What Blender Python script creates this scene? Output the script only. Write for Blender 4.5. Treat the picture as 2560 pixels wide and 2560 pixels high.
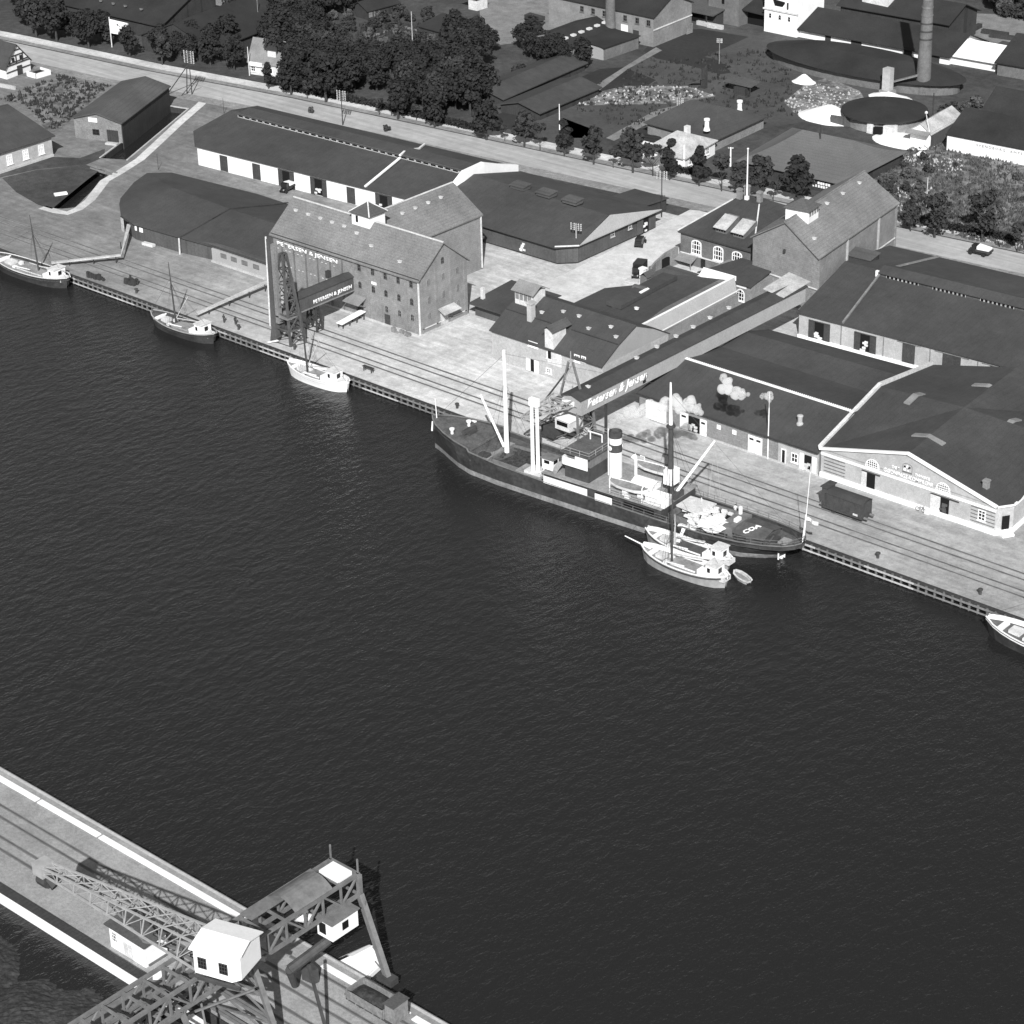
import bpy, bmesh, math, random
from mathutils import Vector, Matrix
from mathutils.geometry import delaunay_2d_cdt
random.seed(7)
S = bpy.context.scene
for o in list(bpy.data.objects): bpy.data.objects.remove(o)
COL = S.collection
PI = math.pi

# ---------------------------------------------------------------- camera
# World: X runs along the far quay (to the lower right of the picture), Y runs inland, Z up, quay top at z = 0.
CAM = Vector((233.26, -256.83, 165.0))
_ang, _th, _ro = math.radians(-42.3), 0.47718, 0.025432
_s, _c = math.sin(_th), math.cos(_th)
_cr, _sr = math.cos(_ro), math.sin(_ro)
_right, _fwd, _down = Vector((1, 0, 0)), Vector((0, _c, -_s)), Vector((0, -_s, -_c))
_r2 = _cr * _right + _sr * _down
_d2 = -_sr * _right + _cr * _down
_turn = Matrix.Rotation(-_ang, 3, 'Z')
AX_R, AX_D, AX_F = _turn @ _r2, _turn @ _d2, _turn @ _fwd
cam = bpy.data.cameras.new('camera')
cam.sensor_width = 36; cam.lens = 36 * 5918.5 / 2560
cam.clip_start = 1; cam.clip_end = 6000
camo = bpy.data.objects.new('camera', cam); COL.objects.link(camo)
R3 = Matrix((AX_R, -AX_D, -AX_F)).transposed()
camo.matrix_world = Matrix.Translation(CAM) @ R3.to_4x4()
S.camera = camo

def at(px, py, z=0.0):
    """A point of the place at height z that the photograph (2560 px) shows at px, py."""
    d = AX_R * ((px - 1280) / 5918.5) + AX_D * ((py - 1280) / 5918.5) + AX_F
    t = (z - CAM.z) / d.z
    p = CAM + d * t
    return Vector((p.x, p.y, z))

# ---------------------------------------------------------------- world, sun, exposure
SUN = Vector((0.88, -1.05, 1.0)).normalized()
W = bpy.data.worlds.new('World'); S.world = W; W.use_nodes = True
wn = W.node_tree
for n in list(wn.nodes): wn.nodes.remove(n)
sky = wn.nodes.new('ShaderNodeTexSky'); sky.sky_type = 'NISHITA'; sky.sun_disc = False
sky.sun_elevation = math.asin(SUN.z); sky.sun_rotation = math.atan2(SUN.x, SUN.y)
sky.altitude = 100; sky.air_density = 1.0; sky.dust_density = 1.0
bw = wn.nodes.new('ShaderNodeRGBToBW')
bg = wn.nodes.new('ShaderNodeBackground'); bg.inputs[1].default_value = 0.085
wo = wn.nodes.new('ShaderNodeOutputWorld')
wn.links.new(sky.outputs[0], bw.inputs[0]); wn.links.new(bw.outputs[0], bg.inputs[0]); wn.links.new(bg.outputs[0], wo.inputs[0])
sl = bpy.data.lights.new('sun', 'SUN'); sl.energy = 4.4; sl.angle = math.radians(0.55); sl.color = (1, 1, 1)
so = bpy.data.objects.new('sun', sl); COL.objects.link(so)
so.rotation_euler = SUN.to_track_quat('Z', 'Y').to_euler()
S.view_settings.view_transform = 'Standard'; S.view_settings.look = 'None'
S.view_settings.exposure = 0.36; S.view_settings.gamma = 1.0; S.view_settings.use_curve_mapping = False
S.cycles.max_bounces = 18; S.cycles.diffuse_bounces = 3; S.cycles.transparent_max_bounces = 12
S.cycles.volume_bounces = 1

# ---------------------------------------------------------------- materials
MATS = {}
def mat(name, col, rough=0.9, layers=(), bump=0.0, bscale=3.0, spec=0.3, stripes=None):
    """Grey procedural material. layers: (scale, strength[, contrast]) noise multiplied into the colour;
    stripes: (axis, period, width, factor) thin lines across the surface."""
    m = bpy.data.materials.new(name); m.use_nodes = True; nt = m.node_tree; N = nt.nodes; L = nt.links
    b = N['Principled BSDF']; b.inputs['Roughness'].default_value = rough
    b.inputs['Specular IOR Level'].default_value = spec
    geo = N.new('ShaderNodeNewGeometry'); cur = None
    def math_(op, a, c):
        n = N.new('ShaderNodeMath'); n.operation = op
        for i, x in enumerate((a, c)):
            if isinstance(x, (int, float)): n.inputs[i].default_value = x
            else: L.new(x, n.inputs[i])
        return n.outputs[0]
    for ly in layers:
        sc, st = ly[0], ly[1]
        src = geo.outputs['Position']
        if len(ly) > 2:
            mp = N.new('ShaderNodeMapping'); mp.inputs['Scale'].default_value = ly[2]; L.new(src, mp.inputs['Vector']); src = mp.outputs[0]
        nz = N.new('ShaderNodeTexNoise'); nz.inputs['Scale'].default_value = sc; nz.inputs['Detail'].default_value = 5; nz.inputs['Roughness'].default_value = 0.65
        L.new(src, nz.inputs['Vector'])
        mr = N.new('ShaderNodeMapRange'); mr.inputs[1].default_value = 0.3; mr.inputs[2].default_value = 0.7
        mr.inputs[3].default_value = 1 - st; mr.inputs[4].default_value = 1 + st; L.new(nz.outputs[0], mr.inputs[0])
        cur = mr.outputs[0] if cur is None else math_('MULTIPLY', cur, mr.outputs[0])
    if stripes:
        sx = N.new('ShaderNodeSeparateXYZ'); L.new(geo.outputs['Position'], sx.inputs[0])
        for ax, per, wd, fac in stripes:
            fr = math_('FRACT', math_('DIVIDE', sx.outputs[ax], per), 0.0)
            lt = math_('LESS_THAN', fr, wd / per)
            k = math_('ADD', math_('MULTIPLY', lt, fac - 1.0), 1.0)
            cur = k if cur is None else math_('MULTIPLY', cur, k)
    if cur is None: b.inputs['Base Color'].default_value = (col, col, col, 1)
    else:
        v = math_('MULTIPLY', cur, col); v = math_('MINIMUM', v, 0.9)
        cc = N.new('ShaderNodeCombineColor')
        for i in range(3): L.new(v, cc.inputs[i])
        L.new(cc.outputs[0], b.inputs['Base Color'])
    if bump:
        nz = N.new('ShaderNodeTexNoise'); nz.inputs['Scale'].default_value = bscale; nz.inputs['Detail'].default_value = 4
        L.new(geo.outputs['Position'], nz.inputs['Vector'])
        bp = N.new('ShaderNodeBump'); bp.inputs['Strength'].default_value = bump; bp.inputs['Distance'].default_value = 0.15
        L.new(nz.outputs[0], bp.inputs['Height']); L.new(bp.outputs[0], b.inputs['Normal'])
    MATS[name] = m
    return m
FINE = (2.2, 0.22)
mat('roof_felt', 0.058, 0.85, [(0.06, 0.22), (0.5, 0.12), (5.0, 0.22)], stripes=[(0, 1.1, 0.10, 0.86)])
mat('roof_felt_long', 0.056, 0.85, [(0.07, 0.22), (0.5, 0.14), (5.0, 0.2)], stripes=[(1, 1.1, 0.10, 0.87)])
mat('roof_dark', 0.028, 0.9, [(0.1, 0.3), (3.0, 0.2)])
mat('roof_tile', 0.18, 0.9, [(0.12, 0.22), (0.6, 0.12), (4.0, 0.28)], stripes=[(2, 0.36, 0.07, 0.85)])
mat('roof_slate', 0.085, 0.8, [(0.12, 0.22), (4.0, 0.25)], stripes=[(2, 0.3, 0.05, 0.85)])
mat('roof_grey', 0.22, 0.9, [(0.2, 0.25), (4.0, 0.2)])
mat('roof_pale', 0.42, 0.9, [(0.35, 0.3), (3.0, 0.22)])
mat('roof_heap', 0.125, 0.95, [(0.08, 0.15), (6.0, 0.25)], stripes=[(2, 0.3, 0.06, 0.9)])
mat('brick', 0.225, 0.95, [(0.25, 0.18), (1.5, 0.15), (7.0, 0.3)], stripes=[(2, 0.4, 0.08, 0.9)])
mat('brick_dark', 0.14, 0.95, [(0.25, 0.2), (1.5, 0.15), (7.0, 0.3)])
mat('brick_pale', 0.40, 0.95, [(0.25, 0.14), (1.5, 0.12), (7.0, 0.25)])
mat('timber_dark', 0.045, 0.9, [(0.3, 0.2), (3.0, 0.25)], stripes=[(0, 0.6, 0.07, 0.7)])
mat('timber_wall', 0.085, 0.9, [(0.2, 0.2), (3.0, 0.2)], stripes=[(0, 0.9, 0.08, 0.8), (1, 0.9, 0.08, 0.8)])
mat('timber_grey', 0.20, 0.9, [(0.4, 0.2), (3.0, 0.3)])
mat('timber_pale', 0.46, 0.9, [(0.4, 0.2), (3.0, 0.25)])
mat('pile_wood', 0.13, 0.9, [(0.6, 0.35), (4.0, 0.3)])
mat('door_dark', 0.055, 0.85, [(1.0, 0.2), (4.0, 0.2)])
mat('gable_pale', 0.34, 0.95, [(0.2, 0.1), (5.0, 0.2)])
mat('whitewash', 0.82, 0.9, [(0.3, 0.06), (3.0, 0.06)])
mat('white_paint', 0.84, 0.6, [(0.8, 0.05)])
mat('offwhite', 0.60, 0.85, [(0.8, 0.2), (4.0, 0.2)])
mat('concrete', 0.45, 0.9, [(0.4, 0.15), (3.0, 0.2)])
mat('steel_grey', 0.16, 0.7, [(1.0, 0.25)], spec=0.4)
mat('steel_dark', 0.055, 0.7, [(1.0, 0.3)], spec=0.4)
mat('steel_pale', 0.34, 0.7, [(1.0, 0.2)], spec=0.4)
mat('rail_steel', 0.10, 0.7, [(0.4, 0.35)])
mat('hull_black', 0.045, 0.6, [(0.25, 0.4), (1.5, 0.35)], spec=0.4)
mat('hull_boottop', 0.22, 0.8, [(0.3, 0.35), (2.0, 0.3)])
mat('deck_iron', 0.10, 0.85, [(0.5, 0.35), (3.0, 0.3)])
mat('deck_wood', 0.26, 0.9, [(0.5, 0.3), (3.0, 0.25)])
mat('tarpaulin', 0.085, 0.85, [(0.6, 0.3), (3.0, 0.15)])
mat('canvas', 0.7, 0.9, [(1.5, 0.25)])
mat('glass_dark', 0.012, 0.25, spec=0.5)
mat('opening', 0.008, 1.0)
mat('car_black', 0.02, 0.3, spec=0.5)
mat('rubber', 0.02, 0.9)
mat('coal', 0.042, 0.95, [(0.15, 0.4), (2.0, 0.6)], bump=1.0, bscale=1.6)
mat('coke', 0.055, 0.95, [(0.3, 0.3), (6.0, 0.5)], bump=0.8, bscale=3.0)
mat('bark', 0.05, 0.95, [(2.0, 0.3)])
mat('leaf_dark', 0.022, 0.9, [(0.6, 0.4), (3.0, 0.3)])
mat('leaf_mid', 0.036, 0.9, [(0.6, 0.4), (3.0, 0.3)])
mat('leaf_light', 0.075, 0.9, [(0.6, 0.35), (3.0, 0.3)])
mat('soil_dark', 0.030, 0.95, [(0.05, 0.25), (1.0, 0.2), (5.0, 0.25)])
mat('soil_mid', 0.07, 0.95, [(0.06, 0.25), (1.0, 0.2), (5.0, 0.25)])
mat('grass', 0.062, 0.95, [(0.06, 0.4), (0.6, 0.3), (4.0, 0.4)])
mat('weeds', 0.16, 0.95, [(0.10, 0.6), (0.7, 0.5), (4.0, 0.4)])
mat('rubble', 0.17, 0.95, [(0.25, 0.8), (1.2, 0.6), (5.0, 0.4)])
mat('path', 0.20, 0.95, [(0.3, 0.3), (3.0, 0.3)])
mat('gravel_bright', 0.56, 0.95, [(0.05, 0.16), (0.4, 0.13), (1.5, 0.10), (7.0, 0.20)])
mat('gravel_mid', 0.33, 0.95, [(0.05, 0.2), (0.4, 0.14), (1.5, 0.10), (7.0, 0.22)])
mat('gravel_dark', 0.165, 0.95, [(0.045, 0.3), (0.35, 0.2), (1.5, 0.15), (7.0, 0.25)])
mat('road_gravel', 0.38, 0.95, [(0.05, 0.15), (0.5, 0.12), (6.0, 0.15), (0.5, 0.2, (0.06, 1.6, 1))])
mat('pavement', 0.55, 0.95, [(0.08, 0.3), (0.8, 0.2), (5.0, 0.2)])
mat('verge', 0.24, 0.95, [(0.1, 0.3), (1.0, 0.3), (5.0, 0.3)])
mat('quay_pale', 0.29, 0.95, [(0.05, 0.2), (0.35, 0.16), (2.0, 0.2), (8.0, 0.2)])
mat('lime', 0.85, 0.95, [(0.5, 0.1)])
# quay ground: lens falloff painted into the gravel, darker at one end, bright mid-quay
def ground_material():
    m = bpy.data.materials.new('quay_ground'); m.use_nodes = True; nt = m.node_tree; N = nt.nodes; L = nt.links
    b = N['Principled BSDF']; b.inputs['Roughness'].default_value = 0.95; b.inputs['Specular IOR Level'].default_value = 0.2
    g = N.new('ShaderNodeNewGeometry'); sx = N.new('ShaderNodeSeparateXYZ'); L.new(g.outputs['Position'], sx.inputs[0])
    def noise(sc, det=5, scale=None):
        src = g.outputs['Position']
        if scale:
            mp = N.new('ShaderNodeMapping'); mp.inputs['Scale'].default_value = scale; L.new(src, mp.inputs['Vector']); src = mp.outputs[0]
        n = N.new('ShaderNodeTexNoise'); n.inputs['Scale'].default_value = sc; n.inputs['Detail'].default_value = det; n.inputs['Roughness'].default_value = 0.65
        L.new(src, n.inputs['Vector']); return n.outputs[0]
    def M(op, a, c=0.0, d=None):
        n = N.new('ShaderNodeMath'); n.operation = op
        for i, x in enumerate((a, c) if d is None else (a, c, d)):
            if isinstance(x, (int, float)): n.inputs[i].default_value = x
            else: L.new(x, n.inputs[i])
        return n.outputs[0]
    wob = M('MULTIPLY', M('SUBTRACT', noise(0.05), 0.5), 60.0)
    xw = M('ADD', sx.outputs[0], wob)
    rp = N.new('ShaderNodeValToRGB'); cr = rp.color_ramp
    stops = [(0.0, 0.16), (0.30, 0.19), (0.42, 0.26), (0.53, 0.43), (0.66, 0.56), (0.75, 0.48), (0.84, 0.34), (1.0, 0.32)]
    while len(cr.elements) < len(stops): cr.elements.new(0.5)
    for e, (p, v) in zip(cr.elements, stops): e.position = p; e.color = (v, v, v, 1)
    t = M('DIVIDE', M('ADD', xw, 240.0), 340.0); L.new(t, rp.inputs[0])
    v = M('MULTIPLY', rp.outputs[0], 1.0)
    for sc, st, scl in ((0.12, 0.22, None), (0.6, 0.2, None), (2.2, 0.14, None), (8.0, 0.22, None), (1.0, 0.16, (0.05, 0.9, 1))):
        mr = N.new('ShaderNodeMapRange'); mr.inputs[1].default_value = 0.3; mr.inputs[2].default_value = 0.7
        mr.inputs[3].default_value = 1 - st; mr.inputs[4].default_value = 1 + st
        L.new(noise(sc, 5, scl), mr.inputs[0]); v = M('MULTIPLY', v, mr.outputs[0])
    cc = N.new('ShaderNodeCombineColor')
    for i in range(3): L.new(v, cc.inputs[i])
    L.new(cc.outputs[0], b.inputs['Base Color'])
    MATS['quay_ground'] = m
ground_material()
def water_material():
    m = bpy.data.materials.new('harbour_water'); m.use_nodes = True; nt = m.node_tree; N = nt.nodes; L = nt.links
    b = N['Principled BSDF']; b.inputs['Base Color'].default_value = (0.017, 0.017, 0.017, 1)
    b.inputs['Roughness'].default_value = 0.06; b.inputs['IOR'].default_value = 1.333
    g = N.new('ShaderNodeNewGeometry')
    h = None
    for sc, det, k, scl in ((0.55, 4, 1.0, (1.5, 0.8, 1)), (2.2, 3, 0.40, (1.4, 0.8, 1)), (0.10, 2, 0.9, (1, 1, 1))):
        mp = N.new('ShaderNodeMapping'); mp.inputs['Scale'].default_value = scl; mp.inputs['Rotation'].default_value = (0, 0, 0.5); L.new(g.outputs['Position'], mp.inputs['Vector'])
        n = N.new('ShaderNodeTexNoise'); n.inputs['Scale'].default_value = sc; n.inputs['Detail'].default_value = det; L.new(mp.outputs[0], n.inputs['Vector'])
        mu = N.new('ShaderNodeMath'); mu.operation = 'MULTIPLY'; mu.inputs[1].default_value = k; L.new(n.outputs[0], mu.inputs[0])
        if h is None: h = mu.outputs[0]
        else:
            ad = N.new('ShaderNodeMath'); L.new(h, ad.inputs[0]); L.new(mu.outputs[0], ad.inputs[1]); h = ad.outputs[0]
    bp = N.new('ShaderNodeBump'); bp.inputs['Strength'].default_value = 0.55; bp.inputs['Distance'].default_value = 0.45
    L.new(h, bp.inputs['Height']); L.new(bp.outputs[0], b.inputs['Normal'])
    MATS['harbour_water'] = m
water_material()

# ---------------------------------------------------------------- helpers
def xy(p): return Vector((p[0], p[1]))
class MB:
    """Collects solids; build() links them as ONE mesh object."""
    def __init__(s, fr=None): s.v = []; s.f = []; s.fr = fr
    def pts(s, ps):
        i = len(s.v)
        for p in ps:
            p = Vector(p)
            s.v.append(s.fr @ p if s.fr else p)
        return i
    def face(s, ps):
        i = s.pts(ps); s.f.append(tuple(range(i, i + len(ps)))); return s
    def hexa(s, p):
        i = s.pts(p)
        for q in ((0, 3, 2, 1), (4, 5, 6, 7), (0, 1, 5, 4), (1, 2, 6, 5), (2, 3, 7, 6), (3, 0, 4, 7)): s.f.append(tuple(i + k for k in q))
        return s
    def box(s, x0, x1, y0, y1, z0, z1):
        return s.hexa([(x0, y0, z0), (x1, y0, z0), (x1, y1, z0), (x0, y1, z0), (x0, y0, z1), (x1, y0, z1), (x1, y1, z1), (x0, y1, z1)])
    def prism(s, poly, z0, z1):
        n = len(poly); za = z0 if hasattr(z0, '__len__') else [z0] * n; zb = z1 if hasattr(z1, '__len__') else [z1] * n
        i = s.pts([(p[0], p[1], za[k]) for k, p in enumerate(poly)] + [(p[0], p[1], zb[k]) for k, p in enumerate(poly)])
        s.f.append(tuple(i + k for k in reversed(range(n)))); s.f.append(tuple(i + n + k for k in range(n)))
        for k in range(n): s.f.append((i + k, i + (k + 1) % n, i + n + (k + 1) % n, i + n + k))
        return s
    def slab(s, top, th):
        """A plate with the given top outline, th thick straight down."""
        n = len(top); i = s.pts([(p[0], p[1], p[2] - th) for p in top] + list(top))
        s.f.append(tuple(i + k for k in reversed(range(n)))); s.f.append(tuple(i + n + k for k in range(n)))
        for k in range(n): s.f.append((i + k, i + (k + 1) % n, i + n + (k + 1) % n, i + n + k))
        return s
    def bar(s, p, q, w, h=None):
        p, q = Vector(p), Vector(q); h = h or w; d = (q - p)
        if d.length < 1e-6: return s
        d.normalize(); up = Vector((0, 0, 1)) if abs(d.z) < 0.95 else Vector((0, 1, 0))
        a = d.cross(up).normalized() * w / 2; b = a.cross(d).normalized() * h / 2
        return s.hexa([p - a - b, p + a - b, p + a + b, p - a + b, q - a - b, q + a - b, q + a + b, q - a + b])
    def tube(s, p, q, r0, r1=None, n=8, cap=True):
        p, q = Vector(p), Vector(q); r1 = r0 if r1 is None else r1; d = (q - p).normalized()
        up = Vector((0, 0, 1)) if abs(d.z) < 0.95 else Vector((0, 1, 0)); a = d.cross(up).normalized(); b = a.cross(d).normalized()
        i = s.pts([p + (a * math.cos(t) + b * math.sin(t)) * r0 for t in (2 * PI * k / n for k in range(n))] + [q + (a * math.cos(t) + b * math.sin(t)) * r1 for t in (2 * PI * k / n for k in range(n))])
        for k in range(n): s.f.append((i + k, i + (k + 1) % n, i + n + (k + 1) % n, i + n + k))
        if cap: s.f.append(tuple(i + k for k in reversed(range(n)))); s.f.append(tuple(i + n + k for k in range(n)))
        return s
    def lathe(s, c, prof, n=16):
        c = Vector(c); rows = [s.pts([c + Vector((r * math.cos(2 * PI * k / n), r * math.sin(2 * PI * k / n), z)) for k in range(n)]) for r, z in prof]
        for a, b in zip(rows, rows[1:]):
            for k in range(n): s.f.append((a + k, a + (k + 1) % n, b + (k + 1) % n, b + k))
        s.f.append(tuple(rows[0] + k for k in reversed(range(n)))); s.f.append(tuple(rows[-1] + k for k in range(n)))
        return s
    def grid(s, P):
        nr, nc = len(P), len(P[0]); i = s.pts([p for r in P for p in r])
        for r in range(nr - 1):
            for c in range(nc - 1): s.f.append((i + r * nc + c, i + r * nc + c + 1, i + (r + 1) * nc + c + 1, i + (r + 1) * nc + c))
        return s
    def mesh(s, name, m):
        me = bpy.data.meshes.new(name); me.from_pydata([tuple(v) for v in s.v], [], s.f); me.validate(); me.update()
        if m: me.materials.append(MATS[m] if isinstance(m, str) else m)
        bm = bmesh.new(); bm.from_mesh(me); bmesh.ops.recalc_face_normals(bm, faces=bm.faces); bm.to_mesh(me); bm.free()
        return me
    def build(s, name, m, parent=None, label=None, local=False, **props):
        """local: the vertices are already in the parent's own frame; else they are world points."""
        if parent is not None and not local:
            inv = frame(parent).inverted(); s.v = [inv @ v for v in s.v]
        o = bpy.data.objects.new(name, s.mesh(name, m)); COL.objects.link(o)
        if parent is not None: o.parent = parent
        if label: o['label'] = label
        for k, v in props.items(): o[k] = v
        return o
def frame(o):
    m = Matrix.Translation(o.location) @ o.rotation_euler.to_matrix().to_4x4()
    return frame(o.parent) @ m if o.parent else m
def thing(name, label, cat, loc, group=None, rz=0.0):
    o = bpy.data.objects.new(name, None); COL.objects.link(o); o.empty_display_size = 0.5
    o.location = loc if len(loc) == 3 else (loc[0], loc[1], 0); o.rotation_euler = (0, 0, rz)
    o['label'] = label; o['category'] = cat
    if group: o['group'] = group
    return o
def tag(o, label, cat, group=None):
    o['label'] = label; o['category'] = cat
    if group: o['group'] = group
    return o
def single(name, mb, m, label, cat, group=None):
    return tag(mb.build(name, m), label, cat, group)
def struct(name, mb, m):
    o = mb.build(name, m); o['kind'] = 'structure'; return o
def dup(o, loc=None, rz=None, label=None, parent=None, scale=None):
    """A copy of a thing with copies of its parts and sub-parts, meshes shared."""
    c = o.copy(); COL.objects.link(c); c.parent = parent
    if loc is not None: c.location = loc
    if rz is not None: c.rotation_euler = (0, 0, rz)
    if scale is not None: c.scale = scale if hasattr(scale, '__len__') else (scale,) * 3
    if label: c['label'] = label
    for ch in list(o.children): dup(ch, parent=c)
    return c
def inst(src, name, parent, off, label=None):
    o = bpy.data.objects.new(name, src); COL.objects.link(o); o.parent = parent; o.location = off
    if label: o['label'] = label
    return o
def wb(mb, o, a, n, s0, s1, d0, d1, z0, z1):
    """A box on a wall: s along it, d out of it, z up, from the wall point o."""
    P = lambda s_, d_, z_: (o[0] + a[0] * s_ + n[0] * d_, o[1] + a[1] * s_ + n[1] * d_, o[2] + z_)
    return mb.hexa([P(s0, d0, z0), P(s1, d0, z0), P(s1, d1, z0), P(s0, d1, z0), P(s0, d0, z1), P(s1, d0, z1), P(s1, d1, z1), P(s0, d1, z1)])
def wpoly(mb, o, a, n, prof, d0, d1):
    """A plate on a wall with outline prof of (s, z)."""
    P = lambda s_, d_, z_: (o[0] + a[0] * s_ + n[0] * d_, o[1] + a[1] * s_ + n[1] * d_, o[2] + z_)
    k = len(prof); i = mb.pts([P(s, d0, z) for s, z in prof] + [P(s, d1, z) for s, z in prof])
    mb.f.append(tuple(i + j for j in reversed(range(k)))); mb.f.append(tuple(i + k + j for j in range(k)))
    for j in range(k): mb.f.append((i + j, i + (j + 1) % k, i + k + (j + 1) % k, i + k + j))
    return mb
def archprof(w, h, n=7, rise=None):
    r = w / 2; rise = r if rise is None else rise
    return [(-r, 0), (r, 0)] + [(r * math.cos(PI * k / n), h - rise + rise * math.sin(PI * k / n)) for k in range(n + 1)]
_wc = {}
def window(par, o, a, n, w, h, cols=2, rows=2, arch=False, fm='white_paint', pm='glass_dark', fw=0.1, bw=0.06, sill=True, name='window', rise=None, label=None):
    """A window standing on the wall at o (bottom centre): frame with bars > pane, sill."""
    key = (round(a[0], 3), round(a[1], 3), round(n[0], 3), round(n[1], 3), w, h, cols, rows, arch, fm, pm, fw, bw, sill, rise)
    if key not in _wc:
        z = (0, 0, 0); f = MB(); p = MB(); s_ = MB()
        if arch:
            out = archprof(w, h, 8, rise); inn = archprof(w - 2 * fw, h - fw, 8, None if rise is None else rise * 0.9)
            wpoly(p, z, a, n, inn, 0.0, 0.03)
            k = len(out)
            inn2 = [(s, max(zz, fw) if zz < fw else zz) for s, zz in inn]
            for j in range(k):
                q = [out[j], out[(j + 1) % k], inn2[(j + 1) % k], inn2[j]]
                wpoly(f, z, a, n, q, 0.0, 0.09)
        else:
            wb(p, z, a, n, -w / 2 + fw, w / 2 - fw, 0, 0.03, fw, h - fw)
            wb(f, z, a, n, -w / 2, w / 2, 0, 0.09, 0, fw); wb(f, z, a, n, -w / 2, w / 2, 0, 0.09, h - fw, h)
            wb(f, z, a, n, -w / 2, -w / 2 + fw, 0, 0.09, fw, h - fw); wb(f, z, a, n, w / 2 - fw, w / 2, 0, 0.09, fw, h - fw)
        top = lambda s: h - fw if not arch else (h - (w / 2 if rise is None else rise) + (w / 2 if rise is None else rise) * math.sqrt(max(0, 1 - (2 * s / w) ** 2)) - fw * 0.8)
        for c in range(1, cols):
            s = -w / 2 + w * c / cols; wb(f, z, a, n, s - bw / 2, s + bw / 2, 0.02, 0.075, fw, max(fw + .05, top(s)))
        for r in range(1, rows):
            zz = h * r / rows; e = w / 2 - fw
            if arch:
                r0 = w / 2 if rise is None else rise
                if zz > h - r0: e = (w / 2) * math.sqrt(max(0, 1 - ((zz - h + r0) / r0) ** 2)) - fw * .7
            if e > 0.05: wb(f, z, a, n, -e, e, 0.02, 0.07, zz - bw / 2, zz + bw / 2)
        if sill: wb(s_, z, a, n, -w / 2 - 0.12, w / 2 + 0.12, 0, 0.2, -0.14, -0.005)
        _wc[key] = (f.mesh('window_frame', fm), p.mesh('pane', pm), s_.mesh('sill', fm) if sill else None)
    fmsh, pmsh, smsh = _wc[key]
    off = frame(par).inverted() @ Vector(o)
    wo_ = inst(fmsh, name, par, off, label); wo_.rotation_euler = (0, 0, -(frame(par).to_euler().z))
    inst(pmsh, 'pane', wo_, (0, 0, 0))
    if smsh: inst(smsh, 'sill', wo_, (0, 0, 0))
    return wo_
def door(par, o, a, n, w, h, m='door_dark', leaf=None, name='door', frame_m=None, lintel=None):
    """A closed door standing on the wall: leaf with planks and frame."""
    d = MB(); wb(d, o, a, n, -w / 2, w / 2, 0, 0.09, 0, h)
    k = max(2, int(w / 0.7))
    for i in range(1, k):
        s = -w / 2 + w * i / k; wb(d, o, a, n, s - .04, s + .04, 0.09, 0.12, 0.05, h - 0.05)
    x = d.build(name, m, par)
    if frame_m:
        f = MB(); wb(f, o, a, n, -w / 2 - .15, -w / 2, 0, .14, 0, h + .15); wb(f, o, a, n, w / 2, w / 2 + .15, 0, .14, 0, h + .15); wb(f, o, a, n, -w / 2, w / 2, 0, .14, h, h + .15)
        f.build('door_frame', frame_m, x)
    if lintel:
        f = MB(); wb(f, o, a, n, -w * .95, w * .95, .02, .16, h + .05, h + .2); f.build('door_rail', lintel, x)
    return x
def doorway(par, o, a, n, w, h, leaf_m='door_dark', both=True, lw=None, fill=None, lintel='door_dark'):
    """An open doorway: dark opening with sliding leaves drawn to its sides, sometimes goods in it."""
    d = MB(); wb(d, o, a, n, -w / 2, w / 2, 0, 0.04, 0, h); x = d.build('doorway', 'opening', par)
    lw = lw or w * 0.6
    l = MB(); wb(l, o, a, n, -w / 2 - lw, -w / 2, 0.02, 0.16, 0, h + .05); l.build('door_leaf', leaf_m, x)
    if both: l = MB(); wb(l, o, a, n, w / 2, w / 2 + lw, 0.02, 0.16, 0, h + .05); l.build('door_leaf', leaf_m, x)
    if lintel: l = MB(); wb(l, o, a, n, -w / 2 - lw, w / 2 + lw, 0.02, 0.2, h + .06, h + .2); l.build('door_rail', lintel, x)
    if fill:
        g = MB(); rr = random.Random(int(o[0] * 7 + o[1]))
        for i in range(7):
            s = -w / 2 + w * (0.1 + 0.62 * rr.random()); z0 = rr.random() * h * 0.62 * (1 - abs(s) / w)
            wb(g, o, a, n, s - .3, s + .3, 0.04, 0.16 + .15 * rr.random(), max(0.0, z0), z0 + .35)
        g.build('sack_heap', fill, x)
    return x
_fontdg = None
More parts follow.
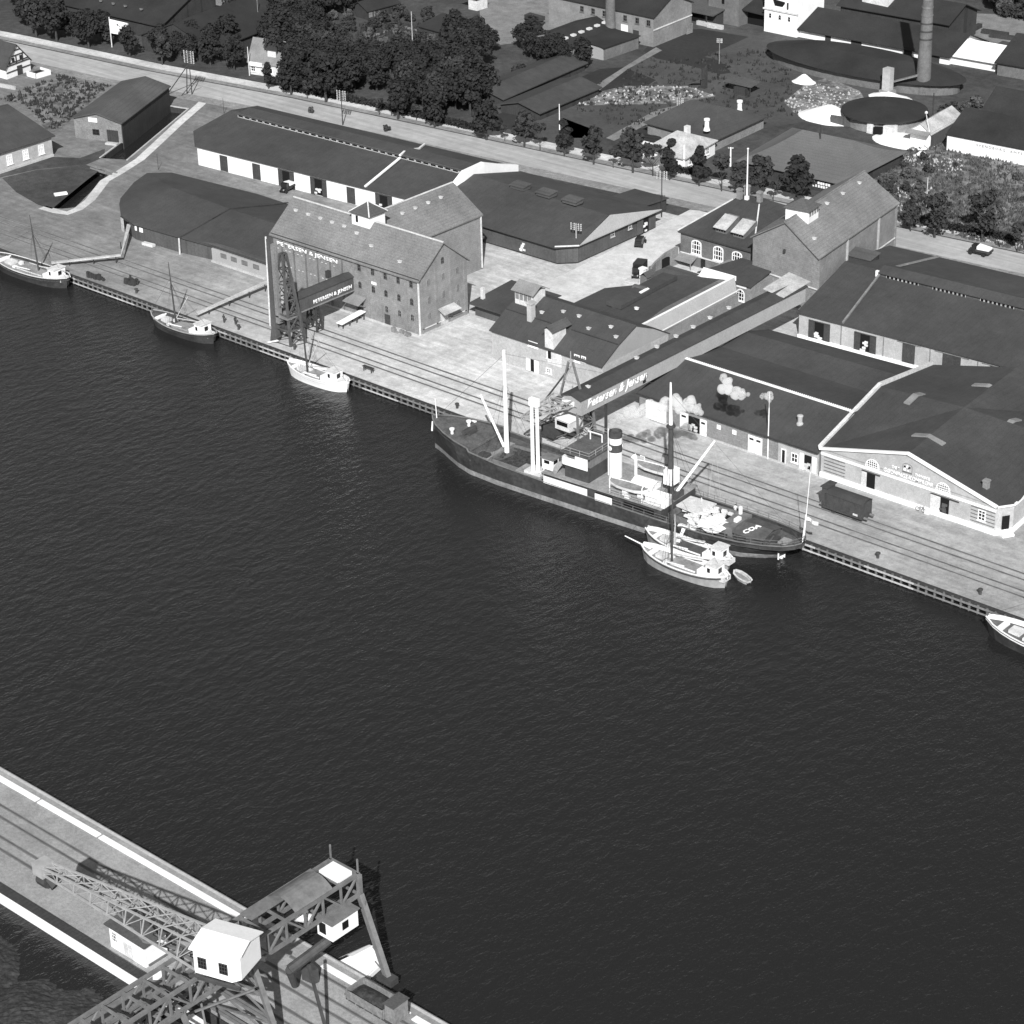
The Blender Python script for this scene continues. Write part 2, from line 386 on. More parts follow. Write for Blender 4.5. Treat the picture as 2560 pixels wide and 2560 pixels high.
def lettering(par, txt, o, a, up, n, length, height, m='white_paint', ext=0.05, shear=0.0, name='lettering', bold=0.02, space=1.0):
    """Raised letters: the text fills length x height from the bottom left point o."""
    cu = bpy.data.curves.new('text', 'FONT'); cu.body = txt; cu.size = 1; cu.offset = bold; cu.shear = shear; cu.space_character = space; cu.resolution_u = 2
    t = bpy.data.objects.new('text', cu); COL.objects.link(t)
    dg = bpy.context.evaluated_depsgraph_get(); dg.update()
    me = bpy.data.meshes.new_from_object(t.evaluated_get(dg)); bpy.data.objects.remove(t); bpy.data.curves.remove(cu)
    xs = [v.co.x for v in me.vertices]; ys = [v.co.y for v in me.vertices]
    x0, x1, y0, y1 = min(xs), max(xs), min(ys), max(ys)
    a, up, n, o = Vector(a), Vector(up), Vector(n), Vector(o)
    bm = bmesh.new(); bm.from_mesh(me)
    r = bmesh.ops.extrude_face_region(bm, geom=list(bm.faces))
    top = {v for v in r['geom'] if isinstance(v, bmesh.types.BMVert)}
    inv = frame(par).inverted()
    for v in bm.verts:
        s = (v.co.x - x0) / (x1 - x0) * length; z = (v.co.y - y0) / (y1 - y0) * height
        v.co = inv @ (o + a * s + up * z + n * (ext if v in top else 0.0))
    bm.to_mesh(me); bm.free(); me.materials.clear(); me.materials.append(MATS[m])
    ob = bpy.data.objects.new(name, me); COL.objects.link(ob); ob.parent = par; return ob
def sheet(name, poly, z, m, kind='structure', holes=()):
    """A flat sheet of ground with the outline poly (x, y) and optional holes."""
    vs = [Vector((p[0], p[1])) for p in poly]; es = [(i, (i + 1) % len(poly)) for i in range(len(poly))]
    for h in holes:
        b = len(vs); vs += [Vector((p[0], p[1])) for p in h]; es += [(b + i, b + (i + 1) % len(h)) for i in range(len(h))]
    V, E, F = delaunay_2d_cdt(vs, es, [], 1, 1e-4)[:3]
    def inside(p, pg):
        c = False; j = len(pg) - 1
        for i in range(len(pg)):
            if (pg[i][1] > p[1]) != (pg[j][1] > p[1]) and p[0] < (pg[j][0] - pg[i][0]) * (p[1] - pg[i][1]) / (pg[j][1] - pg[i][1]) + pg[i][0]: c = not c
            j = i
        return c
    mb = MB(); mb.v = [Vector((v.x, v.y, z)) for v in V]
    for f in F:
        c = sum((V[i] for i in f), Vector((0, 0))) / len(f)
        if inside(c, poly) and not any(inside(c, h) for h in holes): mb.f.append(tuple(f))
    o = mb.build(name, m); o['kind'] = kind
    return o
def gable_roof(mb, A, B, C, D, eave, ridge, over=0.35, th=0.22, hipA=0.0, hipB=0.0):
    """Ridge runs from the middle of A-D to the middle of B-C. Corners in order A, B, C, D. hip pulls the ridge ends in."""
    A, B, C, D = map(xy, (A, B, C, D)); e = (B - A).normalized(); e2 = (C - D).normalized(); f = (D - A).normalized(); g = (C - B).normalized()
    A2, B2 = A - e * over - f * over, B + e * over - g * over; C2, D2 = C + e2 * over + g * over, D - e2 * over + f * over
    w = (D - A).length / 2; drop = (ridge - eave) / w * over
    R1, R2 = (A2 + D2) / 2, (B2 + C2) / 2; d = (R2 - R1).normalized(); R1 = R1 + d * hipA; R2 = R2 - d * hipB; ze = eave - drop
    P = lambda p, z: (p.x, p.y, z)
    mb.slab([P(A2, ze), P(B2, ze), P(R2, ridge), P(R1, ridge)], th); mb.slab([P(C2, ze), P(D2, ze), P(R1, ridge), P(R2, ridge)], th)
    if hipA > 0: mb.slab([P(D2, ze), P(A2, ze), P(R1, ridge)], th)
    if hipB > 0: mb.slab([P(B2, ze), P(C2, ze), P(R2, ridge)], th)
    return mb
def gable_walls(mb, A, B, C, D, eave, ridge, z0=0.0, gA=True, gB=True):
    A, B, C, D = map(xy, (A, B, C, D)); mb.prism([A, B, C, D], z0, eave - 0.12)
    for on, p, q in ((gA, D, A), (gB, B, C)):
        if on:
            m_ = (p + q) / 2; d = (q - p).normalized(); nrm = Vector((d.y, -d.x)) * 0.25
            pr = [p, q, m_]
            i = mb.pts([(p.x, p.y, eave - .14), (q.x, q.y, eave - .14), (m_.x, m_.y, ridge - .2), (p.x - nrm.x, p.y - nrm.y, eave - .14), (q.x - nrm.x, q.y - nrm.y, eave - .14), (m_.x - nrm.x, m_.y - nrm.y, ridge - .2)])
            mb.f += [(i, i + 1, i + 2), (i + 3, i + 5, i + 4), (i, i + 3, i + 4, i + 1), (i + 1, i + 4, i + 5, i + 2), (i + 2, i + 5, i + 3, i)]
    return mb
EX, EXN, EY, EYN = (1, 0), (-1, 0), (0, 1), (0, -1)
# ================================================================ SETTING
WZ = -1.4                                   # water level
mb = MB(); mb.grid([[(x, y, WZ) for x in (-700, -200, 100, 700)] for y in (-500, -114, 0, 200)]); struct('harbour_water', mb, 'harbour_water')
CANAL = [(-161, 47.5), (-155.9, 50.2), (-172.6, 82.5), (-177, 81.0)]
POND = [(-154.8, 43.0), (-150.2, 40.6), (-149.6, 38.5), (-141.0, 24.2), (-142.4, 22.0), (-144.8, 20.6), (-155.5, 36.5), (-158.4, 41.5)]
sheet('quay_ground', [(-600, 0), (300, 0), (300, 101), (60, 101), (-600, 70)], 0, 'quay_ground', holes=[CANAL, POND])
sheet('back_land', [(-600, 70), (60, 101), (300, 101), (300, 700), (-600, 700)], 0, 'grass')
def bank(name, poly, m, depth=-2.2):
    mb = MB(); n = len(poly)
    for i in range(n):
        a, b = poly[i], poly[(i + 1) % n]; mb.face([(a[0], a[1], depth), (b[0], b[1], depth), (b[0], b[1], 0), (a[0], a[1], 0)])
    struct(name, mb, m)
bank('canal_wall', CANAL, 'timber_dark'); bank('pond_bank', POND, 'soil_mid')
# kerbs of the canal, the curved kerb path by the pond
mb = MB()
for a, b in (((-161.3, 47.4), (-177.3, 81.2)), ((-155.4, 50.0), (-172.2, 82.4)), ((-177.3, 81.2), (-172.2, 82.4))): mb.bar((a[0], a[1], .02), (b[0], b[1], .02), .35, .22)
struct('canal_kerb', mb, 'concrete')
def ribbon(pts, w, z):
    L_, R_ = [], []
    for i, p in enumerate(pts):
        p = xy(p); q = xy(pts[min(i + 1, len(pts) - 1)]) - xy(pts[max(i - 1, 0)]); q.normalize(); nn = Vector((-q.y, q.x)) * w / 2
        L_.append(p + nn); R_.append(p - nn)
    return L_ + R_[::-1]
pth = [at(*p) for p in ((545, 215), (500, 262), (450, 305), (400, 352), (350, 398), (300, 430), (262, 452), (225, 500), (196, 522), (168, 533), (140, 528), (105, 518))]
sheet('kerb_path', ribbon(pth, 2.1, 0), 0.004, 'pavement')
sheet('grass_bank', [at(*p) for p in ((5, 445), (90, 425), (215, 412), (250, 425), (215, 452), (130, 522), (95, 512), (40, 480))], 0.004, 'grass')
sheet('shed_lawn', [at(*p) for p in ((0, 420), (130, 392), (200, 395), (262, 372), (262, 392), (215, 412), (90, 424), (0, 444))], 0.004, 'grass')
sheet('vegetable_ground', [at(*p) for p in ((0, 245), (150, 190), (275, 215), (185, 290), (150, 330), (120, 330), (60, 262), (0, 255))], 0.004, 'weeds')
# ---- road, verge, pavement beyond it
RX = [-420, -250, -205, -160, -113, -70, -30, 10, 60, 160, 300]
RN = [60, 82.0, 86.4, 93.0, 97.6, 101.5, 105.5, 109.5, 114.3, 124, 138]
def rline(off): return [(x, y + off) for x, y in zip(RX, RN)]
def rstrip(name, o0, o1, z, m): return sheet(name, rline(o0) + rline(o1)[::-1], z, m)
rstrip('road', 0.0, 9.4, 0.008, 'road_gravel')
rstrip('road_shoulder', -3.5, 0.0, 0.006, 'verge')
rstrip('verge', 9.4, 12.0, 0.008, 'verge')
rstrip('gutter', 9.4, 9.9, 0.012, 'soil_mid')
rstrip('pavement', 12.0, 15.4, 0.012, 'pavement')
mb = MB(); pk = rline(12.0)
for p, q in zip(pk, pk[1:]): mb.bar((p[0], p[1], 0.03), (q[0], q[1], 0.03), 0.2, 0.16)
struct('pavement_kerb', mb, 'concrete')
sheet('lane', [(-41.5, 100.5), (-30, 104), (-26.5, 84), (-28, 64), (-22, 45), (-30, 33), (-38.5, 34), (-38.7, 60)], 0.006, 'gravel_bright')
# ---- land patches inland
def patch(name, pts, m, z=0.004, kind='structure'): return sheet(name, [at(*p) for p in pts], z, m, kind)
patch('sand_yard', ((1195, -40), (1455, -40), (1455, 62), (1335, 82), (1285, 108), (1205, 118)), 'path')
patch('brickfield', ((1395, 250), (1500, 192), (1620, 150), (1660, 70), (1790, 70), (1910, 92), (2080, 120), (2240, 150), (2280, 230), (2100, 290), (1850, 330), (1560, 330), (1500, 345), (1420, 345)), 'soil_mid')
patch('coke_bed', ((1608, 128), (1655, 78), (1752, 72), (1872, 92), (1838, 108), (1762, 142), (1800, 152), (1828, 182), (1800, 186), (1725, 164), (1640, 146)), 'soil_dark', 0.008)
patch('dark_bed', ((1500, 172), (1560, 168), (1640, 200), (1570, 245), (1480, 235), (1410, 262), (1290, 330), (1215, 300), (1330, 245)), 'soil_dark', 0.008)
patch('rubble_ground', ((1960, 255), (2020, 205), (2075, 195), (2150, 228), (2170, 262), (2100, 275), (1985, 282)), 'rubble', 0.012, 'stuff')
patch('rubble_ground', ((1350, 265), (1560, 215), (1720, 215), (1790, 240), (1690, 258), (1560, 262)), 'rubble', 0.012, 'stuff')
patch('drying_ground', ((1200, 290), (1290, 250), (1500, 330), (1440, 385), (1300, 370), (1220, 345)), 'soil_mid', 0.004)
patch('cart_track', ((1515, 345), (1640, 275), (1720, 258), (1725, 268), (1660, 290), (1535, 352)), 'path', 0.012)
patch('weed_field', ((2170, 430), (2250, 375), (2360, 350), (2560, 400), (2640, 420), (2640, 640), (2245, 560), (2225, 500)), 'weeds', 0.004)
patch('rubble_ground', ((2255, 385), (2340, 375), (2410, 400), (2400, 435), (2300, 428), (2250, 412)), 'rubble', 0.012, 'stuff')
patch('rubble_ground', ((2190, 440), (2250, 430), (2330, 470), (2320, 500), (2240, 480)), 'rubble', 0.010, 'stuff')
patch('rubble_ground', ((2250, 505), (2300, 515), (2290, 535), (2240, 525)), 'rubble', 0.010, 'stuff')
patch('storage_field', ((2330, 30), (2640, 40), (2640, 130), (2480, 118), (2330, 92)), 'path', 0.006)
patch('back_yard', ((2210, 30), (2330, 30), (2330, 65), (2225, 68)), 'path', 0.006)
for pts, w in ((((800, 168), (850, 155), (935, 135)), 1.6), (((945, 132), (938, 110), (930, 92), (950, 83), (1000, 66)), 1.5), (((1005, 66), (1045, 78), (1055, 95), (1065, 118)), 1.4), (((1070, 122), (1100, 135), (1125, 140)), 1.4)):
    sheet('garden_path', ribbon([at(*p) for p in pts], w, 0), 0.008, 'path')
patch('light_ground', ((1445, 225), (1475, 222), (1560, 168), (1640, 118), (1655, 126), (1570, 172), (1500, 225)), 'path', 0.010)
patch('garden_soil', ((1530, 368), (1600, 320), (1660, 325), (1690, 340), (1660, 365), (1600, 385)), 'soil_dark', 0.008)
# garden beds with rows
mb = MB()
for i in range(8):
    a, b = at(1545 + 8 * i, 372 - 5 * i), at(1640 + 6 * i, 396 - 7 * i); mb.bar((a.x, a.y, .08), (b.x, b.y, .08), .5, .25)
o = mb.build('garden_rows', 'leaf_dark'); o['kind'] = 'stuff'

# ================================================================ THE FAR QUAY
mb = MB(); mb.box(-420, 260, 0.02, 0.5, -3.5, -0.03); wall = struct('quay_wall', mb, 'timber_dark')
PX0, PSP, PN = -126.5, 1.42, 156
pm = MB(); pm.tube((0, 0, -3.0), (0, 0, 0.02), 0.21, 0.19, 8); pme = pm.mesh('pile', 'pile_wood')
rr = random.Random(3)
for i in range(PN): inst(pme, 'pile', wall, (PX0 + PSP * i + rr.uniform(-.06, .06), -0.72, rr.uniform(-.12, .03)))
for zz, yy, w in ((-0.22, -1.0, .26), (-1.08, -0.98, .22)):
    for k in range(26):
        x0 = PX0 - .5 + k * 8.52; m2 = MB(); m2.box(x0, x0 + 8.46, yy - .06, yy + .06, zz - w / 2 + rr.uniform(-.02, .02), zz + w / 2)
        m2.build('wale', 'timber_grey' if rr.random() < .7 else 'timber_pale', wall)
m2 = MB(); m2.box(-420, 260, -0.62, 0.35, -0.34, -0.06); m2.build('capping_beam', 'timber_dark', wall)
m2 = MB()
for i in range(PN): m2.box(PX0 + PSP * i - .1, PX0 + PSP * i + .1, -0.62, 0.0, -1.15, -0.95)
m2.build('tie_beams', 'timber_dark', wall)['kind'] = 'stuff'
def track(name, ys, x0, x1, m='rail_steel', bed=True, y1=None, z=0.0):
    b = MB()
    for y in ys: b.box(x0, x1, y - .24, y + .24, z - .05, z + .012)
    t = struct(name, b, 'gravel_dark' if not bed else 'verge')
    for y in ys:
        r_ = MB(); r_.box(x0, x1, y - .09, y + .09, z - .05, z + .045); r_.build('rail', m, t)
    return t
track('railway_track', (11.1, 9.5), -230, 200); track('railway_track', (6.65, 5.1), -230, 200)
# ================================================================ THE NEAR QUAY
NY = -114.3
sheet('near_quay_paving', [(-300, NY - 15.8), (250, NY - 15.8), (250, NY - 0.5), (-300, NY - 0.5)], 0, 'quay_pale')
mb = MB(); mb.box(-300, 250, NY - .55, NY - 0.05, -3.5, -0.02); nwall = struct('near_quay_wall', mb, 'concrete')
m2 = MB(); m2.box(-300, 250, NY - 0.05, NY + .15, -0.55, -0.12); m2.build('timber_fender', 'timber_grey', nwall)
m2 = MB()
for x0, x1 in ((-300, 24.5), (24.9, 36.3), (36.7, 61.9), (75.0, 88.2), (89, 250)): m2.box(x0, x1, NY - 2.1, NY - 1.3, -0.1, 0.14)
kerb = struct('quay_kerb', m2, 'whitewash')
track('near_track', (NY - 5.3, NY - 6.9), -300, 250, bed=False); track('near_track', (NY - 9.5, NY - 11.1), -300, 250, bed=False)
track('near_track', (NY - 2.9,), 71, 250, bed=False)
mb = MB(); mb.box(-300, 250, NY - 16.75, NY - 15.7, -4.5, 0.32); bw_ = struct('bunker_wall', mb, 'whitewash')
m2 = MB(); m2.box(-300, 250, NY - 16.8, NY - 15.65, 0.32, 0.46); m2.build('tarred_coping', 'timber_dark', bw_)
sheet('coal_yard', [(-300, NY - 16.76), (250, NY - 16.76), (250, NY - 120), (-300, NY - 120)], -2.6, 'coal')
def heap(name, m, cx, cy, rx, ry, h, z0, nx=44, ny=44, seed=1, label=None, cat=None, top=0.35, rough=0.35, clip=None):
    r0 = random.Random(seed); ph = [(r0.uniform(.15, .5), r0.uniform(.15, .5), r0.uniform(0, 6)) for _ in range(7)]
    P = []
    for j in range(ny):
        row = []
        for i in range(nx):
            u, v = -1 + 2 * i / (nx - 1), -1 + 2 * j / (ny - 1); x, y = cx + rx * u, cy + ry * v
            if clip is not None: y = min(y, clip)
            d = math.hypot(u, v); k = max(0.0, min(1.0, (1.0 - d) / (1 - top))); k = k * k * (3 - 2 * k) * .35 + k * .65
            z = h * k + (rough * sum(math.sin(a * x * 2.2 + b * y * 2.2 + c) for a, b, c in ph) / 4 + r0.uniform(-.12, .12) * rough * 2) * min(1, k * 3)
            row.append((x, y, z0 + z - (0.05 if k <= 0 else 0)))
        P.append(row)
    mb = MB(); mb.grid(P)
    o = mb.build(name, m)
    if label: tag(o, label, cat)
    return o
heap('coal_heap', 'coal', 34, NY - 29, 22, 13.0, 4.3, -2.7, 80, 50, 5, 'long black coal heap against the white bunker wall, left of the crane', 'coal heap', 0.25, .5, NY - 16.9)
heap('coal_heap', 'coal', 59, NY - 30, 17, 13.5, 3.6, -2.7, 70, 50, 9, 'black coal heap sloping down at the crane end of the bunker wall', 'coal heap', 0.2, .5, NY - 16.9)
heap('coke_heap', 'coke', 69.5, NY - 31.5, 9.5, 9, 3.0, -2.7, 46, 40, 4, 'smooth dark grey coke heap under the sloping crane girder', 'coke heap', 0.3, .1, NY - 16.9)
# ================================================================ BUILDINGS ON THE FAR QUAY
def hit(px, py, P0, nrm):
    """Where the line of sight through photo pixel px, py meets the plane through P0."""
    d = AX_R * ((px - 1280) / 5918.5) + AX_D * ((py - 1280) / 5918.5) + AX_F; nrm = Vector(nrm)
    return CAM + d * ((Vector(P0) - CAM).dot(nrm) / d.dot(nrm))
def building(name, label, cat, A, B, C, D, eave, ridge, wm, rm, over=0.35, gA=True, gB=True, hipA=0, hipB=0, z0=-.1, th=.22, rname='roof'):
    c = (xy(A) + xy(C)) / 2; t = thing(name, label, cat, (c.x, c.y, 0))
    w = gable_walls(MB(), A, B, C, D, eave, ridge, z0, gA and not hipA, gB and not hipB).build('wall', wm, t)
    r = gable_roof(MB(), A, B, C, D, eave, ridge, over, th, hipA, hipB).build(rname, rm, t)
    t['_w'] = 0
    return t, w, r
def cap(par, p, q, m='offwhite', w=.3, name='ridge_cap'): return MB().bar(p, q, w, .16).build(name, m, par)
def vents(par, pts, m='offwhite'):
    me = None
    for p in pts:
        if me is None:
            b = MB(); b.box(-.28, .28, -.22, .22, -.1, .22); b.slab([(-.36, -.3, .36), (.36, -.3, .36), (.36, .3, .28), (-.36, .3, .28)], .08); me = b.mesh('roof_vent', m)
        inst(me, 'roof_vent', par, Vector(p) - par.location)
T = lambda x0, y0, s, x, y: (x0 + x * s / 1932, y0 + y * s / 1932)

# ---- the brick granary with its wing
g, gw, gr = building('granary', 'tall brick granary with pale tiled roof and white cupola, behind the timber elevator tower', 'granary', (-76.2, 19.5), (-39, 19.5), (-39, 32), (-76.2, 32), 11.1, 16.1, 'brick', 'roof_tile', .5)
gable_walls(MB(), (-66.8, 32.02), (-66.8, 50.6), (-52.6, 50.6), (-52.6, 32.02), 11.1, 15.6, -.1, False).build('wing_wall', 'brick', g)
gable_roof(MB(), (-66.8, 26), (-66.8, 50.6), (-52.6, 50.6), (-52.6, 26), 11.1, 15.6, .4).build('wing_roof', 'roof_tile', g)
cap(g, (-76.6, 25.75, 16.15), (-60.2, 25.75, 16.15)); cap(g, (-55.2, 25.75, 16.15), (-38.6, 25.75, 16.15)); cap(g, (-59.7, 28, 15.66), (-59.7, 50.9, 15.66))
for x in (-73.8, -70.7, -67.6, -64.5, -61.2, -58.1): MB().box(x - .16, x + .16, 19.36, 19.5, 0, 10.7).build('pilaster', 'brick_dark', g)
for x in (-55.1, -51.6, -48.6, -45.5, -42.2): MB().box(x - .25, x + .25, 19.36, 19.5, 0, 10.9).build('pilaster', 'brick', g)
for y in (20.2, 23.8, 27.6, 31.3): MB().box(-39, -38.86, y - .25, y + .25, 0, 10.9 + (2.0 if 22 < y < 29 else 0)).build('pilaster', 'brick', g)
MB().box(-39.02, -38.78, 19.2, 19.45, .3, 10.6).build('downpipe', 'offwhite', g); MB().box(-52.5, -52.3, 50.4, 50.65, .3, 10.6).build('downpipe', 'offwhite', g)
MB().box(-76.3, -38.9, 19.3, 19.52, 0, .35).build('plinth', 'concrete', g); MB().box(-39.02, -38.8, 19.5, 32.1, 0, .45).build('plinth', 'concrete', g)
MB().box(-39.02, -38.86, 20, 31.6, 1.2, 1.34).build('string_course', 'offwhite', g)
m_ = MB(); m_.box(-76.5, -38.6, 19.22, 19.5, 10.75, 11.0); m_.build('eaves_board', 'timber_dark', g)
for x in (-53.7, -50.3, -47.15, -43.95, -40.8):
    for zb in (8.95, 5.6, 2.6):
        if zb == 2.6 and x < -50: continue
        window(g, (x, 19.5, zb), EX, EYN, .85, 1.35, 2, 2, True, 'brick_dark' if zb > 3 else 'brick', 'glass_dark', .08, .05, False)
for y in (21.95, 25.73, 29.45):
    for zb in (8.95, 5.6, 2.6): 
        if zb == 2.6 and y == 25.73: continue
        window(g, (-39, y, zb), EY, EX, .85, 1.35, 2, 2, True, 'brick', 'brick_dark', .08, .05, False)
window(g, (-39, 25.73, 12.0), EY, EX, .8, 1.3, 2, 2, True, 'brick_dark', 'glass_dark', .08, .05, False)
door(g, (-47.1, 19.5, 0.1), EX, EYN, 1.3, 2.1); door(g, (-39, 25.7, .5), EY, EX, 1.9, 2.3, 'timber_pale'); door(g, (-53.9, 19.5, 1.2), EX, EYN, 1.4, 2.2, 'timber_dark')
b = MB(); b.slab([(-56.0, 19.5, 4.1), (-52.3, 19.5, 4.1), (-52.1, 17.2, 3.3), (-56.2, 17.2, 3.3)], .12); b.bar((-55.8, 17.4, 3.2), (-55.8, 19.5, 2.4), .12); b.bar((-52.4, 17.4, 3.2), (-52.4, 19.5, 2.4), .12); b.build('canopy', 'roof_grey', g)
b = MB(); b.slab([(-38.9, 24.0, 3.9), (-37.1, 23.9, 3.25), (-37.1, 28.3, 3.25), (-38.9, 28.2, 3.9)], .12); b.build('canopy', 'roof_pale', g)
window(g, (-50.1, 19.5, 7.2), EX, EYN, 1.2, .5, 1, 1, False, 'white_paint', 'white_paint', .1, .05, False, name='hatch')
lettering(g, 'PETERSEN & JENSEN', (-75.0, 19.32, 8.72), (1, 0, 0), (0, 0, 1), (0, -1, 0), 15.9, 1.05, bold=.03)
v_ = MB(); rr = random.Random(2)
for zz in (8.2, 5.1):
    for i in range(15): 
        x = -74.9 + i * 1.05
        if abs((x + 73.8) % 3.12) > .3: v_.box(x - .17, x + .17, 19.44, 19.52, zz, zz + .13)
v_.build('air_bricks', 'offwhite', g)['kind'] = 'stuff'
n_f = (0, -5.0, 6.25)
vents(g, [hit(*T(640, 440, 640, x, y), (-60, 25.75, 16.25), n_f) for x, y in ((300, 262), (395, 293), (485, 322), (575, 352), (665, 382), (760, 435), (870, 530), (1085, 650))])
vents(g, [hit(*T(640, 440, 640, x, y), (-59.7, 40, 15.75), (4.5, 0, 7.1)) for x, y in ((1105, 285), (1203, 245), (1300, 205), (1395, 165))])
MB().box(-60, -55.5, 24.4, 28.4, 14.2, 17.5).build('cupola', 'whitewash', g)
cp = [c for c in g.children if c.name.startswith('cupola')][0]
b = MB(); q = [(-60.4, 24.0), (-55.1, 24.0), (-55.1, 28.8), (-60.4, 28.8)]
for i in range(4): b.slab([(*q[i], 17.4), (*q[(i + 1) % 4], 17.4), (-57.75, 26.4, 19.3)], .12)
b.build('cupola_roof', 'roof_slate', cp)
b = MB(); [b.bar((*q[i], 17.42), (-57.75, 26.4, 19.33), .2, .12) for i in range(4)]; b.build('hip_caps', 'offwhite', cp)
b = MB(); b.box(-58.9, -58.4, 24.3, 24.42, 15.7, 16.9); b.build('louvre', 'glass_dark', cp)
# white loading bench and the boards by the granary
t = thing('loading_bench', 'white sloping loading bench on legs against the granary wall', 'bench', (-53, 16.4, 0))
b = MB(); b.slab([(-53.8, 19.2, 1.55), (-52.3, 19.2, 1.55), (-52.3, 13.1, 1.0), (-53.8, 13.1, 1.0)], .12); b.build('bench_top', 'white_paint', t)
for x in (-53.6, -52.5):
    for y, zz in ((13.5, .95), (15.2, 1.1), (17, 1.25), (18.8, 1.4)): MB().bar((x, y, 0), (x, y, zz), .14).build('leg', 'timber_dark', t)
# ---- the timber elevator tower and its bridge
e = thing('grain_elevator', 'dark timber elevator tower at the quay edge with a covered bridge to the brick granary', 'elevator tower', (-56, 3.4, 0))
def lattice(mb, lo, hi, n, w=.16, diag=True):
    """Braced faces between two rings of corner points, n bays."""
    k = len(lo); lo = [Vector(p) for p in lo]; hi = [Vector(p) for p in hi]
    for j in range(n + 1):
        ring = [lo[i].lerp(hi[i], j / n) for i in range(k)]
        for i in range(k): mb.bar(ring[i], ring[(i + 1) % k], w)
        if j < n and diag:
            nx = [lo[i].lerp(hi[i], (j + 1) / n) for i in range(k)]
            for i in range(k): mb.bar(ring[i], nx[(i + 1) % k], w * .8)
    return mb
feet = [(-58.6, 1.7, 0), (-53.9, 1.9, 0), (-53.1, 4.8, 0), (-57.9, 4.8, 0)]; top = [(-56.0, 2.7, 16.8), (-55.3, 2.7, 16.8), (-55.3, 3.6, 16.8), (-56.0, 3.6, 16.8)]
for f_, h_ in zip(feet, top): MB().bar(f_, h_, .36, .36).build('leg', 'timber_wall', e)
lattice(MB(), feet, top, 6, .2).build('bracing', 'timber_wall', e)['kind'] = 'stuff'
b = MB(); b.box(-58.2, -57.2, 1.5, 2.6, .4, 19.4); b.build('elevator_casing', 'timber_wall', e); b = MB(); b.tube((-58.35, 1.4, 3), (-58.0, 1.6, 19.8), .16); b.build('pipe', 'offwhite', e)
b = MB(); b.box(-57.1, -56.3, 1.7, 2.6, 3.8, 18.6); b.build('elevator_casing', 'timber_grey', e)
b = MB(); b.box(-58.6, -54.0, 1.7, 4.9, 5.0, 5.25); b.build('platform', 'timber_grey', e)
b = MB(); b.box(-57.7, -55.2, 5.0, 19.35, 5.05, 7.55); b.build('bridge_wall', 'timber_wall', e)
gable_roof(MB(), (-57.75, 4.6), (-57.75, 19.3), (-55.15, 4.6 + 14.7), (-55.15, 4.6), 7.6, 8.15, .12, .12).build('bridge_roof', 'roof_felt_long', e)
b = MB(); b.box(-57.7, -55.0, 5.0, 19.35, 4.85, 5.03); b.build('bridge_sill', 'timber_grey', e)
lettering(e, 'PETERSEN & JENSEN', (-55.18, 9.2, 5.25), (0, 1, 0), (0, 0, 1), (1, 0, 0), 9.6, .95, bold=.035)
tf = [(-57.6, 9.4, 0), (-55.0, 9.4, 0), (-55.0, 10.9, 0), (-57.6, 10.9, 0)]; tt = [(-57.4, 9.9, 4.9), (-55.3, 9.9, 4.9), (-55.3, 10.4, 4.9), (-57.4, 10.4, 4.9)]
for f_, h_ in zip(tf, tt): MB().bar(f_, h_, .26).build('trestle_leg', 'timber_dark', e)
lattice(MB(), tf, tt, 2, .15).build('trestle_bracing', 'timber_dark', e)['kind'] = 'stuff'
b = MB(); b.box(-57.9, -57.2, 15, 15.8, 8, 9.3); b.build('vent_box', 'timber_dark', e)
b = MB(); b.box(-53.9, -53.6, 3.5, 8.0, 0, .25); b.build('footing', 'concrete', e)
single('white_plank', MB().slab([(-58.3, .35, .32), (-57.9, .35, .32), (-56.6, 1.6, .6), (-57.1, 1.7, .6)], .1), 'white_paint', 'short white plank lying at the quay edge by the elevator tower', 'plank')

# ---- long dark quay shed with the eight sided end
t = thing('quay_shed', 'low dark boarded quay shed with a many sided end, between canal and granary', 'shed', (-108, 33, 0))
E_ = [(-127.6, 25.0), (-122.6, 21.2), (-116.8, 19.4), (-103.6, 20.2), (-96.0, 21.5), (-79.0, 21.6), (-79.0, 45.5), (-110.0, 46.5), (-134.0, 44.4), (-137.8, 41.0), (-135.5, 35.5), (-130.2, 27.5)]
R1, R2, R3_ = (-120.5, 33.5, 6.0), (-103.2, 33.0, 5.6), (-80, 33.6, 5.2)
inner = [(p[0] * .985 - 1.5 if p[0] < -110 and False else p[0] + (0.35 if p[0] < -120 else 0), p[1] + (.4 if p[1] < 30 else -.4)) for p in E_]
MB().prism(inner, -.05, 3.25).build('wall', 'timber_wall', t)
zE = 3.4
def fan(idx, R_): 
    b = MB(); b.slab([(*E_[i], zE) for i in idx] + [R_], .2); return b
b = MB()
P_ = lambda i: (*E_[i], zE)
for q in ([P_(10), P_(11), R1], [P_(11), P_(0), R1], [P_(0), P_(1), R1], [P_(1), P_(2), R1], [P_(2), P_(3), R2, R1], [P_(9), P_(10), R1], [P_(8), P_(9), R1], [P_(7), P_(8), R1, R2]): b.slab(q, .2)
b.build('roof', 'roof_felt', t)
b = MB()
for q in ([(-103.6, 20.2, 3.42), (-96, 21.5, 3.0), (-96, 33.4, 5.4), R2], [(-96, 21.5, 3.0), (-79, 21.6, 3.0), R3_, (-96, 33.4, 5.4)], [R2, R3_, (-79, 45.5, 3.4), (-110, 46.5, 3.4)]): b.slab(q, .2)
b.build('roof_extension', 'roof_felt', t)
MB().bar((-103.6, 20.1, 3.5), (-103.2, 33.0, 5.75), .3, .14).build('roof_seam', 'timber_dark', t); MB().bar((-103.2, 33.0, 5.75), (-101, 46.4, 3.6), .3, .14).build('roof_seam', 'timber_dark', t)
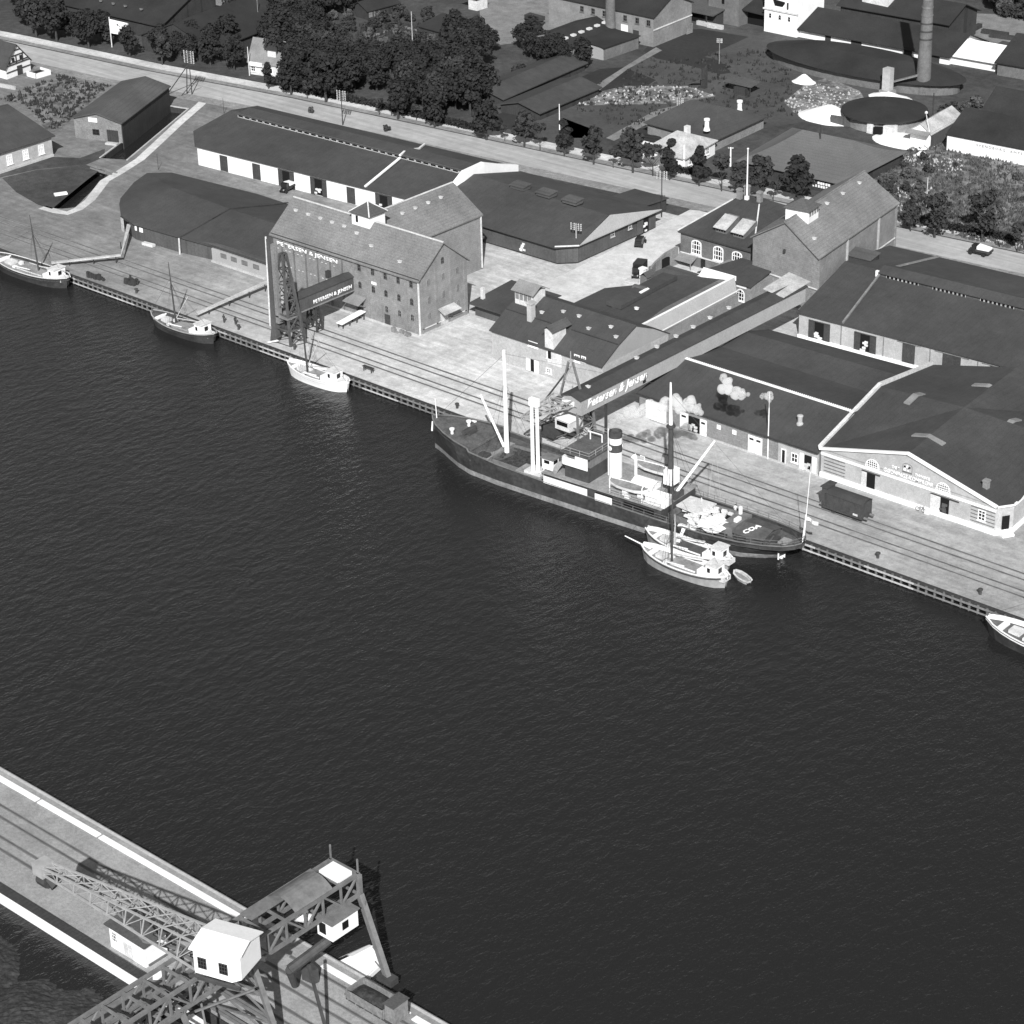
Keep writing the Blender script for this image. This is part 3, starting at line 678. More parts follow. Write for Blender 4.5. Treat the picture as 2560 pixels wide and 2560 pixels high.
MB().bar((-103.75, 19.8, 0), (-103.75, 19.9, 3.3), .22).build('downpipe', 'offwhite', t)
b = MB(); b.box(-95.9, -79.2, 21.2, 21.6, -.05, 2.75); b.build('annex_wall', 'gable_pale', t)
b = MB(); b.box(-96, -81, 20.9, 21.25, 0, .35); b.build('plinth', 'concrete', t)
for x in (-92.5, -89.6, -86.6, -83.4): window(t, (x, 21.2, 1.5), EX, EYN, 1.6, .9, 3, 1, False, 'brick_dark', 'steel_grey', .1, .05, False)
o_ = hit(*T(0, 400, 640, 970, 500), (-121, 20.6, 0), (.25, -1, 0)); doorway(t, (-120.9, 20.75, 0.05), (.955, -.297), (-.297, -.955), 1.4, 2.9, 'timber_pale', False, 1.2)
for x, w_ in ((-116.4, .5), (-114.8, .9)): window(t, (x, 19.75, 2.0), (1, .06), (0, -1), w_, .9, 1, 1, False, 'white_paint', 'white_paint', .1, .05, False)
MB().bar((-113.5, 18.9, .3), (-110.7, 19.2, .3), .9, .5).build('white_trestle', 'offwhite', t)
MB().bar((-79.4, 21.0, 0), (-79.4, 21.0, 2.6), .2).build('post', 'timber_dark', t)

# ---- long white warehouse with the ridge lantern
t = thing('white_warehouse', 'long whitewashed warehouse with dark felt roof and a strip of ridge lights, beside the road', 'warehouse', (-112, 72, 0))
A, B, Cc, D, A2 = (-140.8, 57.6), (-77.0, 62.2), (-78.2, 88.8), (-150.5, 84.0), (-148.4, 63.9)
MB().prism([A, B, Cc, D, A2], -.05, 4.3).build('wall', 'whitewash', t)
za, zr = 4.35, 7.2; r1, r2 = (-146.4, 72.8, zr), (-77.2, 75.6, zr)
b = MB(); ov = lambda p, dx, dy: (p[0] + dx, p[1] + dy, za)
b.slab([ov(A, -.2, -.5), ov(B, 0, -.5), r2, r1], .22); b.slab([ov(Cc, 0, .5), ov(D, -.4, .5), r1, r2], .22); b.slab([ov(A2, -.4, -.3), ov(A, -.2, -.5), r1], .22); b.slab([ov(D, -.4, .5), ov(A2, -.4, -.3), r1], .22)
b.build('roof', 'roof_felt', t)
d_ = Vector((69.2, 2.8, 0)).normalized(); nn = Vector((-d_.y, d_.x, 0)); La, Lb = Vector((-142.5, 72.0, 0)), Vector((-77.6, 74.7, 0))
b = MB(); b.hexa([La + nn * -.9 + Vector((0, 0, 6.6)), Lb + nn * -.9 + Vector((0, 0, 6.6)), Lb + nn * 2.6 + Vector((0, 0, 6.6)), La + nn * 2.6 + Vector((0, 0, 6.6)), La + nn * -.9 + Vector((0, 0, 7.65)), Lb + nn * -.9 + Vector((0, 0, 7.65)), Lb + nn * 2.6 + Vector((0, 0, 7.65)), La + nn * 2.6 + Vector((0, 0, 7.65))])
lan = b.build('lantern', 'timber_grey', t)
b = MB(); b.slab([tuple(La + nn * -1.15 + Vector((0, 0, 7.62))), tuple(Lb + nn * -1.15 + Vector((0, 0, 7.62))), tuple(Lb + nn * 2.9 + Vector((0, 0, 8.0))), tuple(La + nn * 2.9 + Vector((0, 0, 8.0)))], .12); b.build('lantern_roof', 'roof_felt', lan)
for i in range(33):
    p = La.lerp(Lb, (i + .5) / 33) + nn * -.9
    window(t, (p.x, p.y, 6.83), (d_.x, d_.y), (-nn.x, -nn.y), 1.75, .66, 1, 1, False, 'timber_pale', 'glass_dark', .14, .05, False, name='lantern_light')
fw = MB(); a3, b3 = Vector((-93.4, 60.6, 4.65)), Vector((-94.6, 72.2, 7.35)); fw.bar(a3, b3, .45, .3); fw.bar(b3 + Vector((0, 0, .5)), (-96.6, 76.3, 7.6), .45, .3); fw.bar((-96.6, 76.3, 7.5), (-98.6, 82, 5.9), .45, .3); fw.bar((-98.6, 82, 5.9), (-102, 87.2, 4.8), .45, .3); fw.build('fire_wall', 'white_paint', t)
b = MB(); ps = [(-77.2, 62.0), (-76.8, 69.0), (-76.4, 71.5), (-76.6, 77.5), (-77.2, 83), (-77.6, 88.9)]; zt = [5.0, 6.6, 8.6, 8.8, 6.8, 5.0]
for i in range(5): b.hexa([(ps[i][0] - .4, ps[i][1], 3), (ps[i][0] + .5, ps[i][1], 3), (ps[i + 1][0] + .5, ps[i + 1][1], 3), (ps[i + 1][0] - .4, ps[i + 1][1], 3), (ps[i][0] - .4, ps[i][1], zt[i]), (ps[i][0] + .5, ps[i][1], zt[i]), (ps[i + 1][0] + .5, ps[i + 1][1], zt[i + 1]), (ps[i + 1][0] - .4, ps[i + 1][1], zt[i + 1])])
b.build('end_parapet', 'white_paint', t)
wa = Vector((63.8, 4.6)).normalized(); wn_ = (wa.y, -wa.x)
def onwall(s): return (-140.8 + wa.x * s, 57.6 + wa.y * s)
m_ = MB(); wb(m_, (-140.8, 57.6, 0), wa, wn_, -.1, 64, 0, .05, 3.85, 4.0); m_.build('eaves_band', 'offwhite', t)
for tile, x, kind in (('A', 1690, 'd'), ('B', 5, 'd'), ('B', 232, 'o'), ('B', 475, 's'), ('B', 718, 'd'), ('B', 967, 's')):
    X0 = 0 if tile == 'A' else 640; y_ = {1690: 1230, 5: 1300, 232: 1370, 475: 1425, 718: 1480, 967: 1530}[x]
    p = hit(X0 + x * 640 / 1932, y_ * 640 / 1932, (-140.8, 57.6, 0), (wn_[0], wn_[1], 0)); o_ = (p.x, p.y, .1)
    if kind == 'd': door(t, o_, wa, wn_, 2.2, 3.4)
    else: doorway(t, o_, wa, wn_, 2.1, 3.4, 'door_dark', True, 1.15, 'canvas' if kind == 's' else None)

# ---- low dark warehouse with the pale gable
t = thing('felt_warehouse', 'low broad felt roofed warehouse with a pale triangular gable, in the middle of the yard', 'warehouse', (-57, 74, 0))
A, B, Cc, D = (-76, 60.9), (-42.6, 60.6), (-39.6, 63.6), (-39.9, 88.0)
MB().prism([(-76, 61), (-42.8, 60.9), (-39.9, 63.8), (-40.2, 87.8), (-76, 88)], .35, 4.0).build('wall', 'timber_wall', t)
MB().prism([(-75.6, 61.5), (-42.8, 61.4), (-40.4, 63.8), (-40.6, 87.4), (-75.6, 87.4)], -.05, .38).build('footing', 'timber_dark', t)
R_ = (-41.0, 74.2, 6.55); Rl = (-76, 74.2, 7.3)
b = MB(); b.slab([(-76.2, 60.3, 3.85), (-42.4, 60.0, 3.85), (-39.3, 63.4, 3.9), R_, Rl], .2); b.slab([(-39.3, 88.5, 3.9), (-76.2, 88.6, 3.9), Rl, R_], .2); b.build('roof', 'roof_felt', t)
b = MB(); b.slab([(-39.2, 63.5, 4.08), (-39.2, 88.4, 4.08), (-40.6, 74.2, 6.7)], .2); b.build('gable', 'gable_pale', t)
for x in (-63.6, -56.8, -50.1):
    b = MB(); b.box(x - 1.7, x + 1.7, 73.2, 75.4, 7.0, 7.75); b.slab([(x - 1.9, 73, 7.75), (x + 1.9, 73, 7.75), (x + 1.9, 75.6, 8.0), (x - 1.9, 75.6, 8.0)], .14); b.build('roof_ventilator', 'roof_slate', t)
doorway(t, (-62.0, 61, .5), EX, EYN, 1.7, 2.8, 'timber_wall', False, 1.7, 'canvas'); doorway(t, (-51.2, 61, .5), EX, EYN, 1.8, 2.8, 'timber_wall', False, 1.8, 'canvas'); doorway(t, (-70.5, 61, .5), EX, EYN, 1.9, 2.9, 'offwhite', True, 1, 'canvas')
for y in (84.3,): doorway(t, (-39.95, y, .5), EY, EX, 1.8, 2.9, 'timber_wall', False, 1.8, 'canvas')
for y in (74.2, 79.5): window(t, (-40, y, 2.4), EY, EX, 1.1, 1.1, 2, 2, False, 'timber_pale', 'glass_dark', .12, .06)
MB().bar((-42.6, 60.2, 3.98), (-39.2, 63.4, 4.02), .25, .2).build('gutter', 'offwhite', t)
t = thing('lean_to', 'small felt roofed lean-to shed behind the pale gabled warehouse', 'shed', (-49, 92, 0))
MB().box(-53, -44.8, 88.6, 97.0, -.05, 2.6).build('wall', 'timber_dark', t); MB().slab([(-53.3, 88.4, 3.3), (-44.4, 88.4, 3.3), (-44.4, 97.4, 2.7), (-53.3, 97.4, 2.7)], .15).build('roof', 'roof_felt', t)
# ---- old packing house with mansard roof
t = thing('mansard_house', 'old brick packing house with a dark mansard roof, brick chimney and pale hoist dormer', 'packing house', (-9, 28, 0))
x0, x1, y0, y1 = -22.8, 2.2, 20.5, 38.0
MB().box(x0, x1, y0, y1, -.05, 5.4).build('wall', 'brick_pale', t)
sec = [(y0 - .4, 5.4), (24.6, 7.95), (29.25, 9.9), (33.9, 7.95), (y1 + .4, 5.4)]
b = MB()
for (ya, za_), (yb, zb_) in zip(sec, sec[1:]): b.slab([(x0 - .2, ya, za_), (x1 + .1, ya, za_), (x1 + .1, yb, zb_), (x0 - .2, yb, zb_)], .22)
b.build('roof', 'roof_felt', t)
for xx in (x0 + .02, x1 - .02):
    b = MB(); i = b.pts([(xx, y, z - .1) for y, z in sec] + [(xx - .25 if xx > 0 else xx + .25, y, z - .1) for y, z in sec]); b.f += [(i, i + 1, i + 2, i + 3, i + 4), (i + 9, i + 8, i + 7, i + 6, i + 5)]; b.build('gable', 'gable_pale', t)
MB().bar((x0, 24.45, 7.98), (-8.6, 24.45, 7.98), .14, .14).build('roof_break', 'timber_dark', t); MB().bar((-8.0, 24.45, 8.0), (x1, 24.45, 8.0), .14, .14).build('roof_break', 'timber_dark', t)
b = MB(); b.box(-22.3, -18.3, 26.2, 29.6, 8.6, 11.3); cu = b.build('lantern_room', 'offwhite', t)
gable_roof(MB(), (-22.5, 25.9), (-17.9, 25.9), (-17.9, 29.9), (-22.5, 29.9), 11.35, 12.5, .25, .12).build('lantern_roof', 'roof_grey', cu)
b = MB(); [b.box(-22.1 + .95 * i, -21.4 + .95 * i, 26.1, 26.21, 9.6, 10.8) for i in range(4)]; b.build('lantern_panes', 'timber_grey', cu)
b = MB(); b.box(-17.3, -16.3, 23.6, 24.7, 6.5, 11.0); b.box(-17.45, -16.15, 23.45, 24.85, 10.6, 10.85); b.build('chimney', 'brick_pale', t)
b = MB(); b.box(-10.4, -8.5, 20.3, 23.6, 5.3, 8.9); hd = b.build('hoist_dormer', 'offwhite', t)
gable_roof(MB(), (-10.6, 19.9), (-10.6, 24.6), (-8.3, 24.6), (-8.3, 19.9), 8.95, 9.8, .15, .12).build('dormer_roof', 'roof_slate', hd)
MB().box(-9.7, -9.1, 20.2, 20.32, 3.7, 5.3).build('loading_hatch', 'opening', t)
wpt = lambda x, y: hit(1240 + x * 400 / 1932, 660 + y * 400 / 1932, (0, y0, 0), (0, 1, 0))
for (x, y, w, h, c, r) in ((450, 1000, 2.1, .95, 3, 1), (640, 1140, .9, 1.2, 2, 2), (760, 1140, .9, 1.2, 2, 2), (640, 1320, 1.2, 1.0, 2, 2), (1060, 1180, 1.0, 1.0, 2, 2), (980, 1180, 1.2, 1.3, 2, 2)):
    p = wpt(x, y); window(t, (p.x, y0, p.z), EX, EYN, w, h, c, r, False, 'white_paint', 'brick_dark' if c == 2 else 'glass_dark', .18, .08)
p = wpt(445, 1300); doorway(t, (p.x, y0, .1), EX, EYN, .9, 2.2, 'white_paint', True, .9, None, None)
p = wpt(710, 1200); MB().box(p.x - 1.6, p.x + 1.5, y0 - .04, y0 + .02, 2.6, 5.2).build('whitewashed_patch', 'offwhite', t)
vents(t, [hit(1240 + x * 400 / 1932, 660 + y * 400 / 1932, (0, 24.6, 7.95), (0, -1.95, 4.65)) for x, y in ((555, 590), (815, 580), (1005, 635), (1390, 765), (1120, 785), (1450, 885))], 'offwhite')
b = MB(); b.box(-3.4, -1.3, 22.0, 23.0, 6.0, 6.75); b.build('dormer', 'roof_slate', t)
# ---- yard shed with the pale firewall
t = thing('yard_shed', 'flat dark yard shed behind the mansard roof, with a long pale parapet wall', 'shed', (-10, 48, 0))
PL = [(-20.0, 38.2), (-2.6, 37.0), (-3.4, 64.2), (-9.8, 61.7), (-15.4, 54.5), (-20.2, 48.3)]
MB().prism(PL, -.05, [4.4, 5.6, 5.6, 5.2, 4.6, 4.4]).build('wall', 'brick_dark', t)
b = MB(); b.slab([(-20.4, 38.1, 4.8), (-11.6, 37.7, 6.1), (-12.6, 58.6, 6.1), (-15.5, 55.0, 4.9), (-20.6, 48.4, 4.8)], .2); b.slab([(-11.6, 37.7, 6.1), (-2.7, 37.0, 5.4), (-3.6, 64.4, 5.4), (-9.9, 62, 5.5), (-12.6, 58.6, 6.1)], .2); b.build('roof', 'roof_felt', t)
b = MB(); b.slab([(-13.2, 40, 6.8), (-9.9, 40, 6.8), (-10.9, 57.2, 6.8), (-14.0, 57.0, 6.8)], .7); b.build('roof_monitor', 'roof_felt_long', t)
b = MB(); b.tube((-14.1, 48.8, 6.3), (-11.3, 49.0, 6.3), .8, .8, 12); b.build('barrel_skylight', 'roof_slate', t); MB().slab([(-11.2, 46.6, 7.0), (-10.7, 46.6, 6.9), (-10.9, 49.2, 6.9), (-11.4, 49.2, 7.0)], .12).build('skylight', 'white_paint', t)
b = MB(); b.slab([(-2.6, 36.6, 6.15), (-.1, 38.4, 4.9), (-.9, 61.6, 4.9), (-3.5, 64.4, 6.15)], .25); b.build('pale_slope', 'gable_pale', t)
MB().bar((-2.6, 36.6, 6.25), (-3.5, 64.5, 6.25), .3, .2).build('parapet_cap', 'white_paint', t); MB().bar((-.1, 38.4, 4.95), (-.9, 61.6, 4.95), .18, .12).build('gutter', 'white_paint', t)
MB().box(-2.5, -.4, 37.0, 61.5, 0, 4.6).build('side_wall', 'brick', t)
b = MB(); b.slab([(-9.8, 61.8, 5.4), (-3.3, 64.6, 6.3), (-10.6, 64.5, 6.3)], .9); b.build('white_firewall', 'white_paint', t)
vents(t, [hit(1460 + x * 400 / 1932, 600 + y * 400 / 1932, (-8, 45, 6.2), (0, 0, 1)) for x, y in ((308, 922), (636, 832))], 'white_paint')
# ---- connecting building with the arched window
t = thing('connecting_house', 'small dark roofed brick house with one arched window between office and tall brick warehouse', 'outbuilding', (-6, 70, 0))
MB().box(-12, -.6, 65.6, 74, -.05, 4.6).build('wall', 'brick', t)
b = MB(); b.slab([(-12.6, 65.2, 4.7), (-.4, 65.2, 4.7), (-1.2, 73.6, 5.6), (-9.0, 74, 5.6)], .2); b.build('roof', 'roof_felt', t)
window(t, (-3.0, 65.6, 1.3), EX, EYN, 1.9, 2.3, 3, 3, True, 'white_paint', 'glass_dark', .2, .1); MB().box(-3.9, -1.7, 65.5, 65.6, 3.9, 4.4).build('fascia', 'white_paint', t)
# ---- office building with arched windows, hipped roof, dormers and flagpole
t = thing('office_building', 'brick office with white arched windows, hipped dark roof and two pale dormers', 'office', (-17.5, 85, 0))
x0, x1, y0, y1 = -25.3, -8.5, 76.6, 99.0
MB().box(x0, x1, y0, y1, -.05, 6.3).build('wall', 'brick_dark', t)
b = MB(); e0, ze, zt_ = .45, 6.35, 10.3; rA, rB, rC, rD = (-21.4, 87.6, zt_), (-15.8, 88.4, zt_), (-16.2, 91.5, zt_), (-21.4, 91.5, zt_)
cA, cB, cC, cD = (x0 - e0, y0 - e0, ze), (x1 + e0, y0 - e0, ze), (x1 + e0, y1 + e0, ze), (x0 - e0, y1 + e0, ze)
for q in ([cA, cB, rB, rA], [cB, cC, rC, rB], [cC, cD, rD, rC], [cD, cA, rA, rD], [rA, rB, rC, rD]): b.slab(q, .2)
b.build('roof', 'roof_felt', t)
MB().bar(cA, rA, .25, .25).build('hip_cap', 'offwhite', t); MB().bar(cB, rB, .25, .25).build('hip_cap', 'offwhite', t)
MB().box(x0 - .35, x1 + .3, y0 - .42, y0 - .3, 6.0, 6.25).build('gutter', 'timber_dark', t); MB().box(x0, x1, y0 - .1, y0 + .02, 2.0, 2.25).build('string_course', 'offwhite', t)
for x in (-21.5, -16.35, -12.0): window(t, (x, y0, 2.45), EX, EYN, 2.35, 2.9, 4, 3, True, 'white_paint', 'glass_dark', .22, .14, True, rise=.7)
for xa in (-18.6, -14.5):
    b = MB(); b.prism([(xa, 78.6), (xa + 2.5, 78.6), (xa + 2.5, 82.6), (xa, 82.6)], 7.0, [8.15, 8.15, 9.6, 9.6]); d = b.build('dormer', 'brick_dark', t)
    b = MB(); b.slab([(xa - .25, 78.1, 8.2), (xa + 2.75, 78.1, 8.2), (xa + 2.75, 81.8, 9.75), (xa - .25, 81.8, 9.75)], .14); b.build('dormer_roof', 'roof_pale', d)
    b = MB(); [b.box(xa + .15 + .58 * i, xa + .55 + .58 * i, 78.53, 78.6, 7.45, 8.0) for i in range(4)]; b.build('dormer_panes', 'glass_dark', d)
b = MB(); b.slab([(-25.2, y0, 2.1), (-21.2, y0, 2.1), (-21.0, y0 - 2.3, 1.4), (-25.4, y0 - 2.3, 1.4)], .12); b.bar((-25.2, y0 - 2.2, 0), (-25.2, y0 - 2.2, 1.4), .14); b.bar((-21.2, y0 - 2.2, 0), (-21.2, y0 - 2.2, 1.4), .14); b.build('porch', 'roof_grey', t)
door(t, (-19.9, y0, .1), EX, EYN, 1.0, 1.9, 'glass_dark')
for x, y in ((-20.6, 88.6), (-16.6, 89.6), (-20.6, 91)): 
    b = MB(); b.box(x - .45, x + .45, y - .4, y + .4, 9.9, 12.4); b.box(x - .55, x + .55, y - .5, y + .5, 12.0, 12.25); b.build('chimney', 'brick', t)
b = MB(); b.box(-19.6, -18.9, 88.8, 89.4, 10.2, 11.0); b.tube((-19.25, 89.1, 10.9), (-19.25, 89.1, 20.2), .17, .09, 8); b.lathe((-19.25, 89.1, 20.2), [(.02, 0), (.2, .1), (.2, .25), (.02, .36)], 8); b.build('flagpole', 'white_paint', t)
# ---- tall brick warehouse with its ridge inland
t, w_, r_ = building('tall_brick_warehouse', 'tall brick warehouse with gable to the harbour and a white cupola near its front', 'warehouse', (9.6, 71.4), (5.0, 103.4), (-9.6, 102.0), (-5.6, 72.6), 11.2, 15.8, 'brick', 'roof_tile', .45)
for a_, b_ in (((9.75, 71.3), (6.8, 91)), ): MB().bar((9.9, 71.3, 4.2), (5.2, 103.4, 4.2), .16, .22).build('string_course', 'offwhite', t)
MB().bar((-5.7, 72.5, 4.9), (9.7, 71.2, 4.9), .16, .22).build('string_course', 'offwhite', t)
u_ = Vector((-4.6, 32.0)).normalized()
for s in (0.2, 11.5, 24.5, 32.0):
    p = Vector((9.72, 71.4)) + u_ * s; MB().bar((p.x, p.y, 0), (p.x, p.y, 10.9), .4, .3).build('pilaster', 'brick_pale' if 1 < s < 30 else 'brick', t)
p = Vector((9.62, 71.4)) + u_ * 12.2
lettering(t, 'PETERSEN & JENSEN', (p.x + .05, p.y, 2.9), (u_.x, u_.y, 0), (0, 0, 1), (u_.y, -u_.x, 0), 11.6, 1.0, ext=.08, bold=.03)
ur = Vector((-4.6, 32.0)).normalized(); nrm = Vector((4.6 / 7.6 * u_.y, -4.6 / 7.6 * u_.x, 1.0)) 
vents(t, [hit(1920 + x * 640 / 1932, 440 + y * 640 / 1932, (2.0, 72, 15.9), nrm) for x, y in ((690, 55), (565, 135), (445, 210), (350, 475))], 'offwhite')
b = MB(); cc_ = Vector((1.2, 78.0)); Mq = Matrix.Translation((cc_.x, cc_.y, 0)) @ Matrix.Rotation(math.atan2(u_.y, u_.x) - PI / 2, 4, 'Z'); b.fr = Mq; b.box(-2.3, 2.3, -2.0, 2.0, 13.5, 16.9); cu = b.build('cupola', 'whitewash', t)
b = MB(Mq); q = [(-2.7, -2.4, 16.85), (2.7, -2.4, 16.85), (2.7, 2.4, 16.85), (-2.7, 2.4, 16.85)]
for i in range(4): b.slab([q[i], q[(i + 1) % 4], (0, 0, 18.4)], .12)
b.build('cupola_roof', 'roof_slate', cu); b = MB(Mq); [b.box(2.28, 2.36, -1.6 + i * .95, -1.0 + i * .95, 15.6, 16.5) for i in range(4)]; b.build('louvres', 'timber_grey', cu)
b = MB(); b.bar((2.1, 71.6, 10), (2.1, 71.6, 10.6), .35, .35); b.build('hoist_beam', 'timber_dark', t)
cap(t, (2.0, 71.6, 15.85), (-2.3, 103.2, 15.85), 'timber_grey', .25)
# ---- long brick warehouse at the right edge
t = thing('brick_warehouse', 'long pale brick warehouse with dark sliding doors and glazed ridge lantern, right edge', 'warehouse', (40, 80, 0))
fa = Vector((56.0, 3.3)).normalized(); fnn = (fa.y, -fa.x); A_ = Vector((13.1, 61.1)); B_ = A_ + fa * 92; D_ = Vector((7.9, 97.4)); C_ = D_ + fa * 92
gable_walls(MB(), A_, B_, C_, D_, 4.8, 7.9, -.05).build('wall', 'brick_pale', t)
gable_roof(MB(), A_, B_, C_, D_, 4.85, 7.9, .4).build('roof', 'roof_felt', t)
md = (A_ + D_) / 2 + fa * 8.0; m2_ = (A_ + D_) / 2 + fa * 92; nf = Vector((-fa.y, fa.x))
def quad3(p, q, o0, o1, z): return [(*(p + nf * o0), z), (*(q + nf * o0), z), (*(q + nf * o1), z), (*(p + nf * o1), z)]
b = MB(); b.hexa(quad3(md, m2_, -1.9, 1.9, 6.9) + quad3(md, m2_, -1.9, 1.9, 8.35)); la = b.build('lantern', 'timber_wall', t)
b = MB(); P1, P2 = md - fa * .4, m2_; b.slab([(*(P1 - nf * 2.3), 8.35), (*(P2 - nf * 2.3), 8.35), (*P2, 9.05), (*P1, 9.05)], .14); b.slab([(*P1, 9.05), (*P2, 9.05), (*(P2 + nf * 2.3), 8.35), (*(P1 + nf * 2.3), 8.35)], .14); b.build('lantern_roof', 'roof_felt', la)
for blk in range(5):
    for i in range(8):
        p = md + fa * (1.6 + blk * 9.3 + i * .82) - nf * 1.9
        if p.x < 62: window(t, (p.x, p.y, 7.2), fa, (-nf.x, -nf.y), .74, .95, 1, 1, False, 'timber_pale', 'glass_dark', .09, .05, False, name='lantern_light')
for s in (9.0, 29.5):
    p = A_ + fa * s; q = (A_ + D_) / 2 + fa * (s - 1.0) ; MB().bar((p.x, p.y - .3, 5.0), (q.x, q.y - 2, 7.95), .35, .3).build('fire_wall', 'timber_grey', t) if s < 20 else None
    q2 = D_ + fa * (s + 1); MB().bar((q.x, q.y + 2.2, 7.95), (q2.x, q2.y, 5.0), .35, .3).build('fire_wall', 'timber_grey', t) if s < 20 else None
MB().bar((md.x - .4, md.y - 2.1, 6.9), (md.x - .4, md.y - 2.1, 8.6), .5, .5).build('lantern_post', 'white_paint', t)
for s, k in ((4.2, 'o'), (13.4, 'o'), (21.9, 'd'), (30.1, 'D'), (39, 'D')):
    p = A_ + fa * s; o_ = (p.x, p.y, .6)
    if k == 'o': doorway(t, o_, fa, fnn, 1.9, 3.1, 'door_dark', True, 1.2, 'canvas')
    else: door(t, o_, fa, fnn, 2.4 if k == 'd' else 3.4, 3.5, 'door_dark', lintel='timber_grey')
b = MB(); wb(b, (A_.x, A_.y, 0), fa, fnn, -.1, 92, 0, .25, 0, .6); b.build('plinth', 'white_paint', t)
for s in (8.6, 17.0, 26, 35): 
    p = A_ + fa * s; b = MB(); wb(b, (p.x, p.y, 0), fa, fnn, -.06, .06, 0, .12, .6, 4.6); b.build('downpipe', 'timber_grey', t)
for nm, x0_, y0_, L_, W_, z0_, h_ in (('elevator_house', 7.4, 83.0, 5.4, 3.2, 4.6, 2.9), ('elevator_house', 8.4, 80.0, 2.6, 2.2, 4.6, 1.5)):
    Mr = Matrix.Translation((x0_, y0_, 0)) @ Matrix.Rotation(math.atan2(fa.y, fa.x), 4, 'Z'); eh = MB(Mr).box(0, L_, 0, W_, z0_, z0_ + h_).build(nm, 'timber_dark', t)
    MB(Mr).slab([(-.2, -.2, z0_ + h_ + .05), (L_ + .2, -.2, z0_ + h_ + .05), (L_ + .2, W_ + .2, z0_ + h_ + .5), (-.2, W_ + .2, z0_ + h_ + .5)], .14).build('house_roof', 'roof_slate', eh)
    if h_ > 2: MB(Mr).box(1.3, 3.6, -.06, 0, z0_ + .6, z0_ + 1.15).build('name_board', 'offwhite', eh); MB(Mr).box(L_, L_ + .05, .8, 1.9, z0_ + .5, z0_ + 1.5).build('window', 'offwhite', eh)
# ---- fertiliser warehouse with the white gable trim
t = thing('fertiliser_warehouse', 'broad brick warehouse with white trimmed gable, arched gratings and raised company name', 'warehouse', (63, 37, 0))
sk = lambda x, y: (x - .105 * (y - 18.7), y)
y0, y1, xa, xb = 18.7, 56.0, 47.5, 80.4; za, zr = 4.65, 8.6; xm, ym = 63.1, 37.3
Pc = [sk(xa, y0), (78.6, y0), sk(xb, 21.2), sk(xb, y1), sk(xa, y1)]
MB().prism(Pc, -.05, za).build('wall', 'brick_pale', t)
i_ = MB(); wpoly(i_, (0, y0, 0), EX, EYN, [(xa, za - .05), (78.6, za - .05), (xm, zr - .05)], -.3, 0); i_.build('gable', 'brick_pale', t)
cen = (*sk(xm, ym), zr + .35); fA = (xm, y0 - .25, zr); bA = (*sk(xm, y1 + .3), zr); lA = (*sk(xa, ym), zr - .45); rA = (*sk(xb + .3, ym), zr - .2)
cFL, cFR, cFR2, cBR, cBL = (xa - .1, y0 - .3, za + .1), (78.75, y0 - .3, za + .1), (*sk(xb + .35, 21.0), za + .1), (*sk(xb + .35, y1 + .3), za + .1), (*sk(xa, y1 + .3), za + .1)
b = MB()
for q in ([cFL, fA, cen], [cFL, cen, lA], [fA, cFR, cen], [cFR, cFR2, cen], [cFR2, rA, cen], [rA, cBR, cen], [cBR, bA, cen], [bA, cBL, cen], [cBL, lA, cen]): b.slab(q, .2)
b.build('roof', 'roof_felt', t)
b = MB(); b.bar((xa, y0 - .1, 0.02), (78.7, y0 - .1, .02), .35, 1.5); b.bar((78.7, y0 - .1, .02), (*sk(xb + .1, 21.1), .02), .35, 1.5); b.bar((*sk(xb + .1, 21.1), .02), (*sk(xb + .1, y1), .02), .35, 1.5); b.build('plinth', 'white_paint', t)
b = MB(); wb(b, (0, y0, 0), EX, EYN, xa, 78.6, 0, .14, 3.72, 4.12); b.build('cornice_band', 'white_paint', t)
b = MB(); b.bar((xa - .2, y0 - .15, za + .05), (xm, y0 - .15, zr + .08), .5, .35); b.bar((xm, y0 - .15, zr + .08), (78.8, y0 - .15, za + .05), .5, .35); b.bar((78.8, y0 - .1, za), (*sk(xb + .2, 21), za), .3, .25); b.bar((*sk(xb + .25, 21), za + .1), (*sk(xb + .25, y1), za + .1), .35, .3); b.build('verge_board', 'white_paint', t)
b = MB(); b.bar((xa - .2, y0 - .2, za + .25), (*lA[:2], zr - .2), .55, .6); b.bar((*lA[:2], zr - .2), (*sk(xa - .2, y1 + .3), za + .25), .55, .6); b.build('fire_wall', 'offwhite', t)
for x in (48.1, 74.4):
    b = MB(); 
    for k in range(5): wb(b, (0, y0, 0), EX, EYN, x, x + (3.9 if x < 60 else 4.1), 0, .06, 1.1 + .58 * k, 1.22 + .58 * k)
    b.build('brick_banding', 'brick_dark', t)['kind'] = 'stuff'
for x in (56.9, 69.45): window(t, (x, y0, 4.2), EX, EYN, 2.5, 1.5, 7, 4, True, 'white_paint', 'glass_dark', .14, .1, False, name='lunette', rise=1.25)
doorway(t, (56.75, y0, .75), EX, EYN, 1.5, 2.5, 'offwhite', False, .9); doorway(t, (69.9, y0, .75), EX, EYN, 1.5, 2.5, 'offwhite', False, 1.7, 'tarpaulin')
window(t, (76.3, y0, 1.6), EX, EYN, 1.3, 1.75, 2, 3, False, 'white_paint', 'glass_dark', .16, .1)
b = MB(); wb(b, (79.6, 19.95, 0), Vector((1.45, 2.4)).normalized(), Vector((2.4, -1.45)).normalized(), -.6, .6, 0, .06, .7, 3.0); b.build('doorway', 'opening', t)
b = MB(); wb(b, (79.6, 19.95, 0), Vector((1.45, 2.4)).normalized(), Vector((2.4, -1.45)).normalized(), -.95, .95, 0.05, 1.2, 0, .35); b.build('door_step', 'white_paint', t)
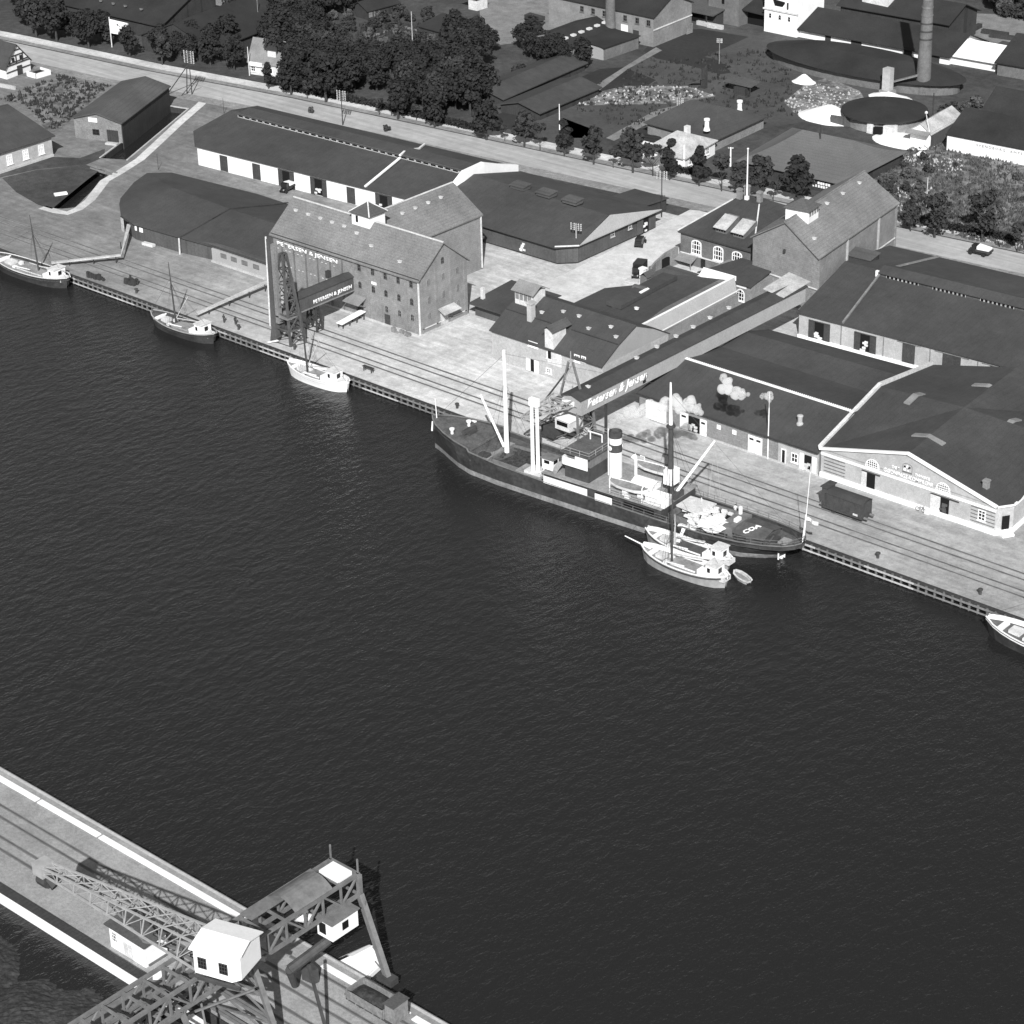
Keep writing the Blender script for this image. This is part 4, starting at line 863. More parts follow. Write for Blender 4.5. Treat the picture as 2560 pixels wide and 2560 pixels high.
lettering(t, 'DET', (60.35, y0 - .02, 5.35), (1, 0, 0), (0, 0, 1), (0, -1, 0), 1.35, .5, bold=.03); lettering(t, 'DANSKE', (64.5, y0 - .02, 5.25), (1, 0, 0), (0, 0, 1), (0, -1, 0), 2.6, .5, bold=.03)
lettering(t, 'GØDNINGS-KOMPAGNI', (58.9, y0 - .02, 4.3), (1, 0, 0), (0, 0, 1), (0, -1, 0), 8.7, .75, bold=.035)
b = MB(); wpoly(b, (63.1, y0, 5.3), EX, EYN, [(-.85, 0), (.85, 0), (.85, 1.2), (.6, 1.5), (0, 1.62), (-.6, 1.5), (-.85, 1.2)], 0, .06); cr = b.build('crest', 'brick_dark', t)
b = MB(); wpoly(b, (63.1, y0, 5.3), EX, EYN, [(-.78, .25), (.78, .25), (.78, 1.17), (.55, 1.42), (0, 1.54), (-.55, 1.42), (-.78, 1.17)], .05, .09); b.build('crest_field', 'brick_pale', cr)
for pr in ([(-.62, .35), (-.2, .35), (-.2, .5), (-.35, .8), (-.62, .7)], [(-.17, .9), (.17, .9), (.2, 1.2), (0, 1.35), (-.2, 1.2)], [(.05, .4), (.3, .35), (.3, .6), (.1, .6)]): b = MB(); wpoly(b, (63.1, y0, 5.3), EX, EYN, pr, .08, .14); b.build('crest_charge', 'white_paint', cr)
for pr in ([(-.6, .85), (-.25, .95), (-.2, 1.15), (-.6, 1.15)], [(.1, .7), (.62, 1.0), (.55, 1.2), (.25, 1.15)]): b = MB(); wpoly(b, (63.1, y0, 5.3), EX, EYN, pr, .08, .12); b.build('crest_charge', 'glass_dark', cr)
def onroof(px_, py_, z_): return at(px_, py_, z_)
for (x, y, dx, dy) in ((1190, 137, 1, 1), (1535, 80, 1, 1), (1270, 325, 1, 1), (1650, 262, 1, 1)):
    p = at(1960 + x * 600 / 1932, 960 + y * 600 / 1932, 7.0); b = MB(); b.slab([(p.x - .75, p.y - .75, p.z + .1), (p.x + .75, p.y - .75, p.z + .1), (p.x + .75, p.y + .75, p.z + .1), (p.x - .75, p.y + .75, p.z + .1)], 1.0); b.build('roof_light', 'white_paint', t)
for (x, y, ax) in ((1160, 410, 0), (1062, 82, 1), (1640, 5, 0), (1838, 290, 1)):
    p = at(1960 + x * 600 / 1932, 960 + y * 600 / 1932, zr + .25); b = MB()
    if ax == 0: b.slab([(p.x - 2.6, p.y - .55, p.z - .62), (p.x, p.y - .55, p.z), (p.x, p.y + .55, p.z), (p.x - 2.6, p.y + .55, p.z - .62)], .22); b.slab([(p.x, p.y - .55, p.z), (p.x + 2.9, p.y - .55, p.z - .62), (p.x + 2.9, p.y + .55, p.z - .62), (p.x, p.y + .55, p.z)], .22)
    else: b.slab([(p.x - .55, p.y - 2.6, p.z - .6), (p.x + .55, p.y - 2.6, p.z - .6), (p.x + .55, p.y, p.z), (p.x - .55, p.y, p.z)], .22); b.slab([(p.x - .55, p.y, p.z), (p.x + .55, p.y, p.z), (p.x + .55, p.y + 2.0, p.z - .5), (p.x - .55, p.y + 2.0, p.z - .5)], .22)
    b.build('ridge_skylight', 'roof_grey', t)
for (px_, py_, z_) in ((1960 + 1625 * .3106, 960 + 850 * .3106, 5.3),):
    p = at(px_, py_, z_); b = MB(); b.box(p.x - .4, p.x + .4, p.y - .4, p.y + .4, p.z - .4, p.z + 1.7); b.box(p.x - .5, p.x + .5, p.y - .5, p.y + .5, p.z + 1.4, p.z + 1.6); b.build('chimney', 'brick', t)
# ---- long double roofed quay shed between the bridge and the fertiliser warehouse
t = thing('double_shed', 'brick quay shed with white plank doors and toothed white ridge beside the goods wagon', 'shed', (30, 36, 0))
MB().prism([(11.6, 18.5), (47.3, 18.5), (46.2, 54.0), (12.8, 52.2)], -.05, 4.0).build('wall', 'brick', t)
b = MB(); b.slab([(11.3, 18.1, 3.95), (47.3, 18.1, 3.95), (46.7, 28.5, 7.0), (11.8, 28.6, 7.0)], .2); b.slab([(11.8, 28.6, 7.0), (46.7, 28.5, 7.0), (46.3, 39.6, 5.2), (12.2, 39.6, 5.2)], .2); b.slab([(12.2, 39.6, 5.2), (46.3, 39.6, 5.2), (46.1, 46.8, 6.0), (12.4, 45.8, 6.0)], .2); b.slab([(12.4, 45.8, 6.0), (46.1, 46.8, 6.0), (46.0, 54.5, 4.1), (12.6, 52.7, 4.1)], .2)
b.build('roof', 'roof_felt', t)
b = MB(); b.bar((11.9, 28.55, 7.1), (46.6, 28.45, 7.1), .32, .16)
for i in range(86): b.box(12.2 + .4 * i, 12.4 + .4 * i, 28.2, 28.75, 7.1, 7.3)
b.build('ridge_cap', 'white_paint', t)
b = MB(); b.bar((11.3, 18.05, 3.9), (47.2, 18.05, 3.9), .2, .2); b.build('gutter', 'timber_dark', t)
MB().box(39.6, 47.2, 18.38, 18.52, 0, 3.6).build('front_panel', 'brick_pale', t)
def plank_door(x, w, h, half=False):
    b = MB(); wb(b, (x, 18.5, .15), EX, EYN, -w / 2, w / 2, 0, .12, 0, h); d = b.build('plank_door', 'white_paint', t)
    n_ = 1 if half else 2
    for k in range(n_): b = MB(); s0 = -w / 2 + w / n_ * (k + .2); wb(b, (x, 18.5, .15), EX, EYN, s0, s0 + w / n_ * .6, .11, .15, h - .75, h - .4); b.build('door_light', 'glass_dark', d)
    if not half: b = MB(); wb(b, (x, 18.5, .15), EX, EYN, -.03, .03, .11, .14, 0, h - .9); b.build('door_joint', 'timber_grey', d)
plank_door(35.1, 2.7, 2.9); plank_door(20.9, 1.6, 2.9, True); plank_door(24.8, 1.3, 2.8, True); doorway(t, (22.95, 18.5, .15), EX, EYN, 2.4, 2.7, 'white_paint', False, .4, 'offwhite', None)
for x in (27.9, 31.0): window(t, (x, 18.5, 2.2), EX, EYN, .75, .75, 1, 1, False, 'white_paint', 'white_paint', .1, .05, False)
door(t, (40.7, 18.4, .2), EX, EYN, .6, 2.3, 'glass_dark', frame_m='white_paint'); window(t, (42.8, 18.38, .95), EX, EYN, 1.25, 1.6, 2, 2, False, 'white_paint', 'glass_dark', .14, .1)
doorway(t, (45.35, 18.4, .2), EX, EYN, 1.5, 2.7, 'white_paint', True, .8, 'offwhite', None)
b = MB(); b.box(38.2, 47.3, 18.2, 18.42, 0, .3); b.build('plinth', 'concrete', t); MB().box(11.6, 38.2, 18.3, 18.5, 0, .2).build('plinth', 'concrete', t)
p = at(1960 + 128 * .3106, 960 + 322 * .3106, 5.3); b = MB(); b.lathe((p.x, p.y, p.z - .5), [(.55, 0), (.55, .6), (.38, .9), (.38, 1.7), (.5, 1.8), (.5, 2.0), (.3, 2.1)], 10); b.build('roof_vent', 'brick_pale', t)
b = MB(); b.box(13.4, 17.2, 17.9, 18.5, .2, 3.3); b.build('sliding_door', 'white_paint', t)
# ---- conveyor gallery from the quay crane to the tall brick warehouse
t = thing('conveyor_gallery', 'long raised conveyor gallery with white painted company lettering, running inland above the shed roofs', 'conveyor bridge', (11.4, 32, 0))
MB().box(9.6, 13.3, 1.8, 62.5, 6.3, 9.2).build('gallery_wall', 'gable_pale', t)
gable_roof(MB(), (9.6, 1.6), (9.6, 62.6), (13.3, 62.6), (13.3, 1.6), 9.2, 9.75, .25, .14).build('gallery_roof', 'roof_felt_long', t)
MB().box(13.3, 13.42, 1.8, 62.5, 9.02, 9.12).build('gutter', 'timber_dark', t)
MB().slab([(9.2, 55.5, 9.95), (13.6, 55.5, 9.4), (13.2, 64.0, 9.6), (8.6, 64, 10.2)], .12).build('roof_patch', 'roof_pale', t)
lettering(t, 'Petersen & Jensen', (13.32, 3.2, 6.6), (0, 1, 0), (0, 0, 1), (1, 0, 0), 15.2, 2.0, ext=.05, shear=.25, bold=.04)
b = MB(); wb(b, (13.3, 17.6, 6.0), EY, EX, -.35, .35, 0, .06, .5, 1.9); b.build('hatch', 'opening', t)
for y in (8.2, 30, 46): 
    for x in (9.9, 13.0): MB().bar((x, y, 0), (x, y, 6.3), .35).build('support', 'timber_dark', t)
vents(t, [hit(1460 + x * 400 / 1932, 600 + y * 400 / 1932, (11, 30, 9.6), (0, 0, 1)) for x, y in ((50, 1780), (636, 1430), (880, 1295), (1112, 1168), (1320, 1055), (1522, 945), (1750, 825))], 'offwhite')
# ---- gate walls and yard wall by the office
t = thing('yard_wall', 'curved brick yard wall with white gate pillar and arched gate beside the office', 'wall', (-23, 68, 0))
b = MB(); ps = [(-25.2, 75.5), (-25.4, 72), (-25.0, 68.5), (-24.3, 66.5)]; zz = [3.6, 3.2, 2.6, 2.4]
for i in range(3): b.hexa([(ps[i][0] - .2, ps[i][1], 0), (ps[i][0] + .2, ps[i][1], 0), (ps[i + 1][0] + .2, ps[i + 1][1], 0), (ps[i + 1][0] - .2, ps[i + 1][1], 0), (ps[i][0] - .2, ps[i][1], zz[i]), (ps[i][0] + .2, ps[i][1], zz[i]), (ps[i + 1][0] + .2, ps[i + 1][1], zz[i + 1]), (ps[i + 1][0] - .2, ps[i + 1][1], zz[i + 1])])
b.build('wall', 'brick', t); b = MB(); b.box(-24.3, -23.4, 63.0, 63.9, 0, 3.0); b.box(-24.45, -23.25, 62.85, 64.05, 3.0, 3.3); b.build('gate_pillar', 'white_paint', t)
MB().box(-24.9, -24.5, 66.4, 67.5, 0, 2.3).build('gate_pillar', 'brick_dark', t); MB().box(-25.3, -24.7, 70.6, 72.6, .1, 2.4).build('gate', 'opening', t)
t = thing('garage', 'low grey roofed brick shed between yard wall and white firewall', 'shed', (-18, 65, 0))
MB().box(-22.0, -14.5, 62.8, 68, -.05, 2.3).build('wall', 'brick_dark', t); MB().slab([(-22.2, 62.6, 2.4), (-14.2, 62.6, 2.4), (-14.6, 68.4, 2.8), (-21.6, 68.4, 2.8)], .16).build('roof', 'roof_slate', t)
t = thing('wash_house', 'tiny gabled brick shed right beside the white gate pillar', 'shed', (-22.3, 63, 0))
MB().box(-23.2, -21.6, 61.8, 63.6, -.05, 2.4).build('wall', 'brick_dark', t); gable_roof(MB(), (-23.2, 61.8), (-23.2, 64.2), (-21.5, 64.2), (-21.5, 61.8), 2.45, 3.2, .12, .1).build('roof', 'roof_slate', t)
t = thing('stable', 'low dark lean-to with plank fence behind the granary gable', 'shed', (-34, 36, 0))
MB().box(-38.2, -27.5, 33.0, 43.0, -.05, 2.6).build('wall', 'timber_wall', t); MB().slab([(-38.6, 31.6, 2.7), (-29.5, 31.6, 2.7), (-26.5, 43.4, 3.5), (-38.6, 43.4, 3.5)], .18).build('roof', 'roof_felt', t); MB().bar((-37.6, 34.5, 2.8), (-37.6, 34.5, 5.0), .6).build('chimney', 'offwhite', t)
# ================================================================ SHIPS AND BOATS
def hull(t, st, bulw, hm, rm, dm, boot=None, bh=.8, wl=WZ, deck_z=None, strake=None, railw=.22):
    """Lofted hull in the frame of t. st: (x, half beam at rail, half beam at waterline, rail z, x at waterline)."""
    h = MB(); bo = MB(); ra = MB(); inn = MB(); sk_ = MB()
    for s in (1, -1):
        rows, br, ir, sr = [], [], [], []
        for x, hr, hw, zr, xw in st:
            f = bh / (zr - wl); lo = (xw + (x - xw) * f, s * (hw + (hr - hw) * f * .8), wl + bh)
            br.append([(xw, s * hw * .7, wl - 1.0), (xw, s * hw, wl), lo])
            rows.append([lo, (xw + (x - xw) * .6, s * (hw + (hr - hw) * .62), wl + bh + (zr - wl - bh) * .5), (x, s * hr, zr)])
            ir.append([(x, s * max(hr - .16, .02), zr), (x, s * max(hr - .22, .02), zr - bulw)])
            sr.append([(x, s * (hr + .03), zr - .42), (x, s * (hr + .04), zr - .20)])
        (bo if boot else h).grid(br); h.grid(rows); inn.grid(ir)
        for a, b in zip(st, st[1:]): ra.bar((a[0], s * a[1], a[3] + .03), (b[0], s * b[1], b[3] + .03), railw, .12)
        if strake: sk_.grid(sr)
    a, b = st[-1], st[0]
    h.face([(a[0], a[1], a[3]), (a[0], -a[1], a[3]), (a[4], -a[2], wl + bh), (a[4], a[2], wl + bh)])
    h.build('hull', hm, t, local=True)
    if boot: bo.build('boot_top', boot, t, local=True)
    if strake: sk_.build('rubbing_strake', strake, t, local=True)
    ra.build('rail', rm, t, local=True); inn.build('bulwark', hm if not strake else rm, t, local=True)
    d = MB(); d.grid([[(x, hr - .1, zr - bulw), (x, 0, zr - bulw + .08), (x, -hr + .1, zr - bulw)] for x, hr, hw, zr, xw in st]); d.build('deck', dm, t, local=True)
def part(t, name, m, mb, label=None): return mb.build(name, m, t, label, local=True)
def stays(t, pairs, r=.025, name='rigging', m='steel_dark'):
    b = MB()
    for p, q in pairs: b.tube(p, q, r, r, 4, False)
    o = b.build(name, m, t, local=True); o['kind'] = 'stuff'; return o
# ---- the cargo steamer
SA = math.atan2(5.0, 69.1)
ship = thing('cargo_steamer', 'large dark cargo steamer with white banded funnel moored along the quay', 'steamer', (26.25, -7.1, 0), rz=SA)
SI = (Matrix.Translation((26.25, -7.1, 0)) @ Matrix.Rotation(SA, 4, 'Z')).inverted()
def sh(px_, py_, z_): return SI @ at(px_, py_, z_)
def tl(x0, y0, s, x, y, z_): return sh(x0 + x * s / 1932, y0 + y * s / 1932, z_)
st = [(-34.7, .12, .08, 4.25, -34.4), (-34.0, .9, .35, 4.15, -33.6), (-32.5, 2.1, 1.0, 4.0, -32), (-30, 3.3, 2.2, 3.75, -29.6), (-27, 4.25, 3.5, 3.45, -26.8), (-24, 4.8, 4.4, 3.2, -24), (-23.6, 4.85, 4.5, 2.7, -23.6), (-18, 5.1, 5.0, 2.25, -18), (-9, 5.15, 5.1, 1.95, -9), (2, 5.15, 5.1, 1.75, 2), (12, 5.1, 5.0, 1.6, 12), (20, 4.9, 4.5, 1.6, 20), (26, 4.4, 3.0, 1.75, 26), (30, 3.6, 1.3, 2.0, 29), (32.6, 2.7, .4, 2.2, 30), (34.0, 1.6, .1, 2.35, 30.5), (34.6, .5, .05, 2.4, 30.6)]
hull(ship, st, .75, 'hull_black', 'steel_grey', 'deck_iron', 'hull_boottop', .85)
part(ship, 'forecastle_deck', 'deck_iron', MB().grid([[(x, hr - .15, zr - .28), (x, 0, zr - .2), (x, -hr + .15, zr - .28)] for x, hr, hw, zr, xw in st[:6]] + [[(-23.4, 4.7, 3.0), (-23.4, 0, 3.1), (-23.4, -4.7, 3.0)]]))
b = MB(); b.box(-23.5, -23.2, -4.75, 4.75, 1.2, 3.05); b.bar((-23.3, -4.7, 3.1), (-23.3, 4.7, 3.1), .5, .22); part(ship, 'forecastle_bulkhead', 'deck_iron', b)
for x, y, h in ((-29.0, -2.2, 1.1), (-28.6, 1.6, 1.1)):
    b = MB(); b.tube((x, y, 3.0), (x, y, 3.0 + h), .26, .22, 8); b.tube((x, y, 3.0 + h), (x, y, 3.25 + h), .42, .42, 8); part(ship, 'ventilator', 'white_paint', b)
b = MB(); b.tube((-30, 3.6, 3.3), (-28.6, 3.4, 3.3), .3, .3, 6); part(ship, 'white_bundle', 'white_paint', b)
b = MB(); b.tube((-33.9, 0, 4.0), (-34.1, 0, 7.4), .09, .06, 6); part(ship, 'jackstaff', 'white_paint', b)
b = MB(); b.tube((-34.5, -.4, 3.4), (-34.5, -.6, 1.8), .12, .16, 6); part(ship, 'anchor', 'white_paint', b)
b = MB(); b.box(-28, -26.4, -1.0, 1.0, 3.0, 3.7); b.tube((-27.2, -1.5, 3.6), (-27.2, 1.5, 3.6), .35, .35, 8); part(ship, 'windlass', 'steel_dark', b)
b = MB(); b.box(-22.9, -20.6, -3.9, 3.2, 1.5, 1.85); part(ship, 'deck_planking', 'deck_wood', b)
b = MB(); b.box(-22.6, -20.9, -3.7, -2.5, 1.8, 2.3); b.box(-21.9, -21.0, 1.0, 2.1, 1.8, 2.5); part(ship, 'winch', 'steel_dark', b)
b = MB(); [b.bar(p, q, .25, .9) for p, q in (((-20.3, -3.6, 1.6), (-13.6, -3.9, 1.6)), ((-20.3, 2.4, 1.6), (-13.6, 2.8, 1.6)), ((-20.3, -3.6, 1.6), (-20.3, 2.4, 1.6)), ((-13.6, -3.9, 1.6), (-13.6, 2.8, 1.6)))]; part(ship, 'hatch_coaming', 'steel_grey', b)
b = MB(); b.box(-20.2, -13.7, -3.6, 2.5, 1.3, 1.62); part(ship, 'coal_hold', 'coal', b)
b = MB(); rr = random.Random(5)
for i in range(26): x, y = rr.uniform(-19.8, -14), rr.uniform(-3.4, 2); b.box(x - .25, x + .25, y - .2, y + .2, 1.6, 1.75 + .3 * rr.random())
part(ship, 'hold_lumps', 'coke', b)['kind'] = 'stuff'
b = MB(); b.tube((-19.9, 0.2, 1.3), (-20.0, 0.2, 19.2), .42, .26, 12); b.box(-20.15, -19.65, -.1, .5, 10.8, 11.2); part(ship, 'foremast', 'white_paint', b)
b = MB(); b.tube((-20.5, .3, 2.4), SI @ Vector((.64, -7.86, 9.8)), .24, .18, 8); part(ship, 'derrick_boom', 'white_paint', b)
kp = SI @ Vector((15.6, -12.2, 2.5))
for dx, dy in ((0, 0), (.75, .35)):
    b = MB(); b.tube((kp.x + dx - .3, kp.y + dy, 2.0), (kp.x + dx - .35, kp.y + dy, 14.8), .33, .26, 10); part(ship, 'king_post', 'white_paint', b)
b = MB(); b.box(kp.x - .75, kp.x + .85, kp.y - .2, kp.y + .55, 13.7, 15.0); part(ship, 'king_post_head', 'white_paint', b)
b = MB(); b.box(-14.2, -9.3, -5.0, -2.2, 1.9, 2.3); part(ship, 'winch_platform', 'deck_wood', b); b = MB(); b.box(-12.6, -9.6, -4.9, -2.4, 2.3, 2.7); part(ship, 'winch_bed', 'offwhite', b)
b = MB(); b.box(-9.6, -7.6, -4.2, -2.6, 3.6, 5.4); wh = part(ship, 'wing_house', 'white_paint', b)
b = MB(); b.box(-9.8, -7.4, -4.4, -2.4, 5.4, 5.55); b.build('house_roof', 'steel_grey', wh, local=True)
for bx in ((-9.2, -8.2, -4.23, -4.18), (-7.62, -7.57, -3.9, -2.9)): MB().box(bx[0], bx[1], bx[2], bx[3], 4.6, 5.15).build('pane', 'glass_dark', wh, local=True)
b = MB(); [b.bar((x, y, 1.6), (x, y, 3.6), .16) for x in (-9.4, -7.8) for y in (-4, -2.8)]; part(ship, 'house_legs', 'white_paint', b)
b = MB(); b.box(-9.0, 12.8, -4.6, 4.6, 1.0, 3.2); part(ship, 'midship_house', 'steel_dark', b)
b = MB(); b.box(-9.2, 13.0, -5.0, 5.0, 3.2, 3.34); part(ship, 'boat_deck', 'deck_wood', b)
b = MB(); b.box(-5.4, -.9, -4.0, 4.0, 3.3, 5.7); part(ship, 'bridge_house', 'steel_dark', b)
b = MB(); b.box(-5.6, -.8, -4.5, -4.38, 5.6, 6.9); b.box(-5.6, -5.45, -4.5, 4.5, 5.6, 6.9); b.box(-3.1, -.8, -4.52, -4.40, 6.9, 7.5); part(ship, 'bridge_dodger', 'white_paint', b)
b = MB(); b.box(-5.2, -.9, -3.6, 3.6, 5.7, 7.5); br_ = part(ship, 'wheelhouse', 'steel_grey', b)
b = MB(); [b.box(-5.26, -5.2, -3.2 + i * .95, -2.6 + i * .95, 6.9, 7.4) for i in range(7)]; b.build('wheelhouse_panes', 'glass_dark', br_, local=True)
b = MB(); b.box(-6.0, -.5, -4.4, 4.4, 7.5, 7.64); part(ship, 'monkey_island', 'deck_iron', b)
def railing(name, pts, h=.95, step=1.6, m='steel_pale', nb=2):
    b = MB()
    for p, q in zip(pts, pts[1:]):
        p, q = Vector(p), Vector(q); n = max(1, int((q - p).length / step))
        for i in range(n + 1): r = p.lerp(q, i / n); b.bar(r, r + Vector((0, 0, h)), .06)
        for k in range(1, nb + 1): b.bar(p + Vector((0, 0, h * k / nb)), q + Vector((0, 0, h * k / nb)), .05)
    o = part(ship, name, m, b); o['kind'] = 'stuff'; return o
railing('bridge_railing', [(-5.9, -4.3, 7.6), (-.6, -4.3, 7.6), (-.6, 4.3, 7.6), (-5.9, 4.3, 7.6), (-5.9, -4.3, 7.6)])
b = MB(); b.tube((-4.6, 1.6, 7.6), (-4.6, 1.6, 9.0), .1); b.bar((-5, 1.6, 8.9), (-2.4, 1.6, 8.9), .14); b.tube((-2.4, 1.6, 7.6), (-2.4, 1.6, 8.9), .1); part(ship, 'awning_frame', 'white_paint', b)
for x in (-7.0,): b = MB(); b.slab([(-8.8, -4.4, 1.9), (-7.9, -4.4, 1.9), (-5.9, -3.8, 5.4), (-6.8, -3.8, 5.4)], .15); part(ship, 'ladder', 'deck_wood', b)
b = MB(); b.box(-8.6, -.4, -5.25, -5.12, 1.8, 2.95); part(ship, 'canvas_screen', 'white_paint', b); b = MB(); b.box(1.1, 4.2, -5.25, -5.12, 1.65, 2.75); part(ship, 'canvas_screen', 'white_paint', b)
b = MB(); b.box(6.0, 11.5, -4.66, -4.58, 1.9, 2.6); b.box(.8, 4.0, -4.66, -4.58, 2.0, 2.7); part(ship, 'side_opening', 'opening', b)
fx, fy = 1.0, .35
b = MB(); b.lathe((fx, fy, 0), [(1.02, 3.2), (1.0, 9.3)], 22); fu = part(ship, 'funnel', 'white_paint', b)
b = MB(); b.lathe((fx, fy, 0), [(1.025, 7.7), (1.025, 9.0)], 22); b.build('funnel_band', 'steel_dark', fu, local=True)
b = MB(); b.lathe((fx, fy, 0), [(1.0, 9.3), (1.0, 10.05)], 22); b.build('funnel_collar', 'white_paint', fu, local=True)
b = MB(); b.lathe((fx, fy, 0), [(1.03, 10.05), (1.06, 10.1), (1.04, 11.0), (.9, 11.02), (.85, 10.5)], 22); b.build('funnel_top', 'steel_dark', fu, local=True)
for ang in (-1.95, 1.2):
    b = MB(); c_ = Vector((fx + math.cos(ang) * 1.0, fy + math.sin(ang) * 1.0, 8.35)); dr = Vector((math.cos(ang), math.sin(ang), 0)); b.tube(c_ - dr * .3, c_ + dr * .06, .42, .42, 14); b.build('funnel_disc', 'white_paint', fu, local=True)
b = MB(); b.tube((fx - 1.15, fy - .2, 3.2), (fx - 1.15, fy - .2, 11.2), .13, .13, 8); part(ship, 'steam_pipe', 'white_paint', b)
def ship_boat(x, y, z, name='lifeboat'):
    b = MB(); sts = [(-3.6, .05, .35), (-3.0, .65, .15), (-1.6, 1.05, 0), (0, 1.15, 0), (1.6, 1.05, 0), (3.0, .65, .15), (3.6, .05, .35)]
    for s in (1, -1): b.grid([[(x + a, y, z - .55), (x + a, y + s * w * .8, z - .1 + h), (x + a, y + s * w, z + .45 + h)] for a, w, h in sts])
    o = part(ship, name, 'white_paint', b)
    c = MB(); c.grid([[(x + a, y + w * .93, z + .36 + h), (x + a, y - w * .93, z + .36 + h)] for a, w, h in sts]); c.build('thwart_boards', 'deck_wood', o, local=True)
    return o
ship_boat(6.2, -3.6, 4.5); ship_boat(6.2, 3.7, 4.5)
for x in (3.4, 9.3):
    for s in (-1, 1): b = MB(); b.tube((x, s * 4.6, 3.3), (x, s * 4.6, 5.6), .09); b.tube((x, s * 4.6, 5.6), (x, s * 3.6, 6.2), .09); part(ship, 'davit', 'white_paint', b)
b = MB(); b.prism([(4.8, -.7), (8.6, -.7), (8.6, 1.5), (4.8, 1.5)], 3.3, [4.1, 4.1, 4.1, 4.1]); b.slab([(4.7, -.8, 4.1), (8.7, -.8, 4.1), (8.7, .4, 4.7), (4.7, .4, 4.7)], .1); b.slab([(4.7, .4, 4.7), (8.7, .4, 4.7), (8.7, 1.6, 4.1), (4.7, 1.6, 4.1)], .1); part(ship, 'engine_skylight', 'white_paint', b)
for x, y, s in ((3.2, 2.6, 1.0), (10.6, 1.4, 1.15), (-.2, 2.9, .7)):
    b = MB(); b.tube((x, y, 3.3), (x, y, 5.4 * s + .6), .24, .24, 8); top_ = 5.4 * s + .6; b.tube((x, y, top_), (x - .5, y, top_ + .45), .3, .52, 10); part(ship, 'cowl_ventilator', 'white_paint', b)
b = MB(); b.box(9.8, 13.2, -4.4, -2.2, 3.3, 4.8); b.box(10.2, 12.0, -4.8, -3.2, 4.8, 5.0); part(ship, 'galley_house', 'white_paint', b)
b = MB(); b.box(12.0, 13.0, -1.2, 1.2, 3.3, 4.2); part(ship, 'winch', 'steel_dark', b)
b = MB(); rr = random.Random(8)
for i in range(9): x, y = rr.uniform(5, 12), rr.uniform(-4.6, -2); b.box(x - .4, x + .4, y - .25, y + .25, 3.34, 3.6 + .5 * rr.random())
part(ship, 'deck_gear', 'canvas', b)['kind'] = 'stuff'
mx, my = 11.2, .3
b = MB(); b.tube((mx, my, 3.2), (mx - .1, my, 14.6), .5, .36, 12); b.lathe((mx - .1, my, 14.3), [(.36, 0), (.7, .1), (.7, .35), (.3, .5)], 10); part(ship, 'mainmast', 'steel_dark', b)
b = MB(); b.tube((mx - .1, my, 14.6), (mx - .2, my, 21.6), .3, .14, 10); part(ship, 'topmast', 'white_paint', b)
b = MB(); b.box(mx - .7, mx + .9, my - 1.0, my + 1.0, 5.2, 7.6); part(ship, 'mast_house', 'white_paint', b)
dk = SI @ Vector((41.8, -1.1, 11.7)); df = Vector((mx + .9, my - .3, 3.6))
b = MB(); b.tube(df, dk, .25, .17, 8); part(ship, 'derrick_boom', 'white_paint', b)
stays(ship, [(dk, (mx - .1, my, 14.6)), (dk, SI @ Vector((43.4, -1.5, 2.6))), (dk, SI @ Vector((41.9, -2.4, 3.0)))], .03, 'cargo_fall', 'steel_pale')
stays(ship, [((mx - .2, my, 21), (-20, .2, 18.6)), ((-20, .2, 18.4), (-34, 0, 4.2)), ((mx - .2, my, 20), (34, 0, 2.6))] + [((mx - .1, my, 14.4), (mx + d, s * 5.0, 1.7)) for s in (-1, 1) for d in (-1, 1, 2.4)] + [((-20, .2, 14), (-20 + d, s * 5, 2.3)) for s in (-1, 1) for d in (-1, 1)], .022)
# aft hold being unloaded, sacks under white cloths
b = MB(); [b.bar(p, q, .3, 1.0) for p, q in (((13.2, -3.2, 1.6), (21.5, -3.6, 1.6)), ((13.2, 3.0, 1.6), (21.5, 3.2, 1.6)), ((13.2, -3.2, 1.6), (13.2, 3, 1.6)), ((21.5, -3.6, 1.6), (21.5, 3.2, 1.6)))]; part(ship, 'hatch_coaming', 'steel_grey', b)
b = MB(); b.box(17.6, 21.3, -3.3, 3.0, 1.3, 1.55); part(ship, 'open_hold', 'opening', b)
b = MB(); b.slab([(13.0, -1.0, 2.5), (17.6, -1.6, 2.5), (17.6, 3.1, 2.4), (13.0, 3.0, 2.4)], .2); part(ship, 'hatch_cover', 'offwhite', b)
b = MB(); rr = random.Random(12)
for i in range(70):
    x, y = rr.gauss(18.6, 1.7), rr.gauss(-1.2, 1.9); x = min(22.3, max(14, x)); y = max(-4.6, min(2.6, y)); z = 1.7 + max(0, 1.3 - .25 * math.hypot(x - 18.6, y + 1.2)) * rr.random()
    b.bar((x - .4, y - .1, z), (x + .4, y + .15 * rr.uniform(-1, 1), z), .5, .32)
sx_ = part(ship, 'sack_pile', 'canvas', b); sx_['kind'] = 'stuff'
b = MB(); b.grid([[(19 + 1.0 * i, -4.7 + 1.0 * j, 2.1 + .25 * math.sin(i * 2 + j) + .12 * j) for j in range(5)] for i in range(5)]); part(ship, 'white_cloth', 'white_paint', b)
b = MB(); b.grid([[(16.2 + .9 * i, -5.35 + .5 * j, 1.75 + .3 * math.sin(i + j * 1.4)) for j in range(4)] for i in range(3)]); part(ship, 'white_cloth', 'white_paint', b)
b = MB(); b.slab([(17.0, -5.3, 1.7), (17.6, -5.3, 1.7), (17.3, -6.7, -.5), (16.9, -6.7, -.5)], .1); part(ship, 'canvas_chute', 'white_paint', b)
